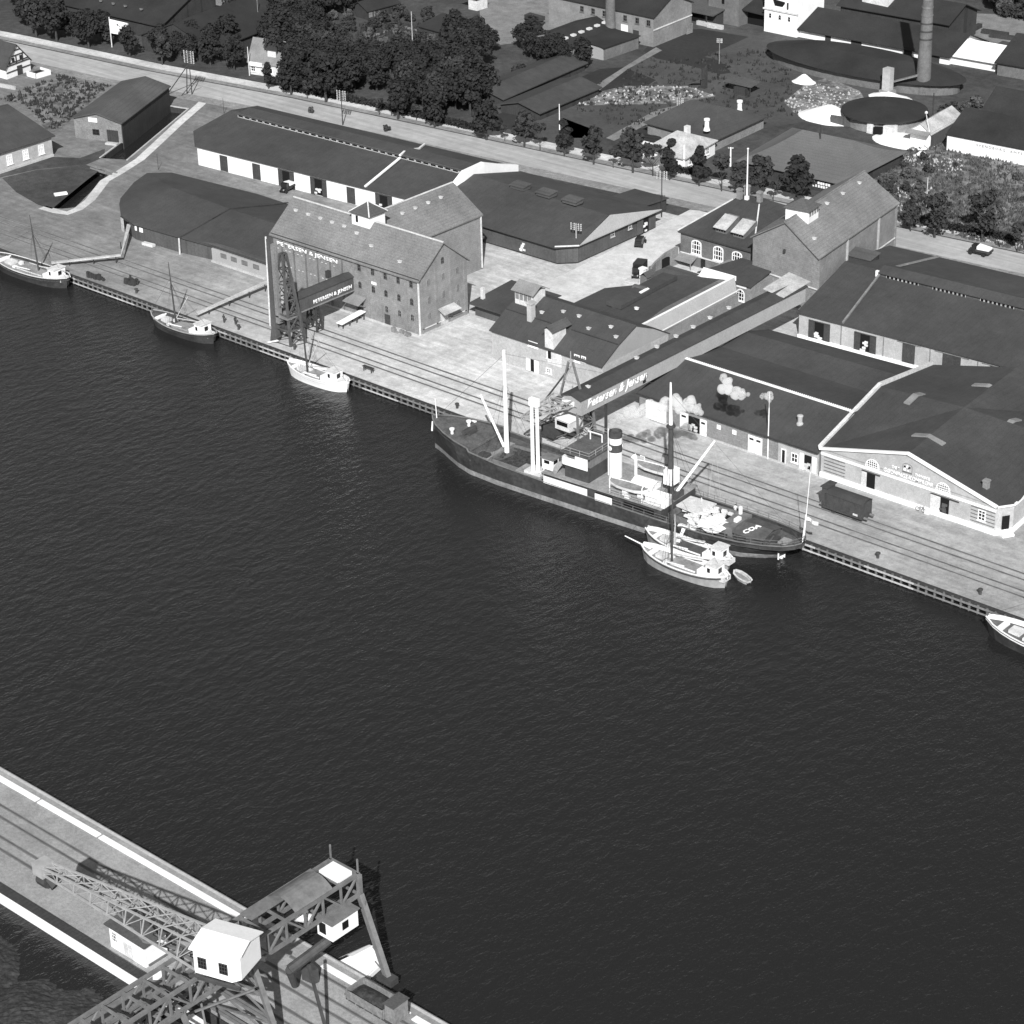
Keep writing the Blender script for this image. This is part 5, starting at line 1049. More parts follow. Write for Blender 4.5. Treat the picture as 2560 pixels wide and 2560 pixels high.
b = MB(); b.box(21.7, 24.0, -2.6, 2.9, 1.1, 2.5); part(ship, 'winch_house', 'steel_grey', b); b = MB(); b.tube((22.4, 2.2, 2.5), (22.4, 2.2, 3.6), .3); b.box(23.0, 23.6, -.6, .6, 2.5, 3.0); part(ship, 'winch', 'white_paint', b)
b = MB(); b.prism([(24.4, -2.7), (29.2, -2.5), (29.2, 2.5), (24.4, 2.9)], 1.2, [2.1, 2.1, 2.1, 2.1]); b.slab([(24.3, -2.9, 2.1), (29.4, -2.7, 2.1), (29.4, .1, 2.75), (24.3, .1, 2.75)], .1); b.slab([(24.3, .1, 2.75), (29.4, .1, 2.75), (29.4, 2.7, 2.1), (24.3, 3.0, 2.1)], .1); tp = part(ship, 'tarpaulin_hatch', 'tarpaulin', b)
L0 = Matrix.Translation((26.25, -7.1, 0)) @ Matrix.Rotation(SA, 4, 'Z')
p0 = L0 @ Vector((26.2, -2.55, 2.22)); p1 = L0 @ Vector((29.2, -.6, 2.68)) - L0 @ Vector((26.3, -2.55, 2.22))
lettering(ship, 'COA', p0, Vector(L0.to_3x3() @ Vector((.45, .87, .2))).normalized(), Vector(L0.to_3x3() @ Vector((-.87, .45, .1))).normalized(), (0, 0, 1), 2.9, 1.0, ext=.05, bold=.05)
b = MB(); b.box(25, 26.6, -3.6, -2.9, 1.1, 2.0); b.box(28.8, 30.6, -1.2, .3, 1.2, 2.0); b.tube((29.6, -1.8, 1.2), (30.2, -1.0, 2.6), .2); b.box(22.2, 23.6, -4.0, -3.2, 1.0, 1.8); part(ship, 'deck_gear', 'steel_dark', b)['kind'] = 'stuff'
b = MB(); b.box(30.8, 32.2, -.9, .9, 1.3, 1.7); part(ship, 'skylight', 'deck_wood', b)
rl = [(x, -hr + .05, zr) for x, hr, hw, zr, xw in st if x > 0]; rl2 = [(x, hr - .05, zr) for x, hr, hw, zr, xw in st if x > 0]
railing('stern_railing', rl + rl2[::-1], .9, 2.0, 'steel_grey'); railing('side_railing', [(3.6, -4.95, 3.3), (12.9, -4.95, 3.3)], .95, 1.6)
b = MB(); b.tube((34.3, 0.2, 2.2), (34.5, .6, 6.7), .1, .06, 6); fs = part(ship, 'ensign_staff', 'white_paint', b)
b = MB(); b.grid([[(34.5 + .42 * i, .5 + .25 * math.sin(i * 1.3), 6.3 - .28 * j - .05 * i) for j in range(3)] for i in range(6)]); b.build('ensign', 'white_paint', fs, local=True)
b = MB(); b.tube((34.0, 1.2, 2.4), (34.4, 1.6, 14.0), .07, .04, 6); part(ship, 'stern_pole', 'white_paint', b)
b = MB(); b.slab([(30.2, 0, -1.0), (31.6, 0, -1.0), (31.6, .12, .3), (30.3, .12, .3)], .1); b.box(30.6, 31.2, -.15, .15, -2.4, .2); part(ship, 'rudder', 'white_paint', b)
b = MB(); b.tube((31.0, -.9, -1.2), (31.0, -.9, .9), .12); part(ship, 'draught_board', 'white_paint', b)
# ---- sailing coasters
def coaster(name, label, cx, cy, rz, L, B, fb, hm, rm, dm, house=True, house_x=.3, strake=None, white_bow=False, grp='small cargo vessels moored in the harbour', mast_h=12, mast_x=-.12, mast_m='steel_dark', lean=0.0, bowsprit=0, hold='deck_wood', boom=False):
    t = thing(name, label, 'boat', (cx, cy, 0), grp, rz); h = L / 2; z0 = WZ + fb
    st = []
    for k in range(13):
        u = -1 + 2 * k / 12; s = max(.02, (1 - abs(u) ** (2.3 if u < 0 else 3.0))) ** .62; sheer = .62 * u * u * (1.25 if u < 0 else .8)
        st.append((h * u, B / 2 * s + (.12 if k in (0, 12) else 0), B / 2 * s * .82, z0 + sheer, h * u * .94))
    hull(t, st, .55, hm, rm, dm, None, .45, WZ, strake=strake, railw=.2)
    zd = z0 - .45
    part(t, 'cargo_hatch', hold, MB().box(-.22 * h, house_x * h - .8, -B * .27, B * .27, zd - .1, zd + .42))
    part(t, 'hatch_coaming', rm, MB().bar((-.22 * h, -B * .28, zd + .4), (house_x * h - .8, -B * .28, zd + .4), .14, .2).bar((-.22 * h, B * .28, zd + .4), (house_x * h - .8, B * .28, zd + .4), .14, .2))
    if house:
        x0 = house_x * h; w = B * .24
        hb = part(t, 'wheelhouse', 'white_paint', MB().box(x0 + .9, x0 + 2.7, -w, w, zd, zd + 2.15))
        MB().box(x0 + .75, x0 + 2.85, -w - .15, w + .15, zd + 2.15, zd + 2.28).build('house_roof', 'offwhite', hb, local=True)
        MB().box(x0 + 1.2, x0 + 1.7, -w - .04, -w + .02, zd + 1.0, zd + 1.7).build('pane', 'glass_dark', hb, local=True); MB().box(x0 + 2.68, x0 + 2.74, -.4, .4, zd + .9, zd + 1.7).build('pane', 'glass_dark', hb, local=True)
        part(t, 'cabin_trunk', 'white_paint', MB().box(x0 - .5, x0 + .9, -w * 1.15, w * 1.15, zd, zd + .95)); part(t, 'engine_casing', 'offwhite', MB().box(x0 + 2.8, x0 + 4.0, -w * .8, w * .8, zd, zd + .7))
    part(t, 'fore_house', 'offwhite', MB().box(-.62 * h, -.45 * h, -B * .16, B * .14, zd, zd + .7))
    part(t, 'anchor_windlass', 'white_paint', MB().box(-.78 * h, -.70 * h, -B * .2, B * .2, zd + .1, zd + .7).tube((-.74 * h, -B * .3, zd + .6), (-.74 * h, B * .3, zd + .6), .16, .16, 8))
    part(t, 'deck_clutter', 'canvas', MB().box(-.4 * h, -.33 * h, .5, 1.2, zd, zd + .6).box(-.38 * h, -.30 * h, -1.3, -.6, zd, zd + .4).tube((-.28 * h, -1.5, zd + .6), (.1 * h, -1.2, zd + .7), .14, .12, 6))['kind'] = 'stuff'
    x = mast_x * h * 2
    m = MB(); m.tube((x, 0, zd), (x + lean, 0, zd + mast_h * .72), .17, .13, 8); m.tube((x + lean, 0, zd + mast_h * .72), (x + lean * 1.4, 0, zd + mast_h), .11, .05, 8); part(t, 'mast', mast_m, m)
    bm_ = MB(); bm_.tube((x + .3, .1, zd + 1.3), (x + L * .34, .4, zd + 1.9), .12, .09, 6)
    if boom: bm_.tube((x + .3, 0, zd + 1.5), (x + L * .18, .8, zd + mast_h * .5), .1, .07, 6)
    part(t, 'boom', 'timber_pale', bm_)
    if bowsprit: part(t, 'bowsprit', 'white_paint', MB().tube((-h + 1.5, 0, z0 + .35), (-h - bowsprit, 0, z0 + .95), .14, .08, 8))
    stays(t, [((x + lean, 0, zd + mast_h * .75), (-h - bowsprit * .9, 0, z0 + .8)), ((x + lean, 0, zd + mast_h * .72), (h * .92, 0, z0 + .3))] + [((x + lean, 0, zd + mast_h * .68), (x + .5 * k, s * B / 2 * .97, z0)) for k in (-.5, .6, 1.7) for s in (-1, 1)], .02)
    return t
coaster('sailing_coaster', 'dark coaster with white stern house at the far left, leftmost of the moored boats', -120.2, -3.4, .05, 21.5, 5.8, 1.75, 'hull_black', 'offwhite', 'deck_wood', house_x=.52, mast_h=11.5, mast_x=.1, lean=-.5)
coaster('sailing_coaster', 'dark hulled coaster with white bow gear, second boat from the left along the quay', -76.2, -3.5, .02, 16.8, 5.0, 1.5, 'hull_black', 'steel_pale', 'deck_iron', house_x=.40, mast_h=12, mast_x=-.12, lean=-.4, boom=True)
coaster('sailing_coaster', 'small all white double ended coaster moored by the elevator tower', -41.5, -3.4, .03, 14.4, 4.4, 1.6, 'white_paint', 'white_paint', 'deck_wood', house_x=.30, mast_h=13, mast_x=-.18, lean=-.5, boom=True)
coaster('sailing_coaster', 'grey galeas with white rail and long bowsprit, outer of the two boats beside the steamer', 48.9, -17.3, .03, 15.4, 4.5, 1.6, 'steel_pale', 'white_paint', 'deck_wood', house_x=.46, strake='steel_dark', mast_h=17.5, mast_x=-.15, bowsprit=3.2, mast_m='steel_dark')
coaster('sailing_coaster', 'pale galeas with open hold wedged between the steamer and the outer grey boat', 46.2, -13.0, .04, 15.2, 4.2, 1.7, 'steel_pale', 'white_paint', 'deck_wood', house_x=.5, strake='steel_dark', mast_h=5, mast_x=-.16, mast_m='timber_pale', hold='tarpaulin')
t = coaster('motor_coaster', 'dark coaster with white strake cut off by the right edge of the picture', 101.5, -4.2, .02, 20, 5.4, 1.9, 'hull_black', 'white_paint', 'deck_iron', house_x=.4, strake='white_paint', mast_h=9, mast_x=-.1)
t = thing('dinghy', 'small pale dinghy lying astern of the grey galeas', 'dinghy', (56.5, -13.6, 0), rz=-.35)
hull(t, [(-1.9, .1, .05, -.75, -1.8), (-1.2, .65, .5, -.85, -1.2), (0, .8, .7, -.9, 0), (1.2, .7, .55, -.88, 1.2), (1.8, .5, .35, -.85, 1.75)], .25, 'timber_pale', 'offwhite', 'deck_wood', None, .2)
# ---- steam drifting from the funnel pipe
def puffs(name, pts, label, seed):
    r0 = random.Random(seed); bm = bmesh.new()
    for (x, y, z, r) in pts:
        n_ = 6
        for k in range(n_):
            d = Vector((r0.gauss(0, 1), r0.gauss(0, 1), r0.gauss(0, .8))) * r * .42; rr_ = r * r0.uniform(.35, .75)
            g = bmesh.ops.create_icosphere(bm, subdivisions=2, radius=rr_, matrix=Matrix.Translation((x + d.x, y + d.y, z + d.z)))
            for v in g['verts']: v.co += Vector((r0.uniform(-1, 1), r0.uniform(-1, 1), r0.uniform(-1, 1))) * rr_ * .10
    me = bpy.data.meshes.new(name); bm.to_mesh(me); bm.free(); me.materials.append(MATS['steam'])
    o = bpy.data.objects.new(name, me); COL.objects.link(o); return tag(o, label, 'steam')
m = bpy.data.materials.new('steam'); m.use_nodes = True; nt = m.node_tree
for n in list(nt.nodes): nt.nodes.remove(n)
ou = nt.nodes.new('ShaderNodeOutputMaterial'); pv = nt.nodes.new('ShaderNodeVolumePrincipled'); pv.inputs['Color'].default_value = (1, 1, 1, 1); pv.inputs['Density'].default_value = 1.5; pv.inputs['Anisotropy'].default_value = 0.0
nt.links.new(pv.outputs[0], ou.inputs['Volume']); MATS['steam'] = m
pl = []
ctl = [(26.2, -7.0, 11.4, .32), (26.5, -6.4, 12.2, .55), (27.0, -5.0, 12.8, .8), (28.0, -2.9, 13.0, .95), (28.9, -1.0, 13.1, 1.05), (29.8, 1.0, 13.2, 1.15), (30.7, 2.9, 13.2, 1.35), (32.1, 3.6, 13.2, 1.4), (33.8, 4.0, 13.0, 1.2), (35.6, 4.4, 12.8, .8)]
for a, b in zip(ctl, ctl[1:]):
    for k in range(2): q = [a[i] + (b[i] - a[i]) * k / 2 for i in range(4)]; pl.append(q)
puffs('steam_plume', pl, 'white plume of steam trailing from the steamer funnel over the quay', 4)
puffs('steam_puff', [(31.0, 15.6, 13, .9), (31.6, 14.6, 12.8, 1.1), (33.2, 13.4, 13, 1.3), (35, 12.8, 13, 1.2), (36.8, 12.6, 13, .8)], 'broken white puff of steam above the toothed shed roof', 6)
puffs('steam_wisp', [(39.4, 14.2, 13, .6), (40.6, 14.2, 13, .75)], 'small separate white wisp of steam right of the larger puff', 7)
S.cycles.volume_bounces = 16
# ================================================================ CRANES
c2 = thing('quay_crane', 'light lattice grab crane on the quay at the water end of the conveyor gallery', 'crane', (9.5, 3.5, 0))
ft = [(6.3, 1.6, 0), (12.8, 1.6, 0), (12.6, 6.4, 0), (6.3, 6.4, 0)]; tp_ = [(7.2, 2.0, 7.4), (12.2, 2.0, 7.4), (12.2, 5.6, 7.4), (7.2, 5.6, 7.4)]
for a, b_ in zip(ft, tp_): MB().bar(a, b_, .3).build('leg', 'steel_grey', c2)
lattice(MB(), ft, tp_, 2, .15).build('bracing', 'steel_grey', c2)['kind'] = 'stuff'
MB().box(7.0, 12.4, 1.8, 5.8, 7.35, 7.5).build('platform', 'steel_grey', c2)
for p, q in (((7.2, 3.8, 7.4), (8.9, 4, 13.8)), ((12.2, 3.8, 7.4), (9.7, 4, 13.9))): MB().bar(p, q, .3).build('mast', 'steel_grey', c2)
b = MB(); b.bar((8.9, 4, 13.8), (9.7, 4, 13.9), .3); b.bar((9.3, 4, 13.9), (9.3, 4, 15.6), .12); b.bar((8.0, 3.9, 10.3), (10.9, 3.9, 10.3), .2); b.bar((8.0, 3.9, 10.3), (9.7, 4, 13.8), .14); b.bar((8.4, 4, 12), (10.4, 4, 12), .15); b.build('mast_head', 'steel_pale', c2)
MB().bar((8.9, 4, 12.5), (4.3, 3.4, 6.0), .25).build('back_stay', 'steel_dark', c2)
JA, JB = [(7.4, 2.0, 7.5), (11.8, 2.0, 7.5), (11.8, 2.0, 8.6), (7.4, 2.0, 8.6)], [(8.9, -7.6, 8.0), (9.7, -7.6, 8.0), (9.7, -7.6, 8.3), (8.9, -7.6, 8.3)]
b = MB(); [b.bar(p, q, .16) for p, q in zip(JA, JB)]; b.build('jib', 'steel_pale', c2); lattice(MB(), JA, JB, 6, .1).build('jib_bracing', 'steel_pale', c2)['kind'] = 'stuff'
b = MB(); b.box(8.6, 11.6, .8, 4.2, 3.2, 5.0); cb = b.build('driver_cabin', 'offwhite', c2); MB().slab([(8.4, .6, 5.25), (11.8, .6, 5.05), (11.8, 4.4, 5.05), (8.4, 4.4, 5.25)], .12).build('cabin_roof', 'white_paint', cb); MB().box(9.0, 11.2, .74, .82, 4.0, 4.7).build('pane', 'glass_dark', cb)
b = MB(); b.box(6.0, 8.4, .4, 3.0, 1.4, 3.2); b.build('counterweight', 'steel_dark', c2)
b = MB(); b.box(9.4, 11.8, 1.6, 3.4, 7.5, 8.4); b.build('winch_house', 'white_paint', c2)
# ---- big coal gantry on the near quay
gc = thing('coal_gantry', 'large steel coal gantry crane with white machine house over the near quay, bottom left', 'crane', (76, -122, 0))
xl, xr = 73.9, 78.1; yA, yB = -112.7, -156
def truss(x, y0, y1, z0, z1, n, w=.22):
    ch = MB(); ch.bar((x, y0, z0), (x, y1, z0), w * 1.5, .4); ch.bar((x, y0, z1), (x, y1, z1), w * 1.5, .4); ch.build('girder_chord', 'steel_grey', gc)
    b = MB()
    for i in range(n):
        a, c = y0 + (y1 - y0) * i / n, y0 + (y1 - y0) * (i + 1) / n
        b.bar((x, a, z0), (x, a, z1), w); b.bar((x, a, z0 if i % 2 else z1), (x, c, z1 if i % 2 else z0), w)
    o = b.build('girder_bracing', 'steel_grey', gc); o['kind'] = 'stuff'
truss(xl, yA, yB, 9.3, 12.0, 16); truss(xr, yA, yB, 9.3, 12.0, 16)
b = MB()
for i in range(17): y = yA + (yB - yA) * i / 16; b.bar((xl, y, 12.0), (xr, y, 12.0), .25); b.bar((xl, y, 9.3), (xr, y, 9.3), .25)
b.build('cross_girders', 'steel_grey', gc)['kind'] = 'stuff'
MB().slab([(xl - .2, -115.6, 12.35), (xl + 1.6, -115.6, 12.35), (xl + 1.6, -126, 12.35), (xl - .2, -126, 12.35)], .14).build('walkway', 'steel_grey', gc)
b = MB(); n_ = 8
b.grid([[(xl - .1 + (xr - xl + .2) * i / n_, y, 12.35 + 1.0 * math.sin(PI * i / n_)) for i in range(n_ + 1)] for y in (-116.6, -122.2)]); b.build('curved_cover', 'steel_grey', gc)
b = MB(); b.slab([(xl + .9, -113.2, 12.5), (xr - .4, -113.2, 12.5), (xr - .4, -115.4, 12.5), (xl + .9, -115.4, 12.5)], .5); b.build('white_cover', 'white_paint', gc)
MB().box(xl - .2, xr + .2, yA - .2, yA + .15, 11.6, 12.2).build('end_beam', 'steel_grey', gc)
for x in (xl, xr): MB().bar((x, yA, 12.1), (x, yA, 14.0), .16).build('end_post', 'steel_grey', gc)
for xf, xt in ((82.4, 78.2), (67.9, 73.8)):
    lg = MB(); lg.bar((xf, -113.3, .6), (xt, -112.7, 9.4), .6, .75).bar((xt, -112.7, 9.4), (xt, -112.7, 12), .5, .5); l_ = lg.build('water_leg', 'steel_grey', gc)
    MB().box(xf - 1.1, xf + 1.1, -113.9, -112.7, -.1, .75).build('bogie', 'steel_dark', l_)
    b = MB()
    for k in range(5):
        f = k / 5; p = Vector((xf, -113.3, .6)).lerp(Vector((xt, -112.7, 9.4)), f); b.bar(p, (p.x + (xt - p.x) * .55 + (-.5 if xt > xf else .5), p.y, p.z + 1.2), .12)
    b.build('leg_lacing', 'steel_grey', l_)['kind'] = 'stuff'
    lg = MB(); lg.bar((xf, -129.2, .5), (xt, -128.6, 9.4), .55, .55); l_ = lg.build('land_leg', 'steel_grey', gc)
    MB().box(xf - 1.0, xf + 1.0, -129.9, -128.6, 0, .7).build('bogie', 'steel_dark', l_)
LA, LB = [(70.0, -138, -2.5), (83.0, -138, -2.5), (83.0, -147, -2.5), (70.0, -147, -2.5)], [(73.6, -138.6, 9.2), (78.4, -138.6, 9.2), (78.4, -143, 9.2), (73.6, -143, 9.2)]
for p, q in zip(LA, LB): MB().bar(p, q, .45).build('yard_leg', 'steel_grey', gc)
lattice(MB(), LA, LB, 4, .28).build('yard_leg_bracing', 'steel_grey', gc)['kind'] = 'stuff'
LC = [(69.5, -129.2, .4), (82.6, -129.2, .4), (82.2, -128.8, .4), (69.5, -128.8, .4)]; LD = [(73.8, -128.9, 9.2), (78.2, -128.9, 9.2), (78.2, -128.5, 9.2), (73.8, -128.5, 9.2)]
lattice(MB(), LC, LD, 3, .24).build('portal_bracing', 'steel_grey', gc)['kind'] = 'stuff'
b = MB(); b.bar((70.5, -130, 3.5), (71.5, -146, 3.0), .3); b.bar((82, -130, 4), (80.5, -146, 3.4), .3); b.bar((71, -131, 9), (82, -138, 3), .22); b.bar((81, -131, 9), (71, -139, 3), .22); b.bar((70, -134, 1.2), (82, -134, 1.6), .25); b.build('portal_struts', 'steel_grey', gc)['kind'] = 'stuff'
MB().bar((82.4, -124.6, 9.0), (84.2, -124.2, -.0), .28).build('access_pole', 'steel_dark', gc)
cb = MB().prism([(77.25, -118.4), (79.6, -118.4), (79.6, -114.5), (77.25, -114.5)], 6.9, 9.1).build('driver_cabin', 'white_paint', gc)
MB().box(79.58, 79.65, -116.9, -116.0, 7.6, 8.6).build('pane', 'glass_dark', cb); MB().box(77.0, 79.8, -118.6, -114.3, 9.1, 9.22).build('cabin_roof', 'steel_grey', cb); MB().box(77.6, 78.6, -118.46, -118.38, 7.4, 8.8).build('pane', 'glass_dark', cb)
b = MB(); b.tube((78.4, -117.9, 6.3), (77.0, -122.6, 4.4), .55, .6, 10); b.tube((77.0, -122.6, 4.4), (76.0, -121.2, .9), .5, .35, 10); b.build('coal_chute', 'steel_dark', gc)
MB().prism([(75.0, -119.2), (76.6, -119.0), (76.8, -118.3), (75.2, -118.0)], .0, 1.9).build('hopper', 'steel_dark', gc)
MB().tube((77.4, -119.2, 9.4), (75.8, -120.0, 9.5), .55, .55, 8).build('white_drum', 'white_paint', gc)
Mh = Matrix.Translation((79.4, -132.9, 0)) @ Matrix.Rotation(.30, 4, 'Z')
for y in (-2.6, 2.6): b = MB(Mh); b.bar((-3.0, y, 12.2), (3.0, y, 12.2), .35); b.build('turntable_beam', 'steel_dark', gc)
b = MB(Mh); b.prism([(-2.5, -2.35), (1.9, -2.35), (2.6, -1.6), (2.6, 2.35), (-2.5, 2.35)], 12.5, [15.6] * 5); mh = b.build('machine_house', 'white_paint', gc)
b = MB(Mh); b.slab([(-2.8, -2.7, 15.7), (2.0, -2.7, 15.7), (2.9, -1.8, 15.7), (2.9, 0, 16.4), (-2.8, 0, 16.4)], .14); b.slab([(-2.8, 0, 16.4), (2.9, 0, 16.4), (2.9, 2.7, 15.7), (-2.8, 2.7, 15.7)], .14); b.build('house_roof', 'whitewash', mh)
for x in (-1.5, 1.0):
    o_ = Mh @ Vector((x, -2.35, 13.3)); a_ = Mh.to_3x3() @ Vector((1, 0, 0)); n_2 = Mh.to_3x3() @ Vector((0, -1, 0))
    window(gc, o_, (a_.x, a_.y), (n_2.x, n_2.y), 1.0, 1.35, 3, 3, False, 'steel_dark', 'glass_dark', .07, .05, False)
J0 = [Mh @ Vector(p) for p in ((-2.6, -2.2, 12.7), (-2.6, 2.2, 12.7), (-2.2, 1.5, 15.4), (-2.2, -1.5, 15.4))]; J1 = [Vector((52.0, -135.4, 12.6)), Vector((51.8, -134.2, 12.6)), Vector((51.8, -134.2, 13.5)), Vector((52.0, -135.4, 13.5))]
b = MB(); [b.bar(p, q, .2) for p, q in zip(J0, J1)]; b.build('jib', 'steel_pale', gc); lattice(MB(), J0, J1, 9, .11).build('jib_bracing', 'steel_pale', gc)['kind'] = 'stuff'
b = MB(); b.box(50.9, 52.6, -135.7, -133.9, 12.2, 13.7); b.build('jib_head', 'steel_pale', gc); b = MB(); b.tube((51.2, -134.8, 11.5), (52.6, -134.8, 11.5), .9, .9, 10); b.tube((51.8, -134.8, 12.3), (53.4, -134.5, 11.2), .5, .8, 8); b.build('grab', 'steel_dark', gc)
b = MB(); b.bar(Mh @ Vector((-2.6, 0, 13)), (66.5, -133.6, 9.6), .3); b.bar((66.5, -133.6, 9.6), (60, -133.8, 12.8), .16); b.bar((70, -131.6, 9.4), (70, -135.8, 9.4), .2); b.bar((66, -131.8, 9.2), (74, -131.2, 9.2), .2); b.build('jib_struts', 'steel_grey', gc)['kind'] = 'stuff'
b = MB(); b.tube((63.2, -130.2, 1.3), (64.0, -129.6, 1.3), .8, .8, 10); b.box(62.6, 64.6, -131, -129.6, .46, .9); b.build('trolley', 'offwhite', gc)
MB().slab([(63.2, -130.2, 1.25), (65.6, -130.2, 1.25), (65.6, -152, 1.25), (63.2, -152, 1.25)], .9).build('yard_girder', 'steel_grey', gc)
MB().bar((73.2, -138, 1.2), (83.5, -138, 1.2), .4).build('tie_beam', 'steel_grey', gc)
# ---- coal office hut and things on the near quay
t = thing('coal_hut', 'small white hut with dark roof standing on the near quay beside the crane jib', 'hut', (57, -127.6, 0))
MB().box(54.2, 60.2, -129.0, -125.8, -.02, 3.0).build('wall', 'white_paint', t); MB().slab([(53.7, -129.3, 3.15), (60.6, -129.3, 3.05), (60.6, -125.4, 3.35), (53.7, -125.4, 3.45)], .16).build('roof', 'roof_slate', t)
window(t, (55.1, -129.0, 1.1), EX, EYN, .95, 1.35, 3, 3, False, 'white_paint', 'glass_dark', .1, .05, False); door(t, (57.4, -129, .1), EX, EYN, 1.5, 1.9, 'offwhite')
t = thing('coal_wagon', 'open railway wagon heaped with coal with a brake cabin, near quay at the bottom edge', 'railway wagon', (85, -117.75, 0))
def wheels(t, xs, yc, gauge=1.5, r=.48, base=.12):
    for x in xs:
        for s in (-1, 1): MB().tube((x, yc + s * (gauge / 2 - .07), r + base * .3), (x, yc + s * (gauge / 2 + .07), r + base * .3), r, r, 14).build('wheel', 'steel_dark', t)
wheels(t, (83.3, 87.3), -117.75)
b = MB(); b.box(81.8, 88.6, -119.1, -116.4, .75, 1.0); b.box(81.2, 81.8, -118.7, -118.4, .8, 1.0); b.box(81.2, 81.8, -117.1, -116.8, .8, 1.0); b.build('underframe', 'steel_dark', t)
b = MB(); b.box(81.9, 87.5, -119.15, -119.05, 1.0, 2.1); b.box(81.9, 87.5, -116.45, -116.35, 1.0, 2.1); b.box(81.8, 81.92, -119.15, -116.35, 1.0, 2.1); b.box(87.45, 87.57, -119.15, -116.35, 1.0, 2.2); [b.box(x - .06, x + .06, -119.22, -119.12, .9, 2.15) for x in (82.2, 83.4, 84.7, 86, 87.2)]; b.build('wagon_body', 'timber_grey', t)
P = [[(82.0 + 5.4 * i / 12, -119.0 + 2.5 * j / 8, 1.25 + .85 * max(0, 1 - ((i - 5.5) / 6.5) ** 2) * max(0, 1 - ((j - 4) / 4.6) ** 2)) for j in range(9)] for i in range(13)]
MB().grid(P).build('coal_load', 'coal', t)
b = MB(); b.box(87.7, 89.1, -119.0, -116.9, 1.0, 3.2); bcab = b.build('brake_cabin', 'timber_grey', t); MB().slab([(87.6, -119.2, 3.3), (89.2, -119.2, 3.3), (89.2, -116.7, 3.3), (87.6, -116.7, 3.3)], .1).build('cabin_roof', 'roof_slate', bcab)
b = MB(); b.grid([[(74.9 + 4.6 * i / 6 * (1 - .28 * j / 5) + .7 * j / 5, -113.6 + 3.2 * j / 5, -1.0 + (1.9 - .35 * j / 5) * math.sin(PI * (.08 + .84 * i / 6))) for i in range(7)] for j in range(6)]); b.prism([(74.9, -113.8), (79.5, -113.8), (79, -110.2), (75.6, -110.2)], -1.6, -.9)
single('covered_barge', b, 'white_paint', 'white covered barge end lying at the near quay under the gantry cabin', 'barge')
# ---- covered goods wagon on the far quay
t = thing('goods_wagon', 'dark covered railway wagon with raised brake cabin, in front of the white trimmed gable', 'railway wagon', (58, 10.3, 0))
wheels(t, (56.3, 60.2), 10.3)
MB().box(54.6, 61.8, 9.0, 11.6, .75, 1.05).build('underframe', 'steel_dark', t)
for x in (53.9, 61.8):
    for y in (9.5, 11.1): MB().tube((x, y, .95), (x + .65, y, .95), .2, .2, 8).build('buffer', 'steel_grey', t)
b = MB(); b.box(55.2, 61.7, 8.95, 11.65, 1.05, 3.25); [b.box(x - .05, x + .05, 8.9, 8.97, 1.05, 3.2) for x in (55.4, 56.7, 58.0, 59.3, 60.5, 61.6)]; b.build('wagon_body', 'door_dark', t)
b = MB(); b.grid([[(x, 8.85 + 2.9 * j / 6, 3.25 + .38 * math.sin(PI * j / 6)) for j in range(7)] for x in (55.1, 61.8)]); b.build('wagon_roof', 'roof_felt_long', t)
b = MB(); b.box(54.3, 55.2, 9.2, 11.4, 1.0, 3.9); b.slab([(54.1, 9.0, 4.1), (55.4, 9.0, 4.1), (55.4, 11.6, 4.1), (54.1, 11.6, 4.1)], .16); b.build('brake_cabin', 'door_dark', t)
MB().box(57.7, 59.4, 8.88, 8.96, 1.1, 3.1).build('sliding_door', 'door_dark', t); MB().box(60.2, 61.0, 8.86, 8.94, 1.2, 1.5).build('number_board', 'offwhite', t)

# ================================================================ VEHICLES AND SMALL THINGS
def car(name, label, p, rz, kind='car'):
    t = thing(name, label, 'truck' if kind != 'car' else 'car', (p[0], p[1], 0.01), None, rz)
    part(t, 'body', 'car_black', MB().prism([(-2.0, -.7), (1.9, -.55), (1.9, .55), (-2.0, .7)], .45, [1.05, .95, .95, 1.05]).prism([(-1.9, -.68), (.5, -.66), (.5, .66), (-1.9, .68)], 1.0, 1.35))
    if kind == 'car':
        part(t, 'cabin', 'car_black', MB().prism([(-1.7, -.66), (.45, -.62), (.45, .62), (-1.7, .66)], 1.3, [1.85, 1.8, 1.8, 1.85])); part(t, 'windows', 'glass_dark', MB().box(-1.5, .3, -.68, -.62, 1.35, 1.7).box(.44, .5, -.5, .5, 1.35, 1.75))
        part(t, 'bonnet_shine', 'steel_grey', MB().box(.6, 1.85, -.3, .3, 1.0, 1.12))
    elif kind == 'box':
        part(t, 'box_body', 'car_black', MB().box(-2.6, .3, -1.0, 1.0, .9, 2.6)); part(t, 'cabin', 'car_black', MB().box(.4, 1.3, -.8, .8, .9, 2.1))
    else:
        part(t, 'cargo_bed', 'timber_dark', MB().box(-2.6, .3, -.95, .95, .9, 1.3)); part(t, 'cabin', 'car_black', MB().box(.35, 1.2, -.75, .75, 1.0, 2.0)); part(t, 'white_load', 'white_paint', MB().prism([(-2.4, -.8), (.1, -.8), (.1, .8), (-2.4, .8)], 1.3, [1.7, 2.0, 1.9, 1.6]))
    for x in (-1.35, 1.35):
        for y in (-.72, .72): part(t, 'wheel', 'rubber', MB().tube((x, y - .1, .36), (x, y + .1, .36), .37, .37, 12))
    for y in (-.5, .5): part(t, 'headlight', 'steel_pale', MB().tube((1.85, y, .9), (2.05, y, .9), .14, .14, 8))
    return t
car('parked_car', 'black car parked beside the pale gabled warehouse wall', (-36.9, 78.9), 2.0)
car('delivery_van', 'dark boxy van standing by the white gate pillar', (-27.0, 66.0), -1.2, 'box')
car('lorry', 'dark lorry with a white load on the main road at the far right', (16.6, 114.6), .12 + PI, 'load')
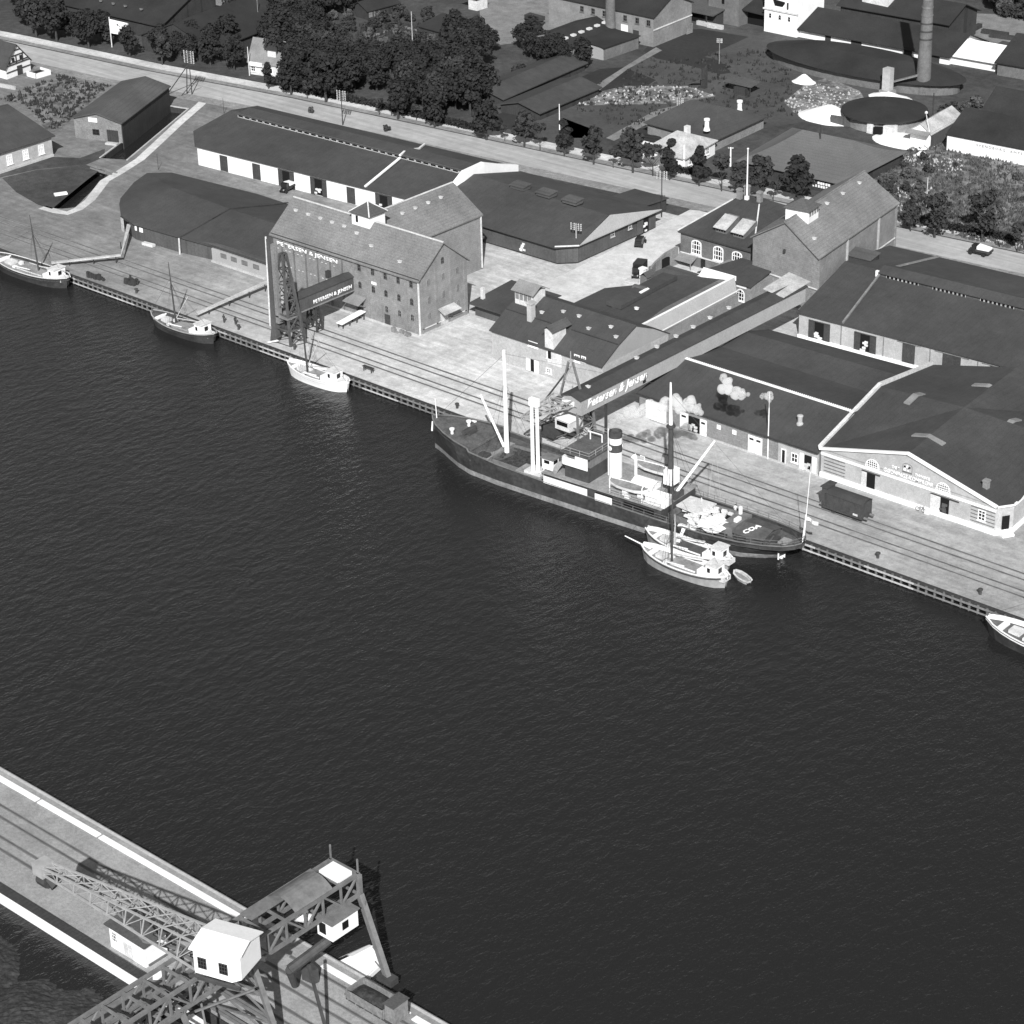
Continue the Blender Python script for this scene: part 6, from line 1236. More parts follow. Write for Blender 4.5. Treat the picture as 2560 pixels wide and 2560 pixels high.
car('lorry', 'small dark lorry backed into a door of the white warehouse', (-113.6, 57.9), -1.4, 'bed')
def pole(label, px_, py_, h, arms=4, m='timber_dark', group=None, lean=0, r=.13, cat='telephone pole', name='telephone_pole', armw=1.1, aw=.08, am='offwhite'):
    p = at(px_, py_); t = thing(name, label, cat, (p.x, p.y, 0), group)
    part(t, 'pole', m, MB().tube((0, 0, 0), (lean, 0, h), r, r * .65, 7))
    for k in range(arms):
        z = h - .25 - .38 * k; part(t, 'crossarm', 'timber_grey', MB().bar((-armw, -.25, z), (armw, .25, z), aw, .1))
        part(t, 'insulators', am, MB().box(-armw, -armw + .15, -.33, -.15, z, z + .22).box(armw - .15, armw, .15, .33, z, z + .22).box(-armw * .4, -armw * .4 + .14, -.16, 0, z, z + .22).box(armw * .4, armw * .4 + .14, .02, .18, z, z + .22))['kind'] = 'stuff'
    return t
t = pole('tall double telephone pole with eight crossarms and slanting struts at the head of the canal', 480, 236, 10.4, 8, armw=1.4)
part(t, 'strut', 'timber_dark', MB().tube((-.1, 0, 7.4), (-4.6, -3.6, 0), .13, .13, 6)); part(t, 'pole', 'timber_dark', MB().tube((-1.3, -.4, 0), (-.5, -.1, 9.8), .13, .1, 6)); part(t, 'strut', 'timber_dark', MB().tube((-1.2, -2.2, 0), (1.2, .8, 4.0), .09, .09, 6))
pole('telephone pole with six crossarms at the road behind the white warehouse', 857, 313, 8.0, 6)
pole('telephone pole with crossarms standing at the far corner of the pale gabled warehouse', 1654, 543, 9.7, 5)
pole('pale telephone pole in front of the rounded corner of the pale gabled warehouse', 1441, 652, 7.6, 4, 'timber_pale')
pole('white banded pole beside the house with the pale roof and dormer', 624, 189, 7.0, 0, 'offwhite', cat='pole', name='pole')
pole('thin grey mast behind the house with the pale roof and dormer', 649, 91, 10.2, 0, 'timber_grey', cat='pole', name='pole')
pole('tall thin pale mast standing in the garden with winding paths', 1033, 146, 11.5, 0, 'timber_pale', cat='pole', name='pole')
pole('white pole with banded top among the trees beyond the road', 1399, 326, 6.0, 0, 'white_paint', cat='pole', name='pole')
pole('white gate post in front of the pale roofed house', 1710, 432, 6.0, 0, 'white_paint', cat='post', name='gate_post', r=.3)
pole('white post right of the pale roofed house', 1826, 416, 4.2, 1, 'white_paint', cat='post', name='gate_post', r=.2, armw=.5)
pole('pale pole before the weedy field at the far right', 2313, 559, 9.5, 0, 'timber_pale', cat='pole', name='pole')
pole('white mast with its foot at the brick wall of the toothed ridge shed', 1919, 1147, 11.6, 0, 'white_paint', cat='mast', name='mast', r=.11)
pole('thin dark lamp post by the kerb of the canal path', 396, 424, 3.4, 0, cat='post', name='post', r=.06)
pole('thin dark post on the verge left of the white warehouse', 560, 284, 3.6, 0, cat='post', name='post', r=.06)
pole('pole with white cap and stay leaning over the small white gabled hut', 2330, 312, 7.2, 0, cat='pole', name='pole', r=.2)
pole('thin pole with white insulators on the grey ploughed ground of the brickfield', 1798, 160, 6.2, 3, 'timber_grey', armw=.6)
pole('pole with pale crossarms in front of the large hipped shed with two chimneys', 1700, 305, 5.5, 5, 'timber_grey', armw=.7)
def bollard(label, p): single('bollard', MB().lathe((p[0], p[1], 0), [(.22, 0), (.2, .6), (.36, .72), (.36, .9), (.2, .98)], 10), 'steel_dark', label, 'bollard', 'bollards along the quay edge')
bollard('dark mooring bollard behind the bright patch of quay astern of the steamer', (69.4, 1.9)); bollard('dark mooring bollard next to the right edge of the picture', (86.5, 2.0)); bollard('dark bollard by the white plank and elevator tower foot', (-52.6, 1.6)); bollard('dark mooring bollard between the two dark hulled coasters', (-95.0, 1.4)); bollard('dark mooring bollard at the stern of the second dark coaster', (-67.0, 1.5)); bollard('dark bollard on the quay just ahead of the steamer bow', (-13.5, 1.5))
t = thing('sawhorse_bench', 'small dark plank bench on legs standing by the quay rails', 'bench', (-35.6, 2.9, 0)); part(t, 'bench_top', 'timber_dark', MB().box(-1.2, 1.2, -.3, .3, .8, .92)); [part(t, 'leg', 'timber_dark', MB().bar((x, y, 0), (x, y, .82), .12)) for x in (-.9, .9) for y in (-.22, .22)]
t = thing('bicycle', 'bicycle with a pale load leaning on the white plinth of the gabled warehouse', 'bicycle', (66.2, 18.1, 0))
for x in (-.55, .55):
    b = MB(); [b.tube((x + .34 * math.cos(2 * PI * k / 12), 0, .36 + .34 * math.sin(2 * PI * k / 12)), (x + .34 * math.cos(2 * PI * (k + 1) / 12), 0, .36 + .34 * math.sin(2 * PI * (k + 1) / 12)), .035, .035, 4) for k in range(12)]; part(t, 'wheel', 'rubber', b)
part(t, 'frame', 'steel_dark', MB().tube((-.55, 0, .36), (-.15, 0, .85), .03).tube((-.15, 0, .85), (.45, 0, .88), .03).tube((.45, 0, .9), (.55, 0, .36), .03).tube((-.15, 0, .85), (.05, 0, .3), .03).tube((.05, 0, .3), (.45, 0, .85), .03)); part(t, 'handlebar', 'steel_dark', MB().tube((.45, -.25, 1.0), (.45, .25, 1.0), .03)); part(t, 'load', 'offwhite', MB().box(.75, 1.5, -.2, .3, 0, .55))
t = thing('belt_conveyor', 'long pale belt conveyor running from the leftmost coaster up to the quay shed door', 'conveyor', (-112, 5.5, 0)); part(t, 'belt', 'timber_pale', MB().slab([Vector(p) - t.location for p in ((-118.0, -.2, 1.2), (-117.4, -.6, 1.2), (-109.0, 9.6, 1.7), (-109.6, 10.0, 1.7))], .25).slab([Vector(p) - t.location for p in ((-109.4, 9.9, 1.7), (-108.8, 9.5, 1.7), (-119.4, 21.0, 2.2), (-120.2, 20.6, 2.2))], .25)); [part(t, 'trestle', 'timber_dark', MB().bar((x, y, -.0), (x, y, 1.4), .14)) for x, y in ((-4, -3), (-1, .5), (2, 3.6), (-3, 9))]
t = thing('belt_conveyor', 'long pale belt conveyor running from the second dark coaster to the granary corner', 'conveyor', (-77, 9, 0)); part(t, 'belt', 'timber_pale', MB().slab([Vector(p) - t.location for p in ((-77.2, .2, 1.0), (-76.4, .0, 1.0), (-76.2, 17.6, 1.9), (-77.0, 17.8, 1.9))], .25)); [part(t, 'trestle', 'timber_dark', MB().bar((.4, y, 0), (.4, y, 1.2 + .05 * y), .14)) for y in (-6, -1, 4, 8)]
rr = random.Random(21)
def clutter(name, label, cat, x, y, n, sx, sy, sz, m):
    b = MB()
    for i in range(n): a, c = x + rr.uniform(-sx, sx), y + rr.uniform(-sy, sy); w = rr.uniform(.15, .4); b.box(a - w, a + w, c - w * .7, c + w * .7, 0, rr.uniform(.2, 1) * sz)
    return single(name, b, m, label, cat)
clutter('scrap_pile', 'dark heap of crates and gear on the quay between the two dark coasters', 'scrap pile', -99.2, 4.0, 12, 1.6, .8, 1.4, 'timber_dark')
clutter('timber_rack', 'low dark rack at the quay edge right beside the stern of the leftmost coaster', 'rack', -106.4, 1.2, 10, 2.0, .4, 1.2, 'timber_dark')
clutter('crate_pile', 'low pile of crates at the corner foot of the brick granary', 'crates', -42.5, 18.3, 9, 2.2, .4, .9, 'timber_grey')
# ---- people at work
def person(name, label, p, rz=0.0, mcoat='timber_dark', h=1.72):
    t = thing(name, label, 'person', (p[0], p[1], p[2] if len(p) > 2 else 0.0), None, rz); k = h / 1.72
    bm = bmesh.new(); L_ = bm.verts.layers.skin.verify()
    js = {'pel': (0, 0, .92, .13), 'bel': (0, 0, 1.12, .14), 'che': (0, 0, 1.33, .155), 'nek': (.02, 0, 1.48, .06), 'hed': (.03, 0, 1.62, .105)}
    ed = [('pel', 'bel'), ('bel', 'che'), ('che', 'nek'), ('nek', 'hed')]
    for s, n in ((1, 'L'), (-1, 'R')):
        js.update({'hip' + n: (0, .09 * s, .86, .095), 'kne' + n: (.06 * s, .10 * s, .48, .07), 'ank' + n: (.02 * s, .10 * s, .08, .048), 'toe' + n: (.16 + .02 * s, .11 * s, .04, .04), 'sho' + n: (0, .19 * s, 1.40, .07), 'elb' + n: (.04 * s, .25 * s, 1.13, .05), 'wri' + n: (.16, .23 * s, .92, .036), 'han' + n: (.2, .22 * s, .84, .04)})
        ed += [('pel', 'hip' + n), ('hip' + n, 'kne' + n), ('kne' + n, 'ank' + n), ('ank' + n, 'toe' + n), ('che', 'sho' + n), ('sho' + n, 'elb' + n), ('elb' + n, 'wri' + n), ('wri' + n, 'han' + n)]
    vs = {}
    for n, (x, y, z, r) in js.items(): v = bm.verts.new((x * k, y * k, z * k)); v[L_].radius = (r * k, r * k); v[L_].use_root = n == 'pel'; vs[n] = v
    for a, b_ in ed: bm.edges.new((vs[a], vs[b_]))
    me = bpy.data.meshes.new('body'); bm.to_mesh(me); bm.free(); me.materials.append(MATS[mcoat]); o = bpy.data.objects.new('body', me); COL.objects.link(o); o.parent = t
    o.modifiers.new('skin', 'SKIN'); sb = o.modifiers.new('smooth', 'SUBSURF'); sb.levels = sb.render_levels = 1
    part(t, 'cap', 'timber_dark', MB().lathe((.03 * k, 0, 1.64 * k), [(.11 * k, 0), (.115 * k, .06 * k), (.07 * k, .11 * k)], 10))
    return t
person('person', 'man in dark clothes standing on the quay by the conveyor of the second dark coaster', (-71.3, 1.9), 2.0)
person('person', 'man in dark clothes standing a little way behind the second dark coaster on the quay', (-69.0, 2.6), -.5)
person('person', 'man in a pale shirt standing at the sack pile on the steamer', tuple(L0 @ Vector((15.2, 2.6, 1.3))), 1.0, 'offwhite')
person('person', 'man in a pale shirt standing at the steamer rail beside the open aft hold', tuple(L0 @ Vector((20.4, 3.9, 1.0))), 2.4, 'offwhite')
# ================================================================ BEYOND THE CANAL AND THE ROAD
def hut(name, label, A, u, v, eave, ridge, wm, rm, cat='shed', **kw):
    """Gabled building from corner A with side vectors u (along the ridge) and v."""
    A, u, v = xy(A), xy(u), xy(v); return building(name, label, cat, A, A + u, A + u + v, A + v, eave, ridge, wm, rm, **kw)
# half timbered house
t, w_, r_ = building('half_timbered_house', 'white half timbered house with dark steep roof at the far left', 'house', (-250, 70.9), (-224.2, 70.9), (-225.6, 79.2), (-250, 79.2), 3.0, 7.6, 'whitewash', 'roof_felt_long', .4)
gx = lambda y: -224.15 - (y - 70.9) * .17
def beam(y0, z0, y1, z1): MB().bar((gx(y0) + .05, y0, z0), (gx(y1) + .05, y1, z1), .16, .22).build('timber_beam', 'timber_dark', t)
for z, a, c in ((1.5, 71, 79), (3.0, 71, 79), (3.5, 71.7, 78.4), (5.0, 73, 77.1), (6.2, 74, 76.1)): beam(a, z, c, z)
for y in (72.4, 74.6, 76.8): beam(y, 3, y, 5)
beam(71, 3, 75.05, 7.5); beam(79.1, 3, 75.05, 7.5)
door(t, (gx(75.4), 75.4, 0), EY, EX, 1.5, 2.3, 'timber_dark'); 
for y in (73.6, 76.2): window(t, (gx(y), y, 3.5), EY, EX, .7, 1.1, 1, 2, False, 'timber_dark', 'glass_dark', .08, .05, False)
t = thing('walled_forecourt', 'low white walled forecourt beside the half timbered house', 'wall', (-220.5, 77, 0)); MB().box(-222.6, -219.0, 75.6, 75.9, 0, 1.2).build('wall', 'white_paint', t); MB().box(-219.2, -218.9, 75.6, 80, 0, 1.2).build('wall', 'white_paint', t); MB().box(-222.6, -219, 79.7, 80, 0, 1.2).build('wall', 'white_paint', t); MB().box(-222.4, -219.2, 76, 79.6, 0, .7).build('planting', 'leaf_dark', t)
p = at(20, 220); single('stone_wall', MB().bar((p.x - 8, p.y - 1.5, .4), (p.x + 2.6, p.y + .2, .4), .5, .9), 'concrete', 'short pale stone wall in front of the half timbered house', 'wall')
# left house with white windows
t = thing('canteen_house', 'single storey brick house with dark hipped roof and four white windows, left edge', 'house', (-183, 29, 0))
MB().box(-197, -170.3, 12.0, 41.9, -.05, 4.6).build('wall', 'brick_pale', t)
b = MB(); q = [(-169.7, 11.4, 4.6), (-169.7, 42.6, 4.6), (-197.6, 42.6, 4.6), (-197.6, 11.4, 4.6)]; r1, r2 = (-184, 24, 9.0), (-184, 41.5, 9.2)
b.slab([q[0], q[1], r2, r1], .2); b.slab([q[2], q[3], r1, r2], .2); b.slab([q[3], q[0], r1], .2); b.slab([q[1], q[2], r2], .2); b.build('roof', 'roof_felt_long', t)
for y in (26.3, 30.4, 34.7, 38.9): window(t, (-170.3, y, 1.3), EY, EX, 1.5, 2.1, 3, 3, False, 'white_paint', 'offwhite', .16, .12)
b = MB(); b.box(-170.3, -170.1, 12, 42, 0, .5); b.build('plinth', 'concrete', t)
# dark shed by the canal
t, w_, r_ = building('canal_shed', 'dark wooden shed with a small white sign on its gable, alongside the canal', 'shed', (-171.0, 55.0), (-183.0, 79.6), (-189.0, 76.6), (-176.6, 53.0), 4.9, 6.5, 'timber_wall', 'roof_slate', .5)
t2 = t
u_ = Vector((5.6, 2.0)).normalized()
A_, B_, C_, D_ = (-176.4, 53.0), (-165.2, 57.1), (-177.2, 81.2), (-188.4, 77.0)
for o in list(t.children): bpy.data.objects.remove(o)
ua = Vector((11.2, 4.1)).normalized(); na = (ua.y, -ua.x); us = Vector((-12, 24.1)).normalized()
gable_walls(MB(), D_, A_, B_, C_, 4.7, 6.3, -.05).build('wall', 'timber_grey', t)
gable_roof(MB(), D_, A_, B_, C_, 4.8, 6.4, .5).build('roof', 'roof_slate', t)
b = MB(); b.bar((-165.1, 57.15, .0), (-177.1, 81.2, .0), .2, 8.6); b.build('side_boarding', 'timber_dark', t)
o_ = Vector(A_) + ua * 4.9; b = MB(); wb(b, (o_.x, o_.y, 4.1), ua, na, -1.1, 1.1, 0, .1, 0, .95); b.build('name_board', 'white_paint', t)
o_ = Vector(A_) + ua * 5.4; window(t, (o_.x, o_.y, 1.2), ua, na, 1.7, 1.3, 2, 2, False, 'timber_dark', 'glass_dark', .1, .05, False); o_ = Vector(A_) + ua * 9.6; door(t, (o_.x, o_.y, .1), ua, na, 2.8, 2.6, 'timber_dark')
single('stone_slab', MB().bar((-167.6, 54.4, .2), (-164.9, 55.4, .2), 1.0, .4), 'concrete', 'pale stone slab lying before the dark door of the canal shed', 'slab')
single('culvert', MB().box(-157.5, -150.5, 42.9, 43.3, -1.2, .25).box(-157.6, -150.6, 41.6, 41.9, -.2, .2), 'timber_grey', 'timber culvert head where the canal enters the pond', 'culvert')
p, q = at(205, 425), at(140, 495); single('jetty_boards', MB().bar((p.x, p.y, -.5), (q.x, q.y, -.5), 1.3, .4), 'timber_grey', 'sloping timber boards along the pond bank', 'boards'); p = at(150, 487); single('white_boat', MB().bar((p.x - .6, p.y - 1, .1), (p.x + .6, p.y + 1.4, .1), 1.2, .5), 'white_paint', 'small white upturned boat lying on the pond bank', 'boat')
# billboard
p = at(280, 118); t = thing('billboard', 'white picture billboard on a tall post beside the road, upper left', 'billboard', (p.x, p.y, 0)); part(t, 'post', 'offwhite', MB().tube((0, 0, 0), (0, 0, 7.6), .14, .12, 8)); part(t, 'post', 'timber_dark', MB().tube((5.2, 1.4, 0), (5.2, 1.4, 6.6), .12, .1, 6)); bd = part(t, 'board', 'white_paint', MB().hexa([(.1, -.06, 3.6), (5.3, 1.36, 3.4), (5.3, 1.5, 3.4), (.1, .08, 3.6), (.1, -.06, 7.1), (5.3, 1.36, 6.6), (5.3, 1.5, 6.6), (.1, .08, 7.1)]))
b = MB(); rr = random.Random(31)
for i in range(26):
    s, z = rr.uniform(.25, .95), rr.uniform(.15, .85)
    if s < .4 and z < .6: continue
    x = .1 + 5.2 * s; w = rr.uniform(.2, .6); b.hexa([(x, -.1 + .273 * x - .04, 3.5 + 3.1 * z), (x + w, -.1 + .273 * (x + w) - .04, 3.5 + 3.1 * z), (x + w, -.1 + .273 * (x + w), 3.5 + 3.1 * z), (x, -.1 + .273 * x, 3.5 + 3.1 * z), (x, -.14 + .273 * x, 3.7 + 3.1 * z), (x + w, -.14 + .273 * (x + w), 3.75 + 3.1 * z), (x + w, -.1 + .273 * (x + w), 3.75 + 3.1 * z), (x, -.1 + .273 * x, 3.7 + 3.1 * z)])
b.build('painted_picture', 'timber_wall', bd, local=True)['kind'] = 'stuff'
# barns upper left
t, w_, r_ = hut('dark_barn', 'large dark roofed barn behind the billboard trees, upper left', (-268, 113), (49, 2), (-3, 26), 4.2, 9.5, 'timber_dark', 'roof_dark', 'barn', over=.6)
vents(t, [hit(x, y, (-244, 126, 9.6), (0, -5.3, 13)) for x, y in ((252, 3), (283, 10), (313, 16), (353, 24))], 'timber_grey')
hut('dark_barn', 'dark barn with its long roof slope towards the pale roofed house, upper left', (-217, 107), (-4, 30), (23, 2.5), 4.0, 8.6, 'timber_dark', 'roof_dark', 'barn', over=.6)
p, q = at(520, 2, 5), at(632, 20, 5); single('light_wall', MB().bar(p, q, .5, 1.4), 'timber_grey', 'long pale eaves strip of a shed at the upper left picture edge', 'shed')
# house with the pale roof and dormer
t, w_, r_ = hut('dormer_house', 'house with pale tiled roof and one big dark dormer, beside the road', (-181.2, 109.6), (8.6, 1.9), (-8.6, 12.4), 3.2, 6.8, 'offwhite', 'roof_grey', 'house')
b = MB(); A_, u_, v_ = Vector((-178.6, 112.2)), Vector((8.6, 1.9)).normalized(), Vector((-8.6, 12.4)).normalized()
c = [A_ + u_ * 1.2, A_ + u_ * 3.6, A_ + u_ * 3.6 + v_ * 6.4, A_ + u_ * 1.2 + v_ * 6.4]
b.prism(c, 3.4, 6.0); d = b.build('dormer', 'offwhite', t); b = MB(); b.slab([(*(c[0] - u_ * .3 - v_ * .4), 6.05), (*(c[1] + u_ * .3 - v_ * .4), 6.05), (*(c[2] + u_ * .3), 6.6), (*(c[3] - u_ * .3), 6.6)], .15); b.build('dormer_roof', 'roof_felt', d)
b = MB(); wb(b, (-180.6, 109.4, 2.3), u_, (u_.y, -u_.x), 0, 3.6, -.1, .3, 0, .9); b.build('balcony_front', 'white_paint', t)
for s in (1.3, 6.2): p = Vector((-181.2, 109.6)) + u_ * s; window(t, (p.x, p.y, .8), (u_.x, u_.y), (u_.y, -u_.x), 1.3, 1.3, 2, 2, False, 'white_paint', 'glass_dark', .12, .08)
p, q = at(656, 66, 3), at(745, 83, 3); single('pale_wall', MB().bar(p, q, .5, .8), 'concrete', 'pale garden wall behind the dormer house', 'wall')
t, w_, r_ = hut('greenhouse', 'low dark roofed pavilion with a row of pale panelled windows above the garden', (-191.4, 160), (.9, 10.6), (-6.5, .6), 2.5, 4.2, 'timber_dark', 'roof_dark', 'pavilion')
for i in range(6): window(t, (-191.3 + .08 * i, 161 + 1.72 * i, .5), EY, EX, 1.3, 1.7, 2, 2, False, 'steel_grey', 'roof_grey' if i != 3 else 'glass_dark', .12, .08, False)
hut('garden_house', 'dark hipped garden house at the corner of the pale sandy yard', (-170.5, 157), (11.6, -.8), (1.2, 9.4), 3.0, 5.8, 'timber_dark', 'roof_dark', 'house', hipA=4, hipB=4)
p = at(1192, 22); t = thing('white_shed', 'small white ended shed beside the dark hipped garden house', 'shed', (p.x, p.y, 0)); part(t, 'wall', 'offwhite', MB().box(-1.5, 1.5, -1.5, 2.5, 0, 2.8)); part(t, 'roof', 'roof_dark', MB().box(-4, 1.7, -1.8, 2.8, 2.8, 3.0))
# low dark works building with six roof lights
t, w_, r_ = hut('works_shed', 'low dark roofed works shed with a row of six small roof lights', (-128, 163.2), (-.8, 20), (-13, .2), 3.0, 5.2, 'brick', 'roof_dark', 'works', over=.5)
for x, y in ((402, 285), (463, 262), (523, 238), (583, 214), (642, 190), (700, 167)):
    p = hit(1280 + x * 640 / 1932, y * 640 / 1932, (-134.5, 170, 5.35), (2.1, 0, 6.5)); b = MB(); b.box(p.x - .5, p.x + .5, p.y - .6, p.y + .6, p.z - .3, p.z + .15); b.build('roof_light', 'offwhite', t)
b = MB(); b.bar((-127.6, 162.8, 3.05), (-134.4, 162.8, 5.3), .2, .3); b.bar((-134.4, 162.8, 5.3), (-141.2, 162.8, 3.05), .2, .3); b.build('verge_board', 'timber_grey', t); b = MB(); wb(b, (-134, 163.2, 1.4), EX, EYN, -.6, .6, 0, .06, 0, 1.2); b.build('window', 'glass_dark', t)
t = thing('boiler_shed', 'flat dark roofed shed with a pale end wall before the brick factory', 'shed', (-124, 175, 0)); MB().prism([(-128.2, 170.6), (-120.9, 169.4), (-120.6, 182), (-128.4, 182)], -.05, 3.2).build('wall', 'brick_dark', t); MB().slab([(-128.6, 169.8, 3.5), (-120.5, 168.8, 3.2), (-120.2, 182.4, 3.2), (-128.6, 182.4, 3.5)], .2).build('roof', 'roof_dark', t); MB().box(-128, -121.2, 169.2, 169.5, 0, 2.9).build('end_wall', 'gable_pale', t)
# brick factory and its chimney
t, w_, r_ = building('brick_factory', 'two storey brick factory with dark roof and stout chimney at the top edge', 'factory', (-152, 185), (-118.4, 185), (-119.4, 201.4), (-152, 201.4), 7.6, 11.2, 'brick', 'roof_dark', .4)
for x in (-141, -137.4, -133.8, -127.2, -123.4, -119.9): window(t, (x, 185, 5.0), EX, EYN, 1.2, 1.5, 2, 2, False, 'brick_dark', 'glass_dark', .1, .06)
window(t, (-127.4, 185, .9), EX, EYN, 2.1, 3.2, 1, 2, False, 'white_paint', 'white_paint', .1, .08, False); window(t, (-139.5, 185, .9), EX, EYN, 2.6, 1.7, 2, 1, False, 'white_paint', 'offwhite', .1, .08, False); door(t, (-123.8, 185, .1), EX, EYN, 1.8, 3.2, 'timber_dark')
MB().bar((-118.3, 185, 4.2), (-119.3, 201.4, 4.2), .14, .3).build('string_course', 'offwhite', t); MB().box(-118.35, -118.2, 198, 200.4, .2, 2.6).build('door', 'timber_grey', t)
single('factory_chimney', MB().lathe((-130.6, 183.4, 0), [(1.35, 0), (1.2, 8), (1.0, 24), (1.15, 24.5), (1.1, 25.5)], 20), 'brick_dark', 'stout brick chimney rising before the brick factory front, cut by the top edge', 'chimney')
# sheds along the top edge
p = at(1748, 58); t = thing('open_shed', 'dark open fronted shed right of the brick factory', 'shed', (p.x, p.y, 0)); part(t, 'wall', 'timber_dark', MB().box(-7, 5, .5, 8, 0, 3.0)); part(t, 'roof', 'timber_wall', MB().slab([(-7.5, -1.5, 3.1), (5.5, -1.5, 3.1), (5.5, 8.5, 4.4), (-7.5, 8.5, 4.4)], .2)); part(t, 'opening', 'opening', MB().box(-6, 1, .3, .5, .3, 2.6)); [part(t, 'post', 'timber_dark', MB().bar((x, -1, 0), (x, -1, 3.0), .25)) for x in (-6.5, -2, 3)]
p = at(1790, 62); t = thing('brick_tower', 'plain dark brick block at the top edge, left of the white loading house', 'building', (p.x, p.y, 0)); part(t, 'wall', 'brick_dark', MB().box(-4, 5.5, 2, 10, 0, 9.5)); part(t, 'roof', 'roof_dark', MB().box(-4.4, 5.9, 1.6, 10.4, 9.5, 9.8)); part(t, 'window', 'glass_dark', MB().box(.2, 1.0, 1.94, 2.0, 5, 6.2))
p = at(1836, 62); t = thing('dark_hall', 'dark roofed hall with a pale rough end wall beside the white loading house', 'hall', (p.x, p.y, 0)); part(t, 'end_wall', 'gable_pale', MB().box(-2.6, 1.5, 0, .6, 0, 4.6)); part(t, 'roof', 'roof_dark', MB().slab([(1.2, .4, 4.2), (13.8, 2, 3.2), (13.8, 16, 7.5), (-3, 14, 8.5)], .3)); part(t, 'wall', 'opening', MB().box(1.5, 13, 3, 12, 0, 3.0))
p = at(1770, 60); single('plank_stack', MB().box(p.x - 2, p.x + 6, p.y - 2.2, p.y - 1.4, 0, 1.0).box(p.x + 1.6, p.x + 4, p.y - 2.6, p.y - .8, 0, .7), 'timber_pale', 'pale stacked planks before the dark open fronted shed', 'planks')
# white loading house
t = thing('white_loading_house', 'tall white loading house with small arched windows and a dark loading opening', 'building', (-100.5, 217, 0)); w_ = MB(); w_.box(-105.4, -95.6, 212.6, 224, -.05, 12.0); w_.build('wall', 'whitewash', t)
MB().box(-105.7, -95.3, 212.3, 212.62, 5.6, 6.0).build('cornice', 'offwhite', t); MB().slab([(-105.9, 212, 12.1), (-95.1, 212, 12.1), (-95.1, 225, 13.4), (-105.9, 225, 13.4)], .2).build('roof', 'roof_dark', t)
for x in (-103.6, -100.7, -97.9): window(t, (x, 212.6, 3.6), EX, EYN, .8, 1.25, 1, 2, True, 'offwhite', 'glass_dark', .08, .05, False)
b = MB(); wpoly(b, (-101.2, 212.6, 6.9), EX, EYN, [(-1.1, 0), (1.2, 0), (1.9, .9), (1.9, 1.3), (-1.8, 1.6)], 0, .06); b.build('loading_opening', 'opening', t); MB().box(-98.6, -98.2, 212.4, 212.6, 6.6, 8.2).build('hoist_chain', 'timber_dark', t)
# long dark roofed kiln barn with white wall panels
t, w_, r_ = building('kiln_barn', 'long dark roofed kiln barn with whitewashed wall panels and dark gates', 'barn', (-95.4, 213.6), (-54.0, 215.6), (-54.0, 231), (-95.4, 229), 2.5, 5.8, 'whitewash', 'roof_dark', .9)
fa = Vector((41.4, 2.0)).normalized()
for s, w in ((8.2, 1.6), (16.2, 2.9), (30.5, 2.2), (37.5, 3.0)): p = Vector((-95.4, 213.6)) + fa * s; door(t, (p.x, p.y, 0), fa, (fa.y, -fa.x), w, 2.5, 'timber_dark')
for s in (3.2, 12.5, 20.0, 23.5, 27.0, 33.5, 36): p = Vector((-95.4, 213.6)) + fa * s; b = MB(); wb(b, (p.x, p.y, 1.7), fa, (fa.y, -fa.x), -.45, .45, 0, .06, 0, .7); b.build('window', 'glass_dark', t)
hut('upper_barn', 'second dark roof rising behind the long kiln barn at the top edge', (-92, 226), (30, 1.4), (-.6, 14), 6.2, 9.2, 'timber_dark', 'roof_dark', 'barn', over=.8)
p = at(2176, 18, 6); b = MB(); b.box(p.x - 2.5, p.x + 5, p.y, p.y + 5, 0, 9.0); single('pale_gable_block', b, 'offwhite', 'small pale walled block above the dark barn roofs at the top edge', 'building')
t, w_, r_ = building('white_roofed_shed', 'long shed with a gleaming white roof right of the tall chimney', 'shed', (-55.8, 216.6), (-42.6, 217.6), (-42.6, 228), (-56.4, 227), 2.7, 5.0, 'whitewash', 'white_paint', .9)
for x in (-52.8, -49.9, -46.9, -44.2): b = MB(); wb(b, (x, 216.6 + (x + 55.8) * .075, 1.8), EX, EYN, -.45, .45, 0, .08, 0, .7); b.build('window', 'glass_dark', t)
hut('dark_hall', 'dark roofed hall at the right edge beyond the white roofed shed', (-40.8, 215.5), (34, 3), (-1.4, 20), 3.4, 7.6, 'brick_dark', 'roof_dark', 'hall', over=.6)
p = at(2500, 170); t = thing('flat_annex', 'grey flat roofed annex before the dark hall at the right edge', 'shed', (p.x, p.y, 0)); part(t, 'wall', 'offwhite', MB().box(-6, 8, 1, 11, 0, 2.2)); part(t, 'roof', 'roof_felt', MB().slab([(-6.4, .6, 2.3), (8.4, .6, 2.3), (8.4, 11.4, 2.8), (-6.4, 11.4, 2.8)], .2)); part(t, 'pale_edge', 'concrete', MB().box(-7, 6, -2.4, -1.2, 0, .4))
# ring kiln with its chimneys
t = thing('ring_kiln', 'large dark oval ring kiln roof around the foot of the tall chimney', 'kiln', (-66, 198, 0))
el = lambda a, c, z, n=40: [(-66 + a * math.cos(2 * PI * k / n), 198 + c * math.sin(2 * PI * k / n), z) for k in range(n)]
b = MB(); R_ = [el(27, 10.5, 2.6), el(20, 7, 4.2), el(14, 3, 5.4)]
i0 = [b.pts(r) for r in R_]
for a, c in zip(i0, i0[1:]):
    for k in range(40): b.f.append((a + k, a + (k + 1) % 40, c + (k + 1) % 40, c + k))
b.f.append(tuple(i0[-1] + k for k in range(40))); b.build('roof', 'roof_dark', t); b = MB(); b.prism([(x, y) for x, y, z in el(25.5, 9.2, 0)], -.05, 2.7); b.build('wall', 'brick_dark', t)
b = MB(); b.bar((-52.5, 188, 2.7), (-46.5, 190.5, 5), 1.2, .2); b.build('ramp', 'timber_grey', t)
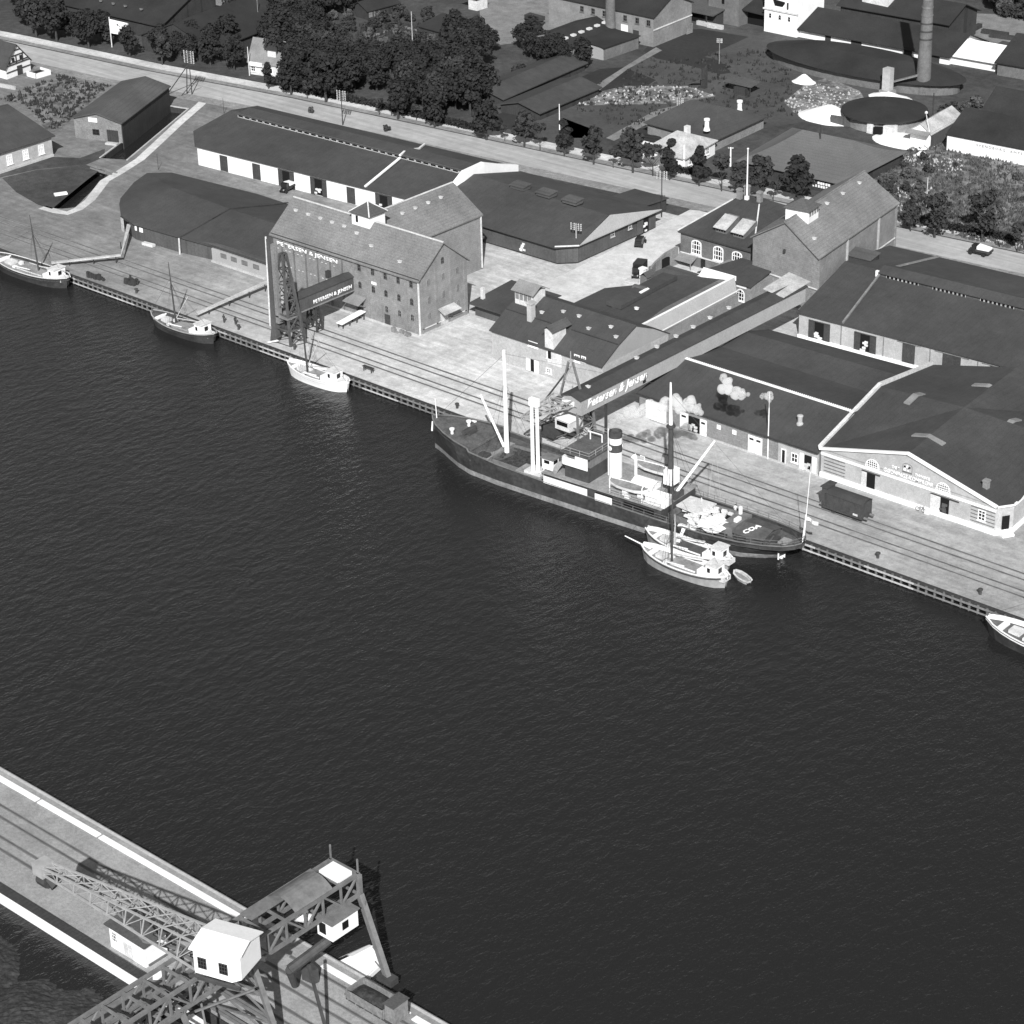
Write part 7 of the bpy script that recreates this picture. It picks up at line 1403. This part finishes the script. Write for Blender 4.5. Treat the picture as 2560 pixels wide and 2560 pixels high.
t = thing('tall_chimney', 'tall banded brick chimney of the ring kiln, upper right', 'chimney', (-46.9, 193.6, 0)); part(t, 'shaft', 'brick_dark', MB().lathe((0, 0, 0), [(1.75, 0), (1.55, 8), (1.2, 22), (1.05, 34)], 24))
for z in (12.5, 14.3, 16.1, 17.9, 19.7, 21.5, 23.5): r = 1.55 - (z - 8) * .0235; part(t, 'iron_band', 'steel_dark' if z % 2 < 1.2 else 'steel_grey', MB().lathe((0, 0, z), [(r + .06, 0), (r + .06, .35)], 24))
t = thing('short_chimney', 'short pale square chimney left of the tall chimney', 'chimney', (-52.2, 187.2, 0)); part(t, 'shaft', 'brick_pale', MB().prism([(-1.0, -.9), (1.0, -.9), (.9, .9), (-.9, .9)], 0, 6.4)); part(t, 'base', 'brick', MB().box(-1.5, 1.5, -1.3, 1.3, 0, 1.3))
heap('lime_heap', 'lime', -50.6, 186.0, 5.5, 3.4, 1.3, 0, 20, 16, 3, 'white lime spilled around the short square chimney', 'lime heap', .1, .1)
t = thing('round_kiln', 'low round kiln with a dark lens shaped roof before the short chimney', 'kiln', (-42.3, 171.0, 0)); part(t, 'wall', 'brick', MB().lathe((0, 0, 0), [(8.6, -.05), (8.6, 2.6)], 32)); part(t, 'roof', 'roof_dark', MB().lathe((0, 0, 0), [(9.6, 2.5), (9.5, 2.75), (4, 4.0), (.2, 4.7)], 32)); part(t, 'kiln_mouth', 'opening', MB().box(3.0, 5.0, -8.8, -7.4, .2, 1.6)); part(t, 'white_jamb', 'offwhite', MB().box(1.4, 2.8, -8.9, -8.0, 0, 2.2)); part(t, 'white_jamb', 'offwhite', MB().box(5.2, 7.4, -8.3, -6, 0, 2.2))
t = thing('brick_bin', 'dark boarded storage bin in front of the round kiln', 'bin', (-41, 157.5, 0)); p, q, r = at(2076, 310), at(2197, 327), at(2080, 292); part(t, 'front_boards', 'timber_wall', MB().bar(Vector((p.x, p.y, 1.0)) - t.location, Vector((q.x, q.y, 1.0)) - t.location, .25, 2.2)); part(t, 'side_boards', 'timber_grey', MB().bar(Vector((q.x, q.y, .9)) - t.location, Vector((q.x - 3, q.y + 5, .9)) - t.location, .25, 2.0))
p = at(2068, 296); heap('lime_heap', 'lime', p.x, p.y + 1, 7.6, 5.4, 2.6, 0, 28, 22, 8, 'big white lime heap behind the dark boarded bin', 'lime heap', .15, .12)
p = at(2010, 205); heap('lime_heap', 'lime', p.x, p.y, 3.0, 2.2, 1.8, 0, 18, 14, 11, 'small pointed white lime heap on the rubble ground', 'lime heap', .1, .15)
p = at(2262, 352); heap('lime_heap', 'lime', p.x, p.y, 7.5, 5.5, 1.0, 0, 26, 20, 13, 'flat white lime spread before the white gabled hut', 'lime heap', .3, .08)
p = at(2304, 390); heap('lime_heap', 'lime', p.x, p.y, 1.7, 1.4, 1.1, 0, 14, 12, 15, 'small round white heap among the weeds', 'lime heap', .2, .08)
# white gabled hut and the long white walled hall
t, w_, r_ = building('white_gabled_hut', 'white fronted hut with a pale roof and leaning pole, right of the round kiln', 'hut', (-29.2, 161.2), (-30.8, 175), (-25.6, 175.6), (-24.4, 161.6), 3.5, 5.2, 'white_paint', 'roof_pale', .4)
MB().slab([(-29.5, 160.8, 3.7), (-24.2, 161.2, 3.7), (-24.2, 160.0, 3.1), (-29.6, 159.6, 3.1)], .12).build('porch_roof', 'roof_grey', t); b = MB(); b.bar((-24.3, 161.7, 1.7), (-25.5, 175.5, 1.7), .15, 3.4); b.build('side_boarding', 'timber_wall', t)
b = MB(); b.tube((-24.6, 161.4, 3.5), (-26.3, 162.4, 7.0), .1, .08, 6); b.lathe((-26.3, 162.4, 7.0), [(.05, 0), (.35, .2), (.35, .5), (.05, .7)], 8); b.build('leaning_pole', 'offwhite', t)
t, w_, r_ = building('white_walled_hall', 'dark roofed hall with a long white wall bearing a painted name, right edge', 'hall', (-21.1, 162.9), (40, 167.6), (39, 184), (-22.6, 179.5), 3.7, 7.2, 'white_paint', 'roof_dark', .3)
fa = Vector((61.1, 4.7)).normalized(); p = Vector((-21.1, 162.9)) + fa * 6.9; lettering(t, 'SVENDBORG  AMTS', (p.x, p.y - .04, 2.15), (fa.x, fa.y, 0), (0, 0, 1), (0, -1, 0), 10.6, .55, 'roof_grey', ext=.03, bold=.0, space=1.3)
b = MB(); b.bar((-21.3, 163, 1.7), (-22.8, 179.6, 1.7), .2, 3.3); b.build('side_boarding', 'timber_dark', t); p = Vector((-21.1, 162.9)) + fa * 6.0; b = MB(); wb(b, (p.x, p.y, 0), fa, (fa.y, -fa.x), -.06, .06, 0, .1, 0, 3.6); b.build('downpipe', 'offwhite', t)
hut('side_barn', 'dark roofed barn behind the white gabled hut', (-23.5, 180.5), (34, 2.6), (-1, 14), 3.4, 7.4, 'timber_dark', 'roof_dark', 'barn', over=.5)
# big tiled kiln shed
t = thing('tiled_kiln_shed', 'huge smooth grey tiled kiln roof behind the road trees, white letters below', 'kiln shed', (-35, 137, 0))
A_, B_, C_, D_ = (-47.5, 123.4, 2.7), (-21.4, 124.6, 2.7), (-22.6, 150.4, 2.7), (-51, 148.5, 2.7); r1, r2 = (-40.6, 137.5, 7.2), (-28.6, 138.6, 7.0)
def hipsurf(q, n=8, sag=.55):
    a, b_, c, d = map(Vector, q); return [[(a.lerp(b_, i / n)).lerp(d.lerp(c, i / n), j / n) - Vector((0, 0, sag * math.sin(PI * j / n))) for i in range(n + 1)] for j in range(n + 1)]
b = MB()
for q in ((A_, B_, r2, r1), (C_, D_, r1, r2), (B_, C_, r2, r2), (D_, A_, r1, r1)): b.grid(hipsurf(q))
b.build('roof', 'roof_heap', t); MB().prism([(-46.6, 124.2), (-22.2, 125.4), (-23.4, 149.6), (-50, 147.6)], -.05, 2.6).build('wall', 'timber_dark', t)
b = MB(); b.tube((-35.5, 136.6, 5.8), (-35.5, 136.6, 9.4), .2, .14, 6); b.build('flue', 'timber_dark', t)
b = MB(); rr = random.Random(17)
for row, z in ((0, 1.55), (1, .85)):
    for k in range(9):
        if row == 0 and k in (1, 7): continue
        x = -29.0 + .62 * k + .1 * row; b.box(x, x + rr.uniform(.3, .5), 125.0 + (x + 29) * .046 - .12, 125.0 + (x + 29) * .046, z, z + .5)
b.build('white_lettering', 'white_paint', t)['kind'] = 'stuff'
# pale roofed white house and dark hipped shed behind it
t, w_, r_ = building('pale_roofed_house', 'white house with pale mottled hipped roof and one chimney behind the road trees', 'house', (-66.4, 117.4), (-56.2, 117.4), (-58.2, 130.6), (-66.8, 130.6), 3.3, 6.0, 'whitewash', 'roof_pale', .5, hipA=3.8, hipB=3.8)
p = at(1718, 335, 5.5); MB().box(p.x - .5, p.x + .5, p.y - .5, p.y + .5, 4.6, 7.3).build('chimney', 'offwhite', t)
for x in (-64.5, -61.2): window(t, (x, 117.4, 1.0), EX, EYN, 1.1, 1.5, 2, 2, False, 'white_paint', 'glass_dark', .12, .08)
for y in (119.6, 123.4, 127.2): window(t, (-56.2 - (y - 117.4) * .15, y, 1.0), EY, EX, 1.1, 1.5, 2, 2, False, 'white_paint', 'glass_dark', .12, .08)
MB().box(-70.2, -66.4, 117.8, 121.4, 0, 3.0).build('veranda', 'white_paint', t); 
t, w_, r_ = building('hipped_brick_shed', 'broad dark hipped shed with two white chimneys behind the pale roofed house', 'shed', (-78, 132.4), (-59.4, 131.4), (-60.4, 151), (-78.6, 150), 3.0, 6.6, 'brick', 'roof_felt', .7, hipA=6, hipB=6)
for px_, py_ in ((1767, 318), (1849, 272)): p = at(px_, py_, 5.0); b = MB(); b.lathe((p.x, p.y, 4.3), [(.75, 0), (.5, .8), (.48, 2.0), (.65, 2.2), (.65, 2.6)], 10); b.build('chimney', 'white_paint', t)
p = at(1870, 330); MB().box(p.x - .4, p.x + .4, p.y - 1.5, p.y - .5, 0, 2.6).build('gate_post', 'timber_dark', t)
# low drying sheds
for (a, c, wd, lab) in (((1349, 301), (1497, 238), 11, 'long low drying shed roof nearest the white pole beyond the road'), ((1258, 266), (1462, 176), 10, 'long low drying shed roof running from the trees up to the boiler shed')):
    p, q = at(*a), at(*c); u_ = (q - p).xy; n_ = Vector((-u_.y, u_.x)).normalized() * wd
    building('drying_shed', lab, 'shed', p.xy, q.xy, q.xy + n_, p.xy + n_, 2.0, 3.4, 'timber_dark', 'roof_felt_long', .6)
p = at(1640, 250); t = thing('stack_tower', 'dark brick stump with a boarded ramp on the rubble ground of the brickfield', 'stump', (-83, 158, 0)); p = at(1760, 220); t.location = (p.x, p.y, 0); part(t, 'shaft', 'timber_dark', MB().box(-.5, .6, -.5, .5, 0, 4.6)); part(t, 'ramp', 'timber_wall', MB().slab([(-4.5, -.8, .1), (.5, -.8, 2.6), (.5, .8, 2.6), (-4.5, .8, .1)], .15))
p = at(1860, 232); t = thing('cart_shelter', 'dark open cart shelter on the rubble ground behind the hipped shed', 'shelter', (p.x, p.y, 0)); part(t, 'roof', 'timber_wall', MB().slab([(-5, -1.5, 2.2), (3, -1.5, 2.2), (3, 2.5, 2.6), (-5, 2.5, 2.6)], .15)); part(t, 'load', 'timber_dark', MB().prism([(-1.5, -2), (1.8, -2), (1.4, .4), (-1.2, .4)], 0, 1.7)); [part(t, 'post', 'timber_dark', MB().bar((x, -1.2, 0), (x, -1.2, 2.2), .16)) for x in (-4.6, 2.6)]
p = at(1337, 62); t = thing('hay_cart', 'dark loaded cart standing on the pale sandy yard', 'cart', (p.x, p.y, 0)); part(t, 'load', 'timber_dark', MB().prism([(-2.6, -1), (2.4, -1), (2.6, 1), (-2.4, 1)], 1.4, [2.4, 2.2, 2.4, 2.6])); [part(t, 'wheel', 'timber_dark', MB().tube((x, -.9, .7), (x, .9, .7), .7, .7, 10)) for x in (-1.6, 1.6)]
for a, c, lab in (((2412, 88), (2450, 68), 'short'), ((2455, 82), (2520, 92), 'middle'), ((2475, 92), (2560, 104), 'long')):
    p, q = at(*a), at(*c); single('timber_stack', MB().bar((p.x, p.y, .5), (q.x, q.y, .5), 1.2, 1.0), 'timber_dark', lab + ' dark timber stack lying on the pale storage field, upper right', 'timber stack', 'timber stacks on the storage field')

# ================================================================ TREES
def crown_mesh(seed, r, h, m, n=950, conical=False, blobs=15, leaf=.42):
    r0 = random.Random(seed); B_ = []
    for k in range(blobs):
        z = r0.uniform(.12, .92); w = (1 - z) ** .6 * 1.05 if conical else math.sin(PI * (z * .78 + .16)) ** .8
        a, d = r0.uniform(0, 2 * PI), math.sqrt(r0.random()) * r * w * .72; B_.append((math.cos(a) * d, math.sin(a) * d, h * z, r * r0.uniform(.30, .46) * (.55 + .45 * w)))
    v, f = [], []
    for i in range(n):
        x, y, z, br = B_[i % blobs]
        d = Vector((r0.gauss(0, 1), r0.gauss(0, 1), r0.gauss(0, 1))).normalized(); p = Vector((x, y, z)) + d * br * r0.uniform(.55, 1.08)
        nn = (d + Vector((r0.uniform(-.8, .8), r0.uniform(-.8, .8), r0.uniform(-.4, .9)))).normalized()
        a = nn.orthogonal().normalized(); c = nn.cross(a); t_ = r0.uniform(0, PI); a, c = a * math.cos(t_) + c * math.sin(t_), c * math.cos(t_) - a * math.sin(t_)
        s = leaf * r0.uniform(.6, 1.35); k = len(v); v += [p + a * s, p + c * s * .7, p - a * s * .9, p - c * s * .65]; f.append((k, k + 1, k + 2, k + 3))
    me = bpy.data.meshes.new('crown'); me.from_pydata([tuple(q) for q in v], [], f); me.materials.append(MATS[m]); return me
def trunk_mesh(seed, h, r):
    r0 = random.Random(seed); b = MB(); b.tube((0, 0, -.1), (0, 0, h * .55), r, r * .7, 7)
    for k in range(5): a = 2 * PI * k / 5 + r0.uniform(-.4, .4); b.tube((0, 0, h * r0.uniform(.38, .52)), (math.cos(a) * h * .28, math.sin(a) * h * .28, h * r0.uniform(.68, .85)), r * .45, r * .18, 5, False)
    return b.mesh('trunk', 'bark')
KINDS = {'round': [(crown_mesh(10 + i, 2.6, 5.6, ('leaf_dark', 'leaf_mid')[i % 2]), trunk_mesh(i, 5.5, .2), 1.7) for i in range(4)],
         'cone': [(crown_mesh(30 + i, 2.3, 6.4, 'leaf_dark', conical=True), trunk_mesh(9 + i, 5.5, .17), 1.3) for i in range(2)],
         'broad': [(crown_mesh(50 + i, 4.2, 7.6, ('leaf_dark', 'leaf_dark', 'leaf_mid')[i % 3], 1700, False, 24, .5), trunk_mesh(20 + i, 7.5, .32), 2.4) for i in range(5)],
         'open': [(crown_mesh(70 + i, 3.6, 6.4, 'leaf_mid', 620, False, 15, .42), trunk_mesh(30 + i, 7.5, .24), 2.3) for i in range(2)],
         'small': [(crown_mesh(90 + i, 1.1, 1.9, 'leaf_mid', 240, False, 7, .28), trunk_mesh(40 + i, 2.6, .07), 1.7) for i in range(3)],
         'bush': [(crown_mesh(110 + i, 1.9, 2.1, ('leaf_mid', 'leaf_light')[i % 2], 380, False, 9, .34), trunk_mesh(50 + i, 1.2, .09), .05) for i in range(3)]}
trr = random.Random(77)
def tree(label, p, kind, s=1.0, group=None, cat='tree', name='tree'):
    k = KINDS[kind]; c, tk, z0 = k[trr.randrange(len(k))]
    t = thing(name, label, cat, (p[0], p[1], 0), group, trr.uniform(0, 6.28)); ss = s * trr.uniform(.92, 1.08); t.scale = (ss, ss, ss * trr.uniform(.95, 1.08))
    inst(c, 'crown', t, (0, 0, z0)); inst(tk, 'trunk', t, (0, 0, 0)); return t
ROAD = [(91, 92, 'broad', 1.0, 'dark road tree leaning over the bend at the upper left corner'), (142, 103, 'broad', .95, 'dark road tree second from the upper left corner'), (222, 119, 'broad', .9, 'dark road tree just left of the billboard'), (325, 142, 'round', 1.0, 'dark road tree just right of the billboard'), (406, 162, 'round', 1.05, 'dark road tree left of the tall double telephone pole'),
 (672, 222, 'cone', .85, 'narrow dark tree in front of the dormer house'), (728, 237, 'broad', .9, 'big dark road tree right of the dormer house'), (768, 246, 'small', 1.2, 'slender sapling between the two biggest road trees near the dormer house'), (815, 255, 'broad', 1.0, 'biggest dark road tree behind the left end of the white warehouse'), (948, 288, 'small', 1.2, 'slender sapling opposite the six armed telephone pole'), (995, 298, 'broad', .95, 'dark road tree at the garden edge opposite the ridge lantern'), (1041, 301, 'small', 1.1, 'sapling standing alone on the pale pavement opposite the fire wall'), (1087, 318, 'broad', .9, 'dark road tree opposite the stepped white end parapet'), (1216, 350, 'broad', .8, 'dark round road tree opposite the felt roofed warehouse, left one'), (1262, 352, 'small', 1.1, 'small sapling right of the tree opposite the felt roof'), (1311, 367, 'round', 1.1, 'spreading dark road tree left of the white banded pole'), (1350, 376, 'small', 1.7, 'narrow young tree below the white banded pole'), (1411, 391, 'cone', 1.05, 'conical dark road tree right in front of the white banded pole'), (1484, 411, 'round', 1.15, 'spreading dark road tree by the end of the cart track'), (1533, 420, 'small', 1.2, 'sapling between the two spreading road trees by the garden beds'), (1582, 432, 'round', 1.2, 'dark road tree before the garden beds left of the pale roofed house'), (1632, 440, 'small', 2.0, 'slim young tree at the veranda of the pale roofed house'), (1674, 450, 'cone', 1.15, 'tall conical tree in front of the pale roofed house, left one'), (1748, 465, 'cone', 1.15, 'tall conical tree in front of the pale roofed house, right one'), (1804, 478, 'small', 2.2, 'loose young tree right of the second white gate post'), (1850, 487, 'round', .95, 'dark road tree left of the office flagpole'), (1900, 497, 'round', 1.1, 'dark road tree right of the office flagpole'), (1933, 503, 'small', 1.1, 'sapling on the pavement behind the office roof'), (1990, 508, 'round', 1.25, 'large dark road tree below the grey tiled kiln roof'), (2276, 578, 'round', .75, 'small dark road tree at the far corner of the tall brick warehouse'), (2336, 594, 'open', 1.05, 'forked open road tree in front of the weedy field'), (2455, 600, 'open', 1.1, 'wide open road tree behind the white loaded lorry'), (2543, 630, 'small', 1.7, 'young tree at the right edge beside the road')]
for x, y, k, s, l in ROAD: tree(l, at(x, y), k, s, 'trees lining the road')
def inpoly(p, pg):
    c = False; j = len(pg) - 1
    for i in range(len(pg)):
        if (pg[i][1] > p[1]) != (pg[j][1] > p[1]) and p[0] < (pg[j][0] - pg[i][0]) * (p[1] - pg[i][1]) / (pg[j][1] - pg[i][1]) + pg[i][0]: c = not c
        j = i
    return c
def scatter(poly, n, dmin, fn, seed):
    r0 = random.Random(seed); pts = []; xs, ys = [p[0] for p in poly], [p[1] for p in poly]; k = 0
    while len(pts) < n and k < n * 60:
        k += 1; q = (r0.uniform(min(xs), max(xs)), r0.uniform(min(ys), max(ys)))
        if not inpoly(q, poly): continue
        w = at(*q)
        if all((w - o).length > dmin for o in pts): pts.append(w); fn(w)
GL = 'dark broad tree in the dense grove beyond the road'
scatter([(690, 200), (665, 95), (700, 50), (790, 60), (812, 110), (800, 160), (930, 172), (1130, 172), (1235, 240), (1180, 300), (1000, 272), (850, 232), (745, 215)], 58, 3.4, lambda w: tree(GL, w, 'broad', trr.uniform(.7, 1.0), 'trees of the dense grove'), 4)
scatter([(40, 70), (40, -40), (140, -40), (160, 40), (110, 78)], 7, 4.5, lambda w: tree('dark tree massed at the top left corner behind the road trees', w, 'broad', trr.uniform(.8, 1.1), 'trees at the top left corner'), 5)
scatter([(130, 88), (250, 108), (395, 140), (560, 190), (610, 178), (560, 120), (630, 60), (600, 40), (545, 110), (400, 128), (150, 78)], 14, 4.0, lambda w: tree('dark tree standing between the road and the upper left barns', w, 'broad', trr.uniform(.6, .85), 'trees before the upper left barns'), 6)
scatter([(640, 35), (660, -40), (840, -40), (905, 10), (880, 45), (720, 45)], 24, 4.2, lambda w: tree('dark tree at the top edge above the dormer house', w, 'broad', trr.uniform(.7, 1.0), 'trees along the top edge'), 7)
scatter([(1128, 172), (1130, 100), (1210, 78), (1232, 175)], 9, 4.0, lambda w: tree('dark tree left of the low works shed with six roof lights', w, 'broad', trr.uniform(.7, .95), 'trees by the works shed'), 8)
scatter([(1285, 120), (1325, 105), (1375, 130), (1440, 155), (1465, 172), (1380, 172), (1310, 140)], 11, 3.4, lambda w: tree('dark tree in front of the low works shed with six roof lights', w, 'broad', trr.uniform(.5, .7), 'trees before the works shed'), 9)
scatter([(820, 40), (1090, 40), (1120, 150), (1070, 150), (1000, 110), (940, 125), (850, 130)], 26, 3.6, lambda w: tree('low rounded bush in the garden with winding paths', w, 'bush', trr.uniform(.8, 1.3), 'bushes of the garden', 'bush', 'bush'), 10)
scatter([(1180, 235), (1230, 215), (1330, 180), (1420, 185), (1380, 205), (1260, 262), (1200, 290)], 10, 3.0, lambda w: tree('small bush between the grove and the drying sheds', w, 'bush', trr.uniform(.8, 1.2), 'bushes by the drying sheds', 'bush', 'bush'), 12)
scatter([(2190, 450), (2260, 380), (2420, 400), (2560, 430), (2560, 560), (2420, 560), (2260, 545), (2235, 500)], 18, 4.5, lambda w: tree('scrubby bush in the weedy field', w, 'bush', trr.uniform(.4, .9), 'bushes of the weedy field', 'bush', 'bush'), 13)
scatter([(2200, 470), (2240, 430), (2300, 450), (2320, 520), (2250, 540)], 8, 3.0, lambda w: tree('leafy scrub at the near corner of the weedy field', w, 'bush', trr.uniform(.7, 1.1), 'scrub by the tall brick warehouse', 'bush', 'bush'), 14)
scatter([(2420, -30), (2640, -30), (2640, 60), (2560, 55), (2480, 30), (2430, 20)], 18, 4.5, lambda w: tree('dark tree massed at the top right corner', w, 'broad', trr.uniform(.7, 1.0), 'trees at the top right corner'), 15)
scatter([(2560, 62), (2470, 35), (2510, 25), (2600, 55)], 5, 2.5, lambda w: tree('pale leafed bush below the top right trees', w, 'bush', trr.uniform(1.2, 1.7), 'pale bushes at the top right', 'bush', 'bush'), 16)
scatter([(2365, 285), (2450, 265), (2470, 300), (2380, 320)], 6, 2.5, lambda w: tree('dark bush between the white gabled hut and the barn', w, 'bush', trr.uniform(1.0, 1.4), 'bushes by the white gabled hut', 'bush', 'bush'), 17)
for x, y in ((805, 152), (838, 108), (962, 120), (925, 100), (1055, 108), (1075, 92)): tree('round clipped bush beside a garden path', at(x, y), 'bush', 1.2, 'clipped bushes beside the garden paths', 'bush', 'bush')
for x, y, l in ((780, 283, 'tiny dark shrub on the near road verge left of the six armed pole'), (965, 327, 'tiny dark pyramid shrub on the near road verge right of the six armed pole'), (1980, 1152, 'dark creeper shrub at the brick wall by the white mast')): tree(l, at(x, y), 'bush', .55, None, 'shrub', 'shrub')
# grass tufts and stones, one mass each
def scatter_stuff(name, polys, n, m, mk, seed, z=0.0):
    r0 = random.Random(seed); v, f = [], []
    for poly in polys:
        xs, ys = [p[0] for p in poly], [p[1] for p in poly]; k = 0
        while k < n:
            q = (r0.uniform(min(xs), max(xs)), r0.uniform(min(ys), max(ys))); k += 1
            if inpoly(q, poly): mk(r0, at(*q), v, f)
    me = bpy.data.meshes.new(name); me.from_pydata([tuple(p) for p in v], [], f); me.materials.append(MATS[m]); o = bpy.data.objects.new(name, me); COL.objects.link(o); o['kind'] = 'stuff'
def tuft(r0, w, v, f):
    for i in range(4):
        a = r0.uniform(0, 6.28); d = Vector((math.cos(a), math.sin(a), 0)) * r0.uniform(.15, .4); k = len(v); o = Vector((r0.uniform(-.5, .5), r0.uniform(-.5, .5), 0)); v += [w + o - d, w + o + d, w + o + d * .4 + Vector((r0.uniform(-.2, .2), r0.uniform(-.2, .2), r0.uniform(.3, .9)))]; f.append((k, k + 1, k + 2))
def stone(r0, w, v, f):
    s = r0.uniform(.12, .5); k = len(v); v += [w + Vector((s * math.cos(a), s * math.sin(a), 0)) for a in (0, 1.6, 3.1, 4.6)] + [w + Vector((r0.uniform(-.1, .1), r0.uniform(-.1, .1), s * .9))]; f += [(k, k + 1, k + 4), (k + 1, k + 2, k + 4), (k + 2, k + 3, k + 4), (k + 3, k, k + 4)]
scatter_stuff('weed_tufts', [[(2185, 445), (2260, 380), (2360, 352), (2560, 402), (2600, 640), (2245, 555)]], 2600, 'leaf_light', tuft, 1)
scatter_stuff('grass_tufts', [[(0, 250), (150, 190), (275, 215), (185, 290), (130, 330), (60, 262)], [(800, 60), (1120, 60), (1130, 160), (800, 160)], [(1400, 250), (1620, 150), (1960, 120), (2000, 290), (1560, 330)]], 700, 'leaf_mid', tuft, 2)
scatter_stuff('rubble_stones', [[(1960, 255), (2020, 205), (2150, 228), (2170, 262), (1985, 282)], [(1350, 265), (1560, 215), (1720, 215), (1790, 240), (1560, 262)], [(2255, 385), (2410, 400), (2400, 435), (2250, 412)], [(2190, 440), (2330, 470), (2240, 540)]], 260, 'gable_pale', stone, 3)
# hedges between pavement and gardens
for (a, c), lab in ((((700, 226), (930, 270)), 'dark clipped hedge along the pavement at the grove'), (((930, 272), (1200, 335)), 'dark clipped hedge along the pavement opposite the white end parapet'), (((1660, 430), (1760, 448)), 'dark hedge before the pale roofed house'), (((2240, 555), (2540, 612)), 'low dark hedge along the pavement at the weedy field')):
    p, q = at(*a), at(*c); r0 = random.Random(int(a[0])); v, f = [], []
    for i in range(int((q - p).length * 55)):
        w = p.lerp(q, r0.random()) + Vector((r0.uniform(-.7, .7), r0.uniform(-.7, .7) + 1.2, r0.uniform(.1, 1.5))); nn = Vector((r0.gauss(0, 1), r0.gauss(0, 1), r0.gauss(0, 1))).normalized(); b_ = nn.orthogonal().normalized() * .28; c_ = nn.cross(b_) ; k = len(v); v += [w + b_, w + c_, w - b_, w - c_]; f.append((k, k + 1, k + 2, k + 3))
    me = bpy.data.meshes.new('hedge'); me.from_pydata([tuple(x) for x in v], [], f); me.materials.append(MATS['leaf_dark']); o = bpy.data.objects.new('hedge', me); COL.objects.link(o); tag(o, lab, 'hedge')
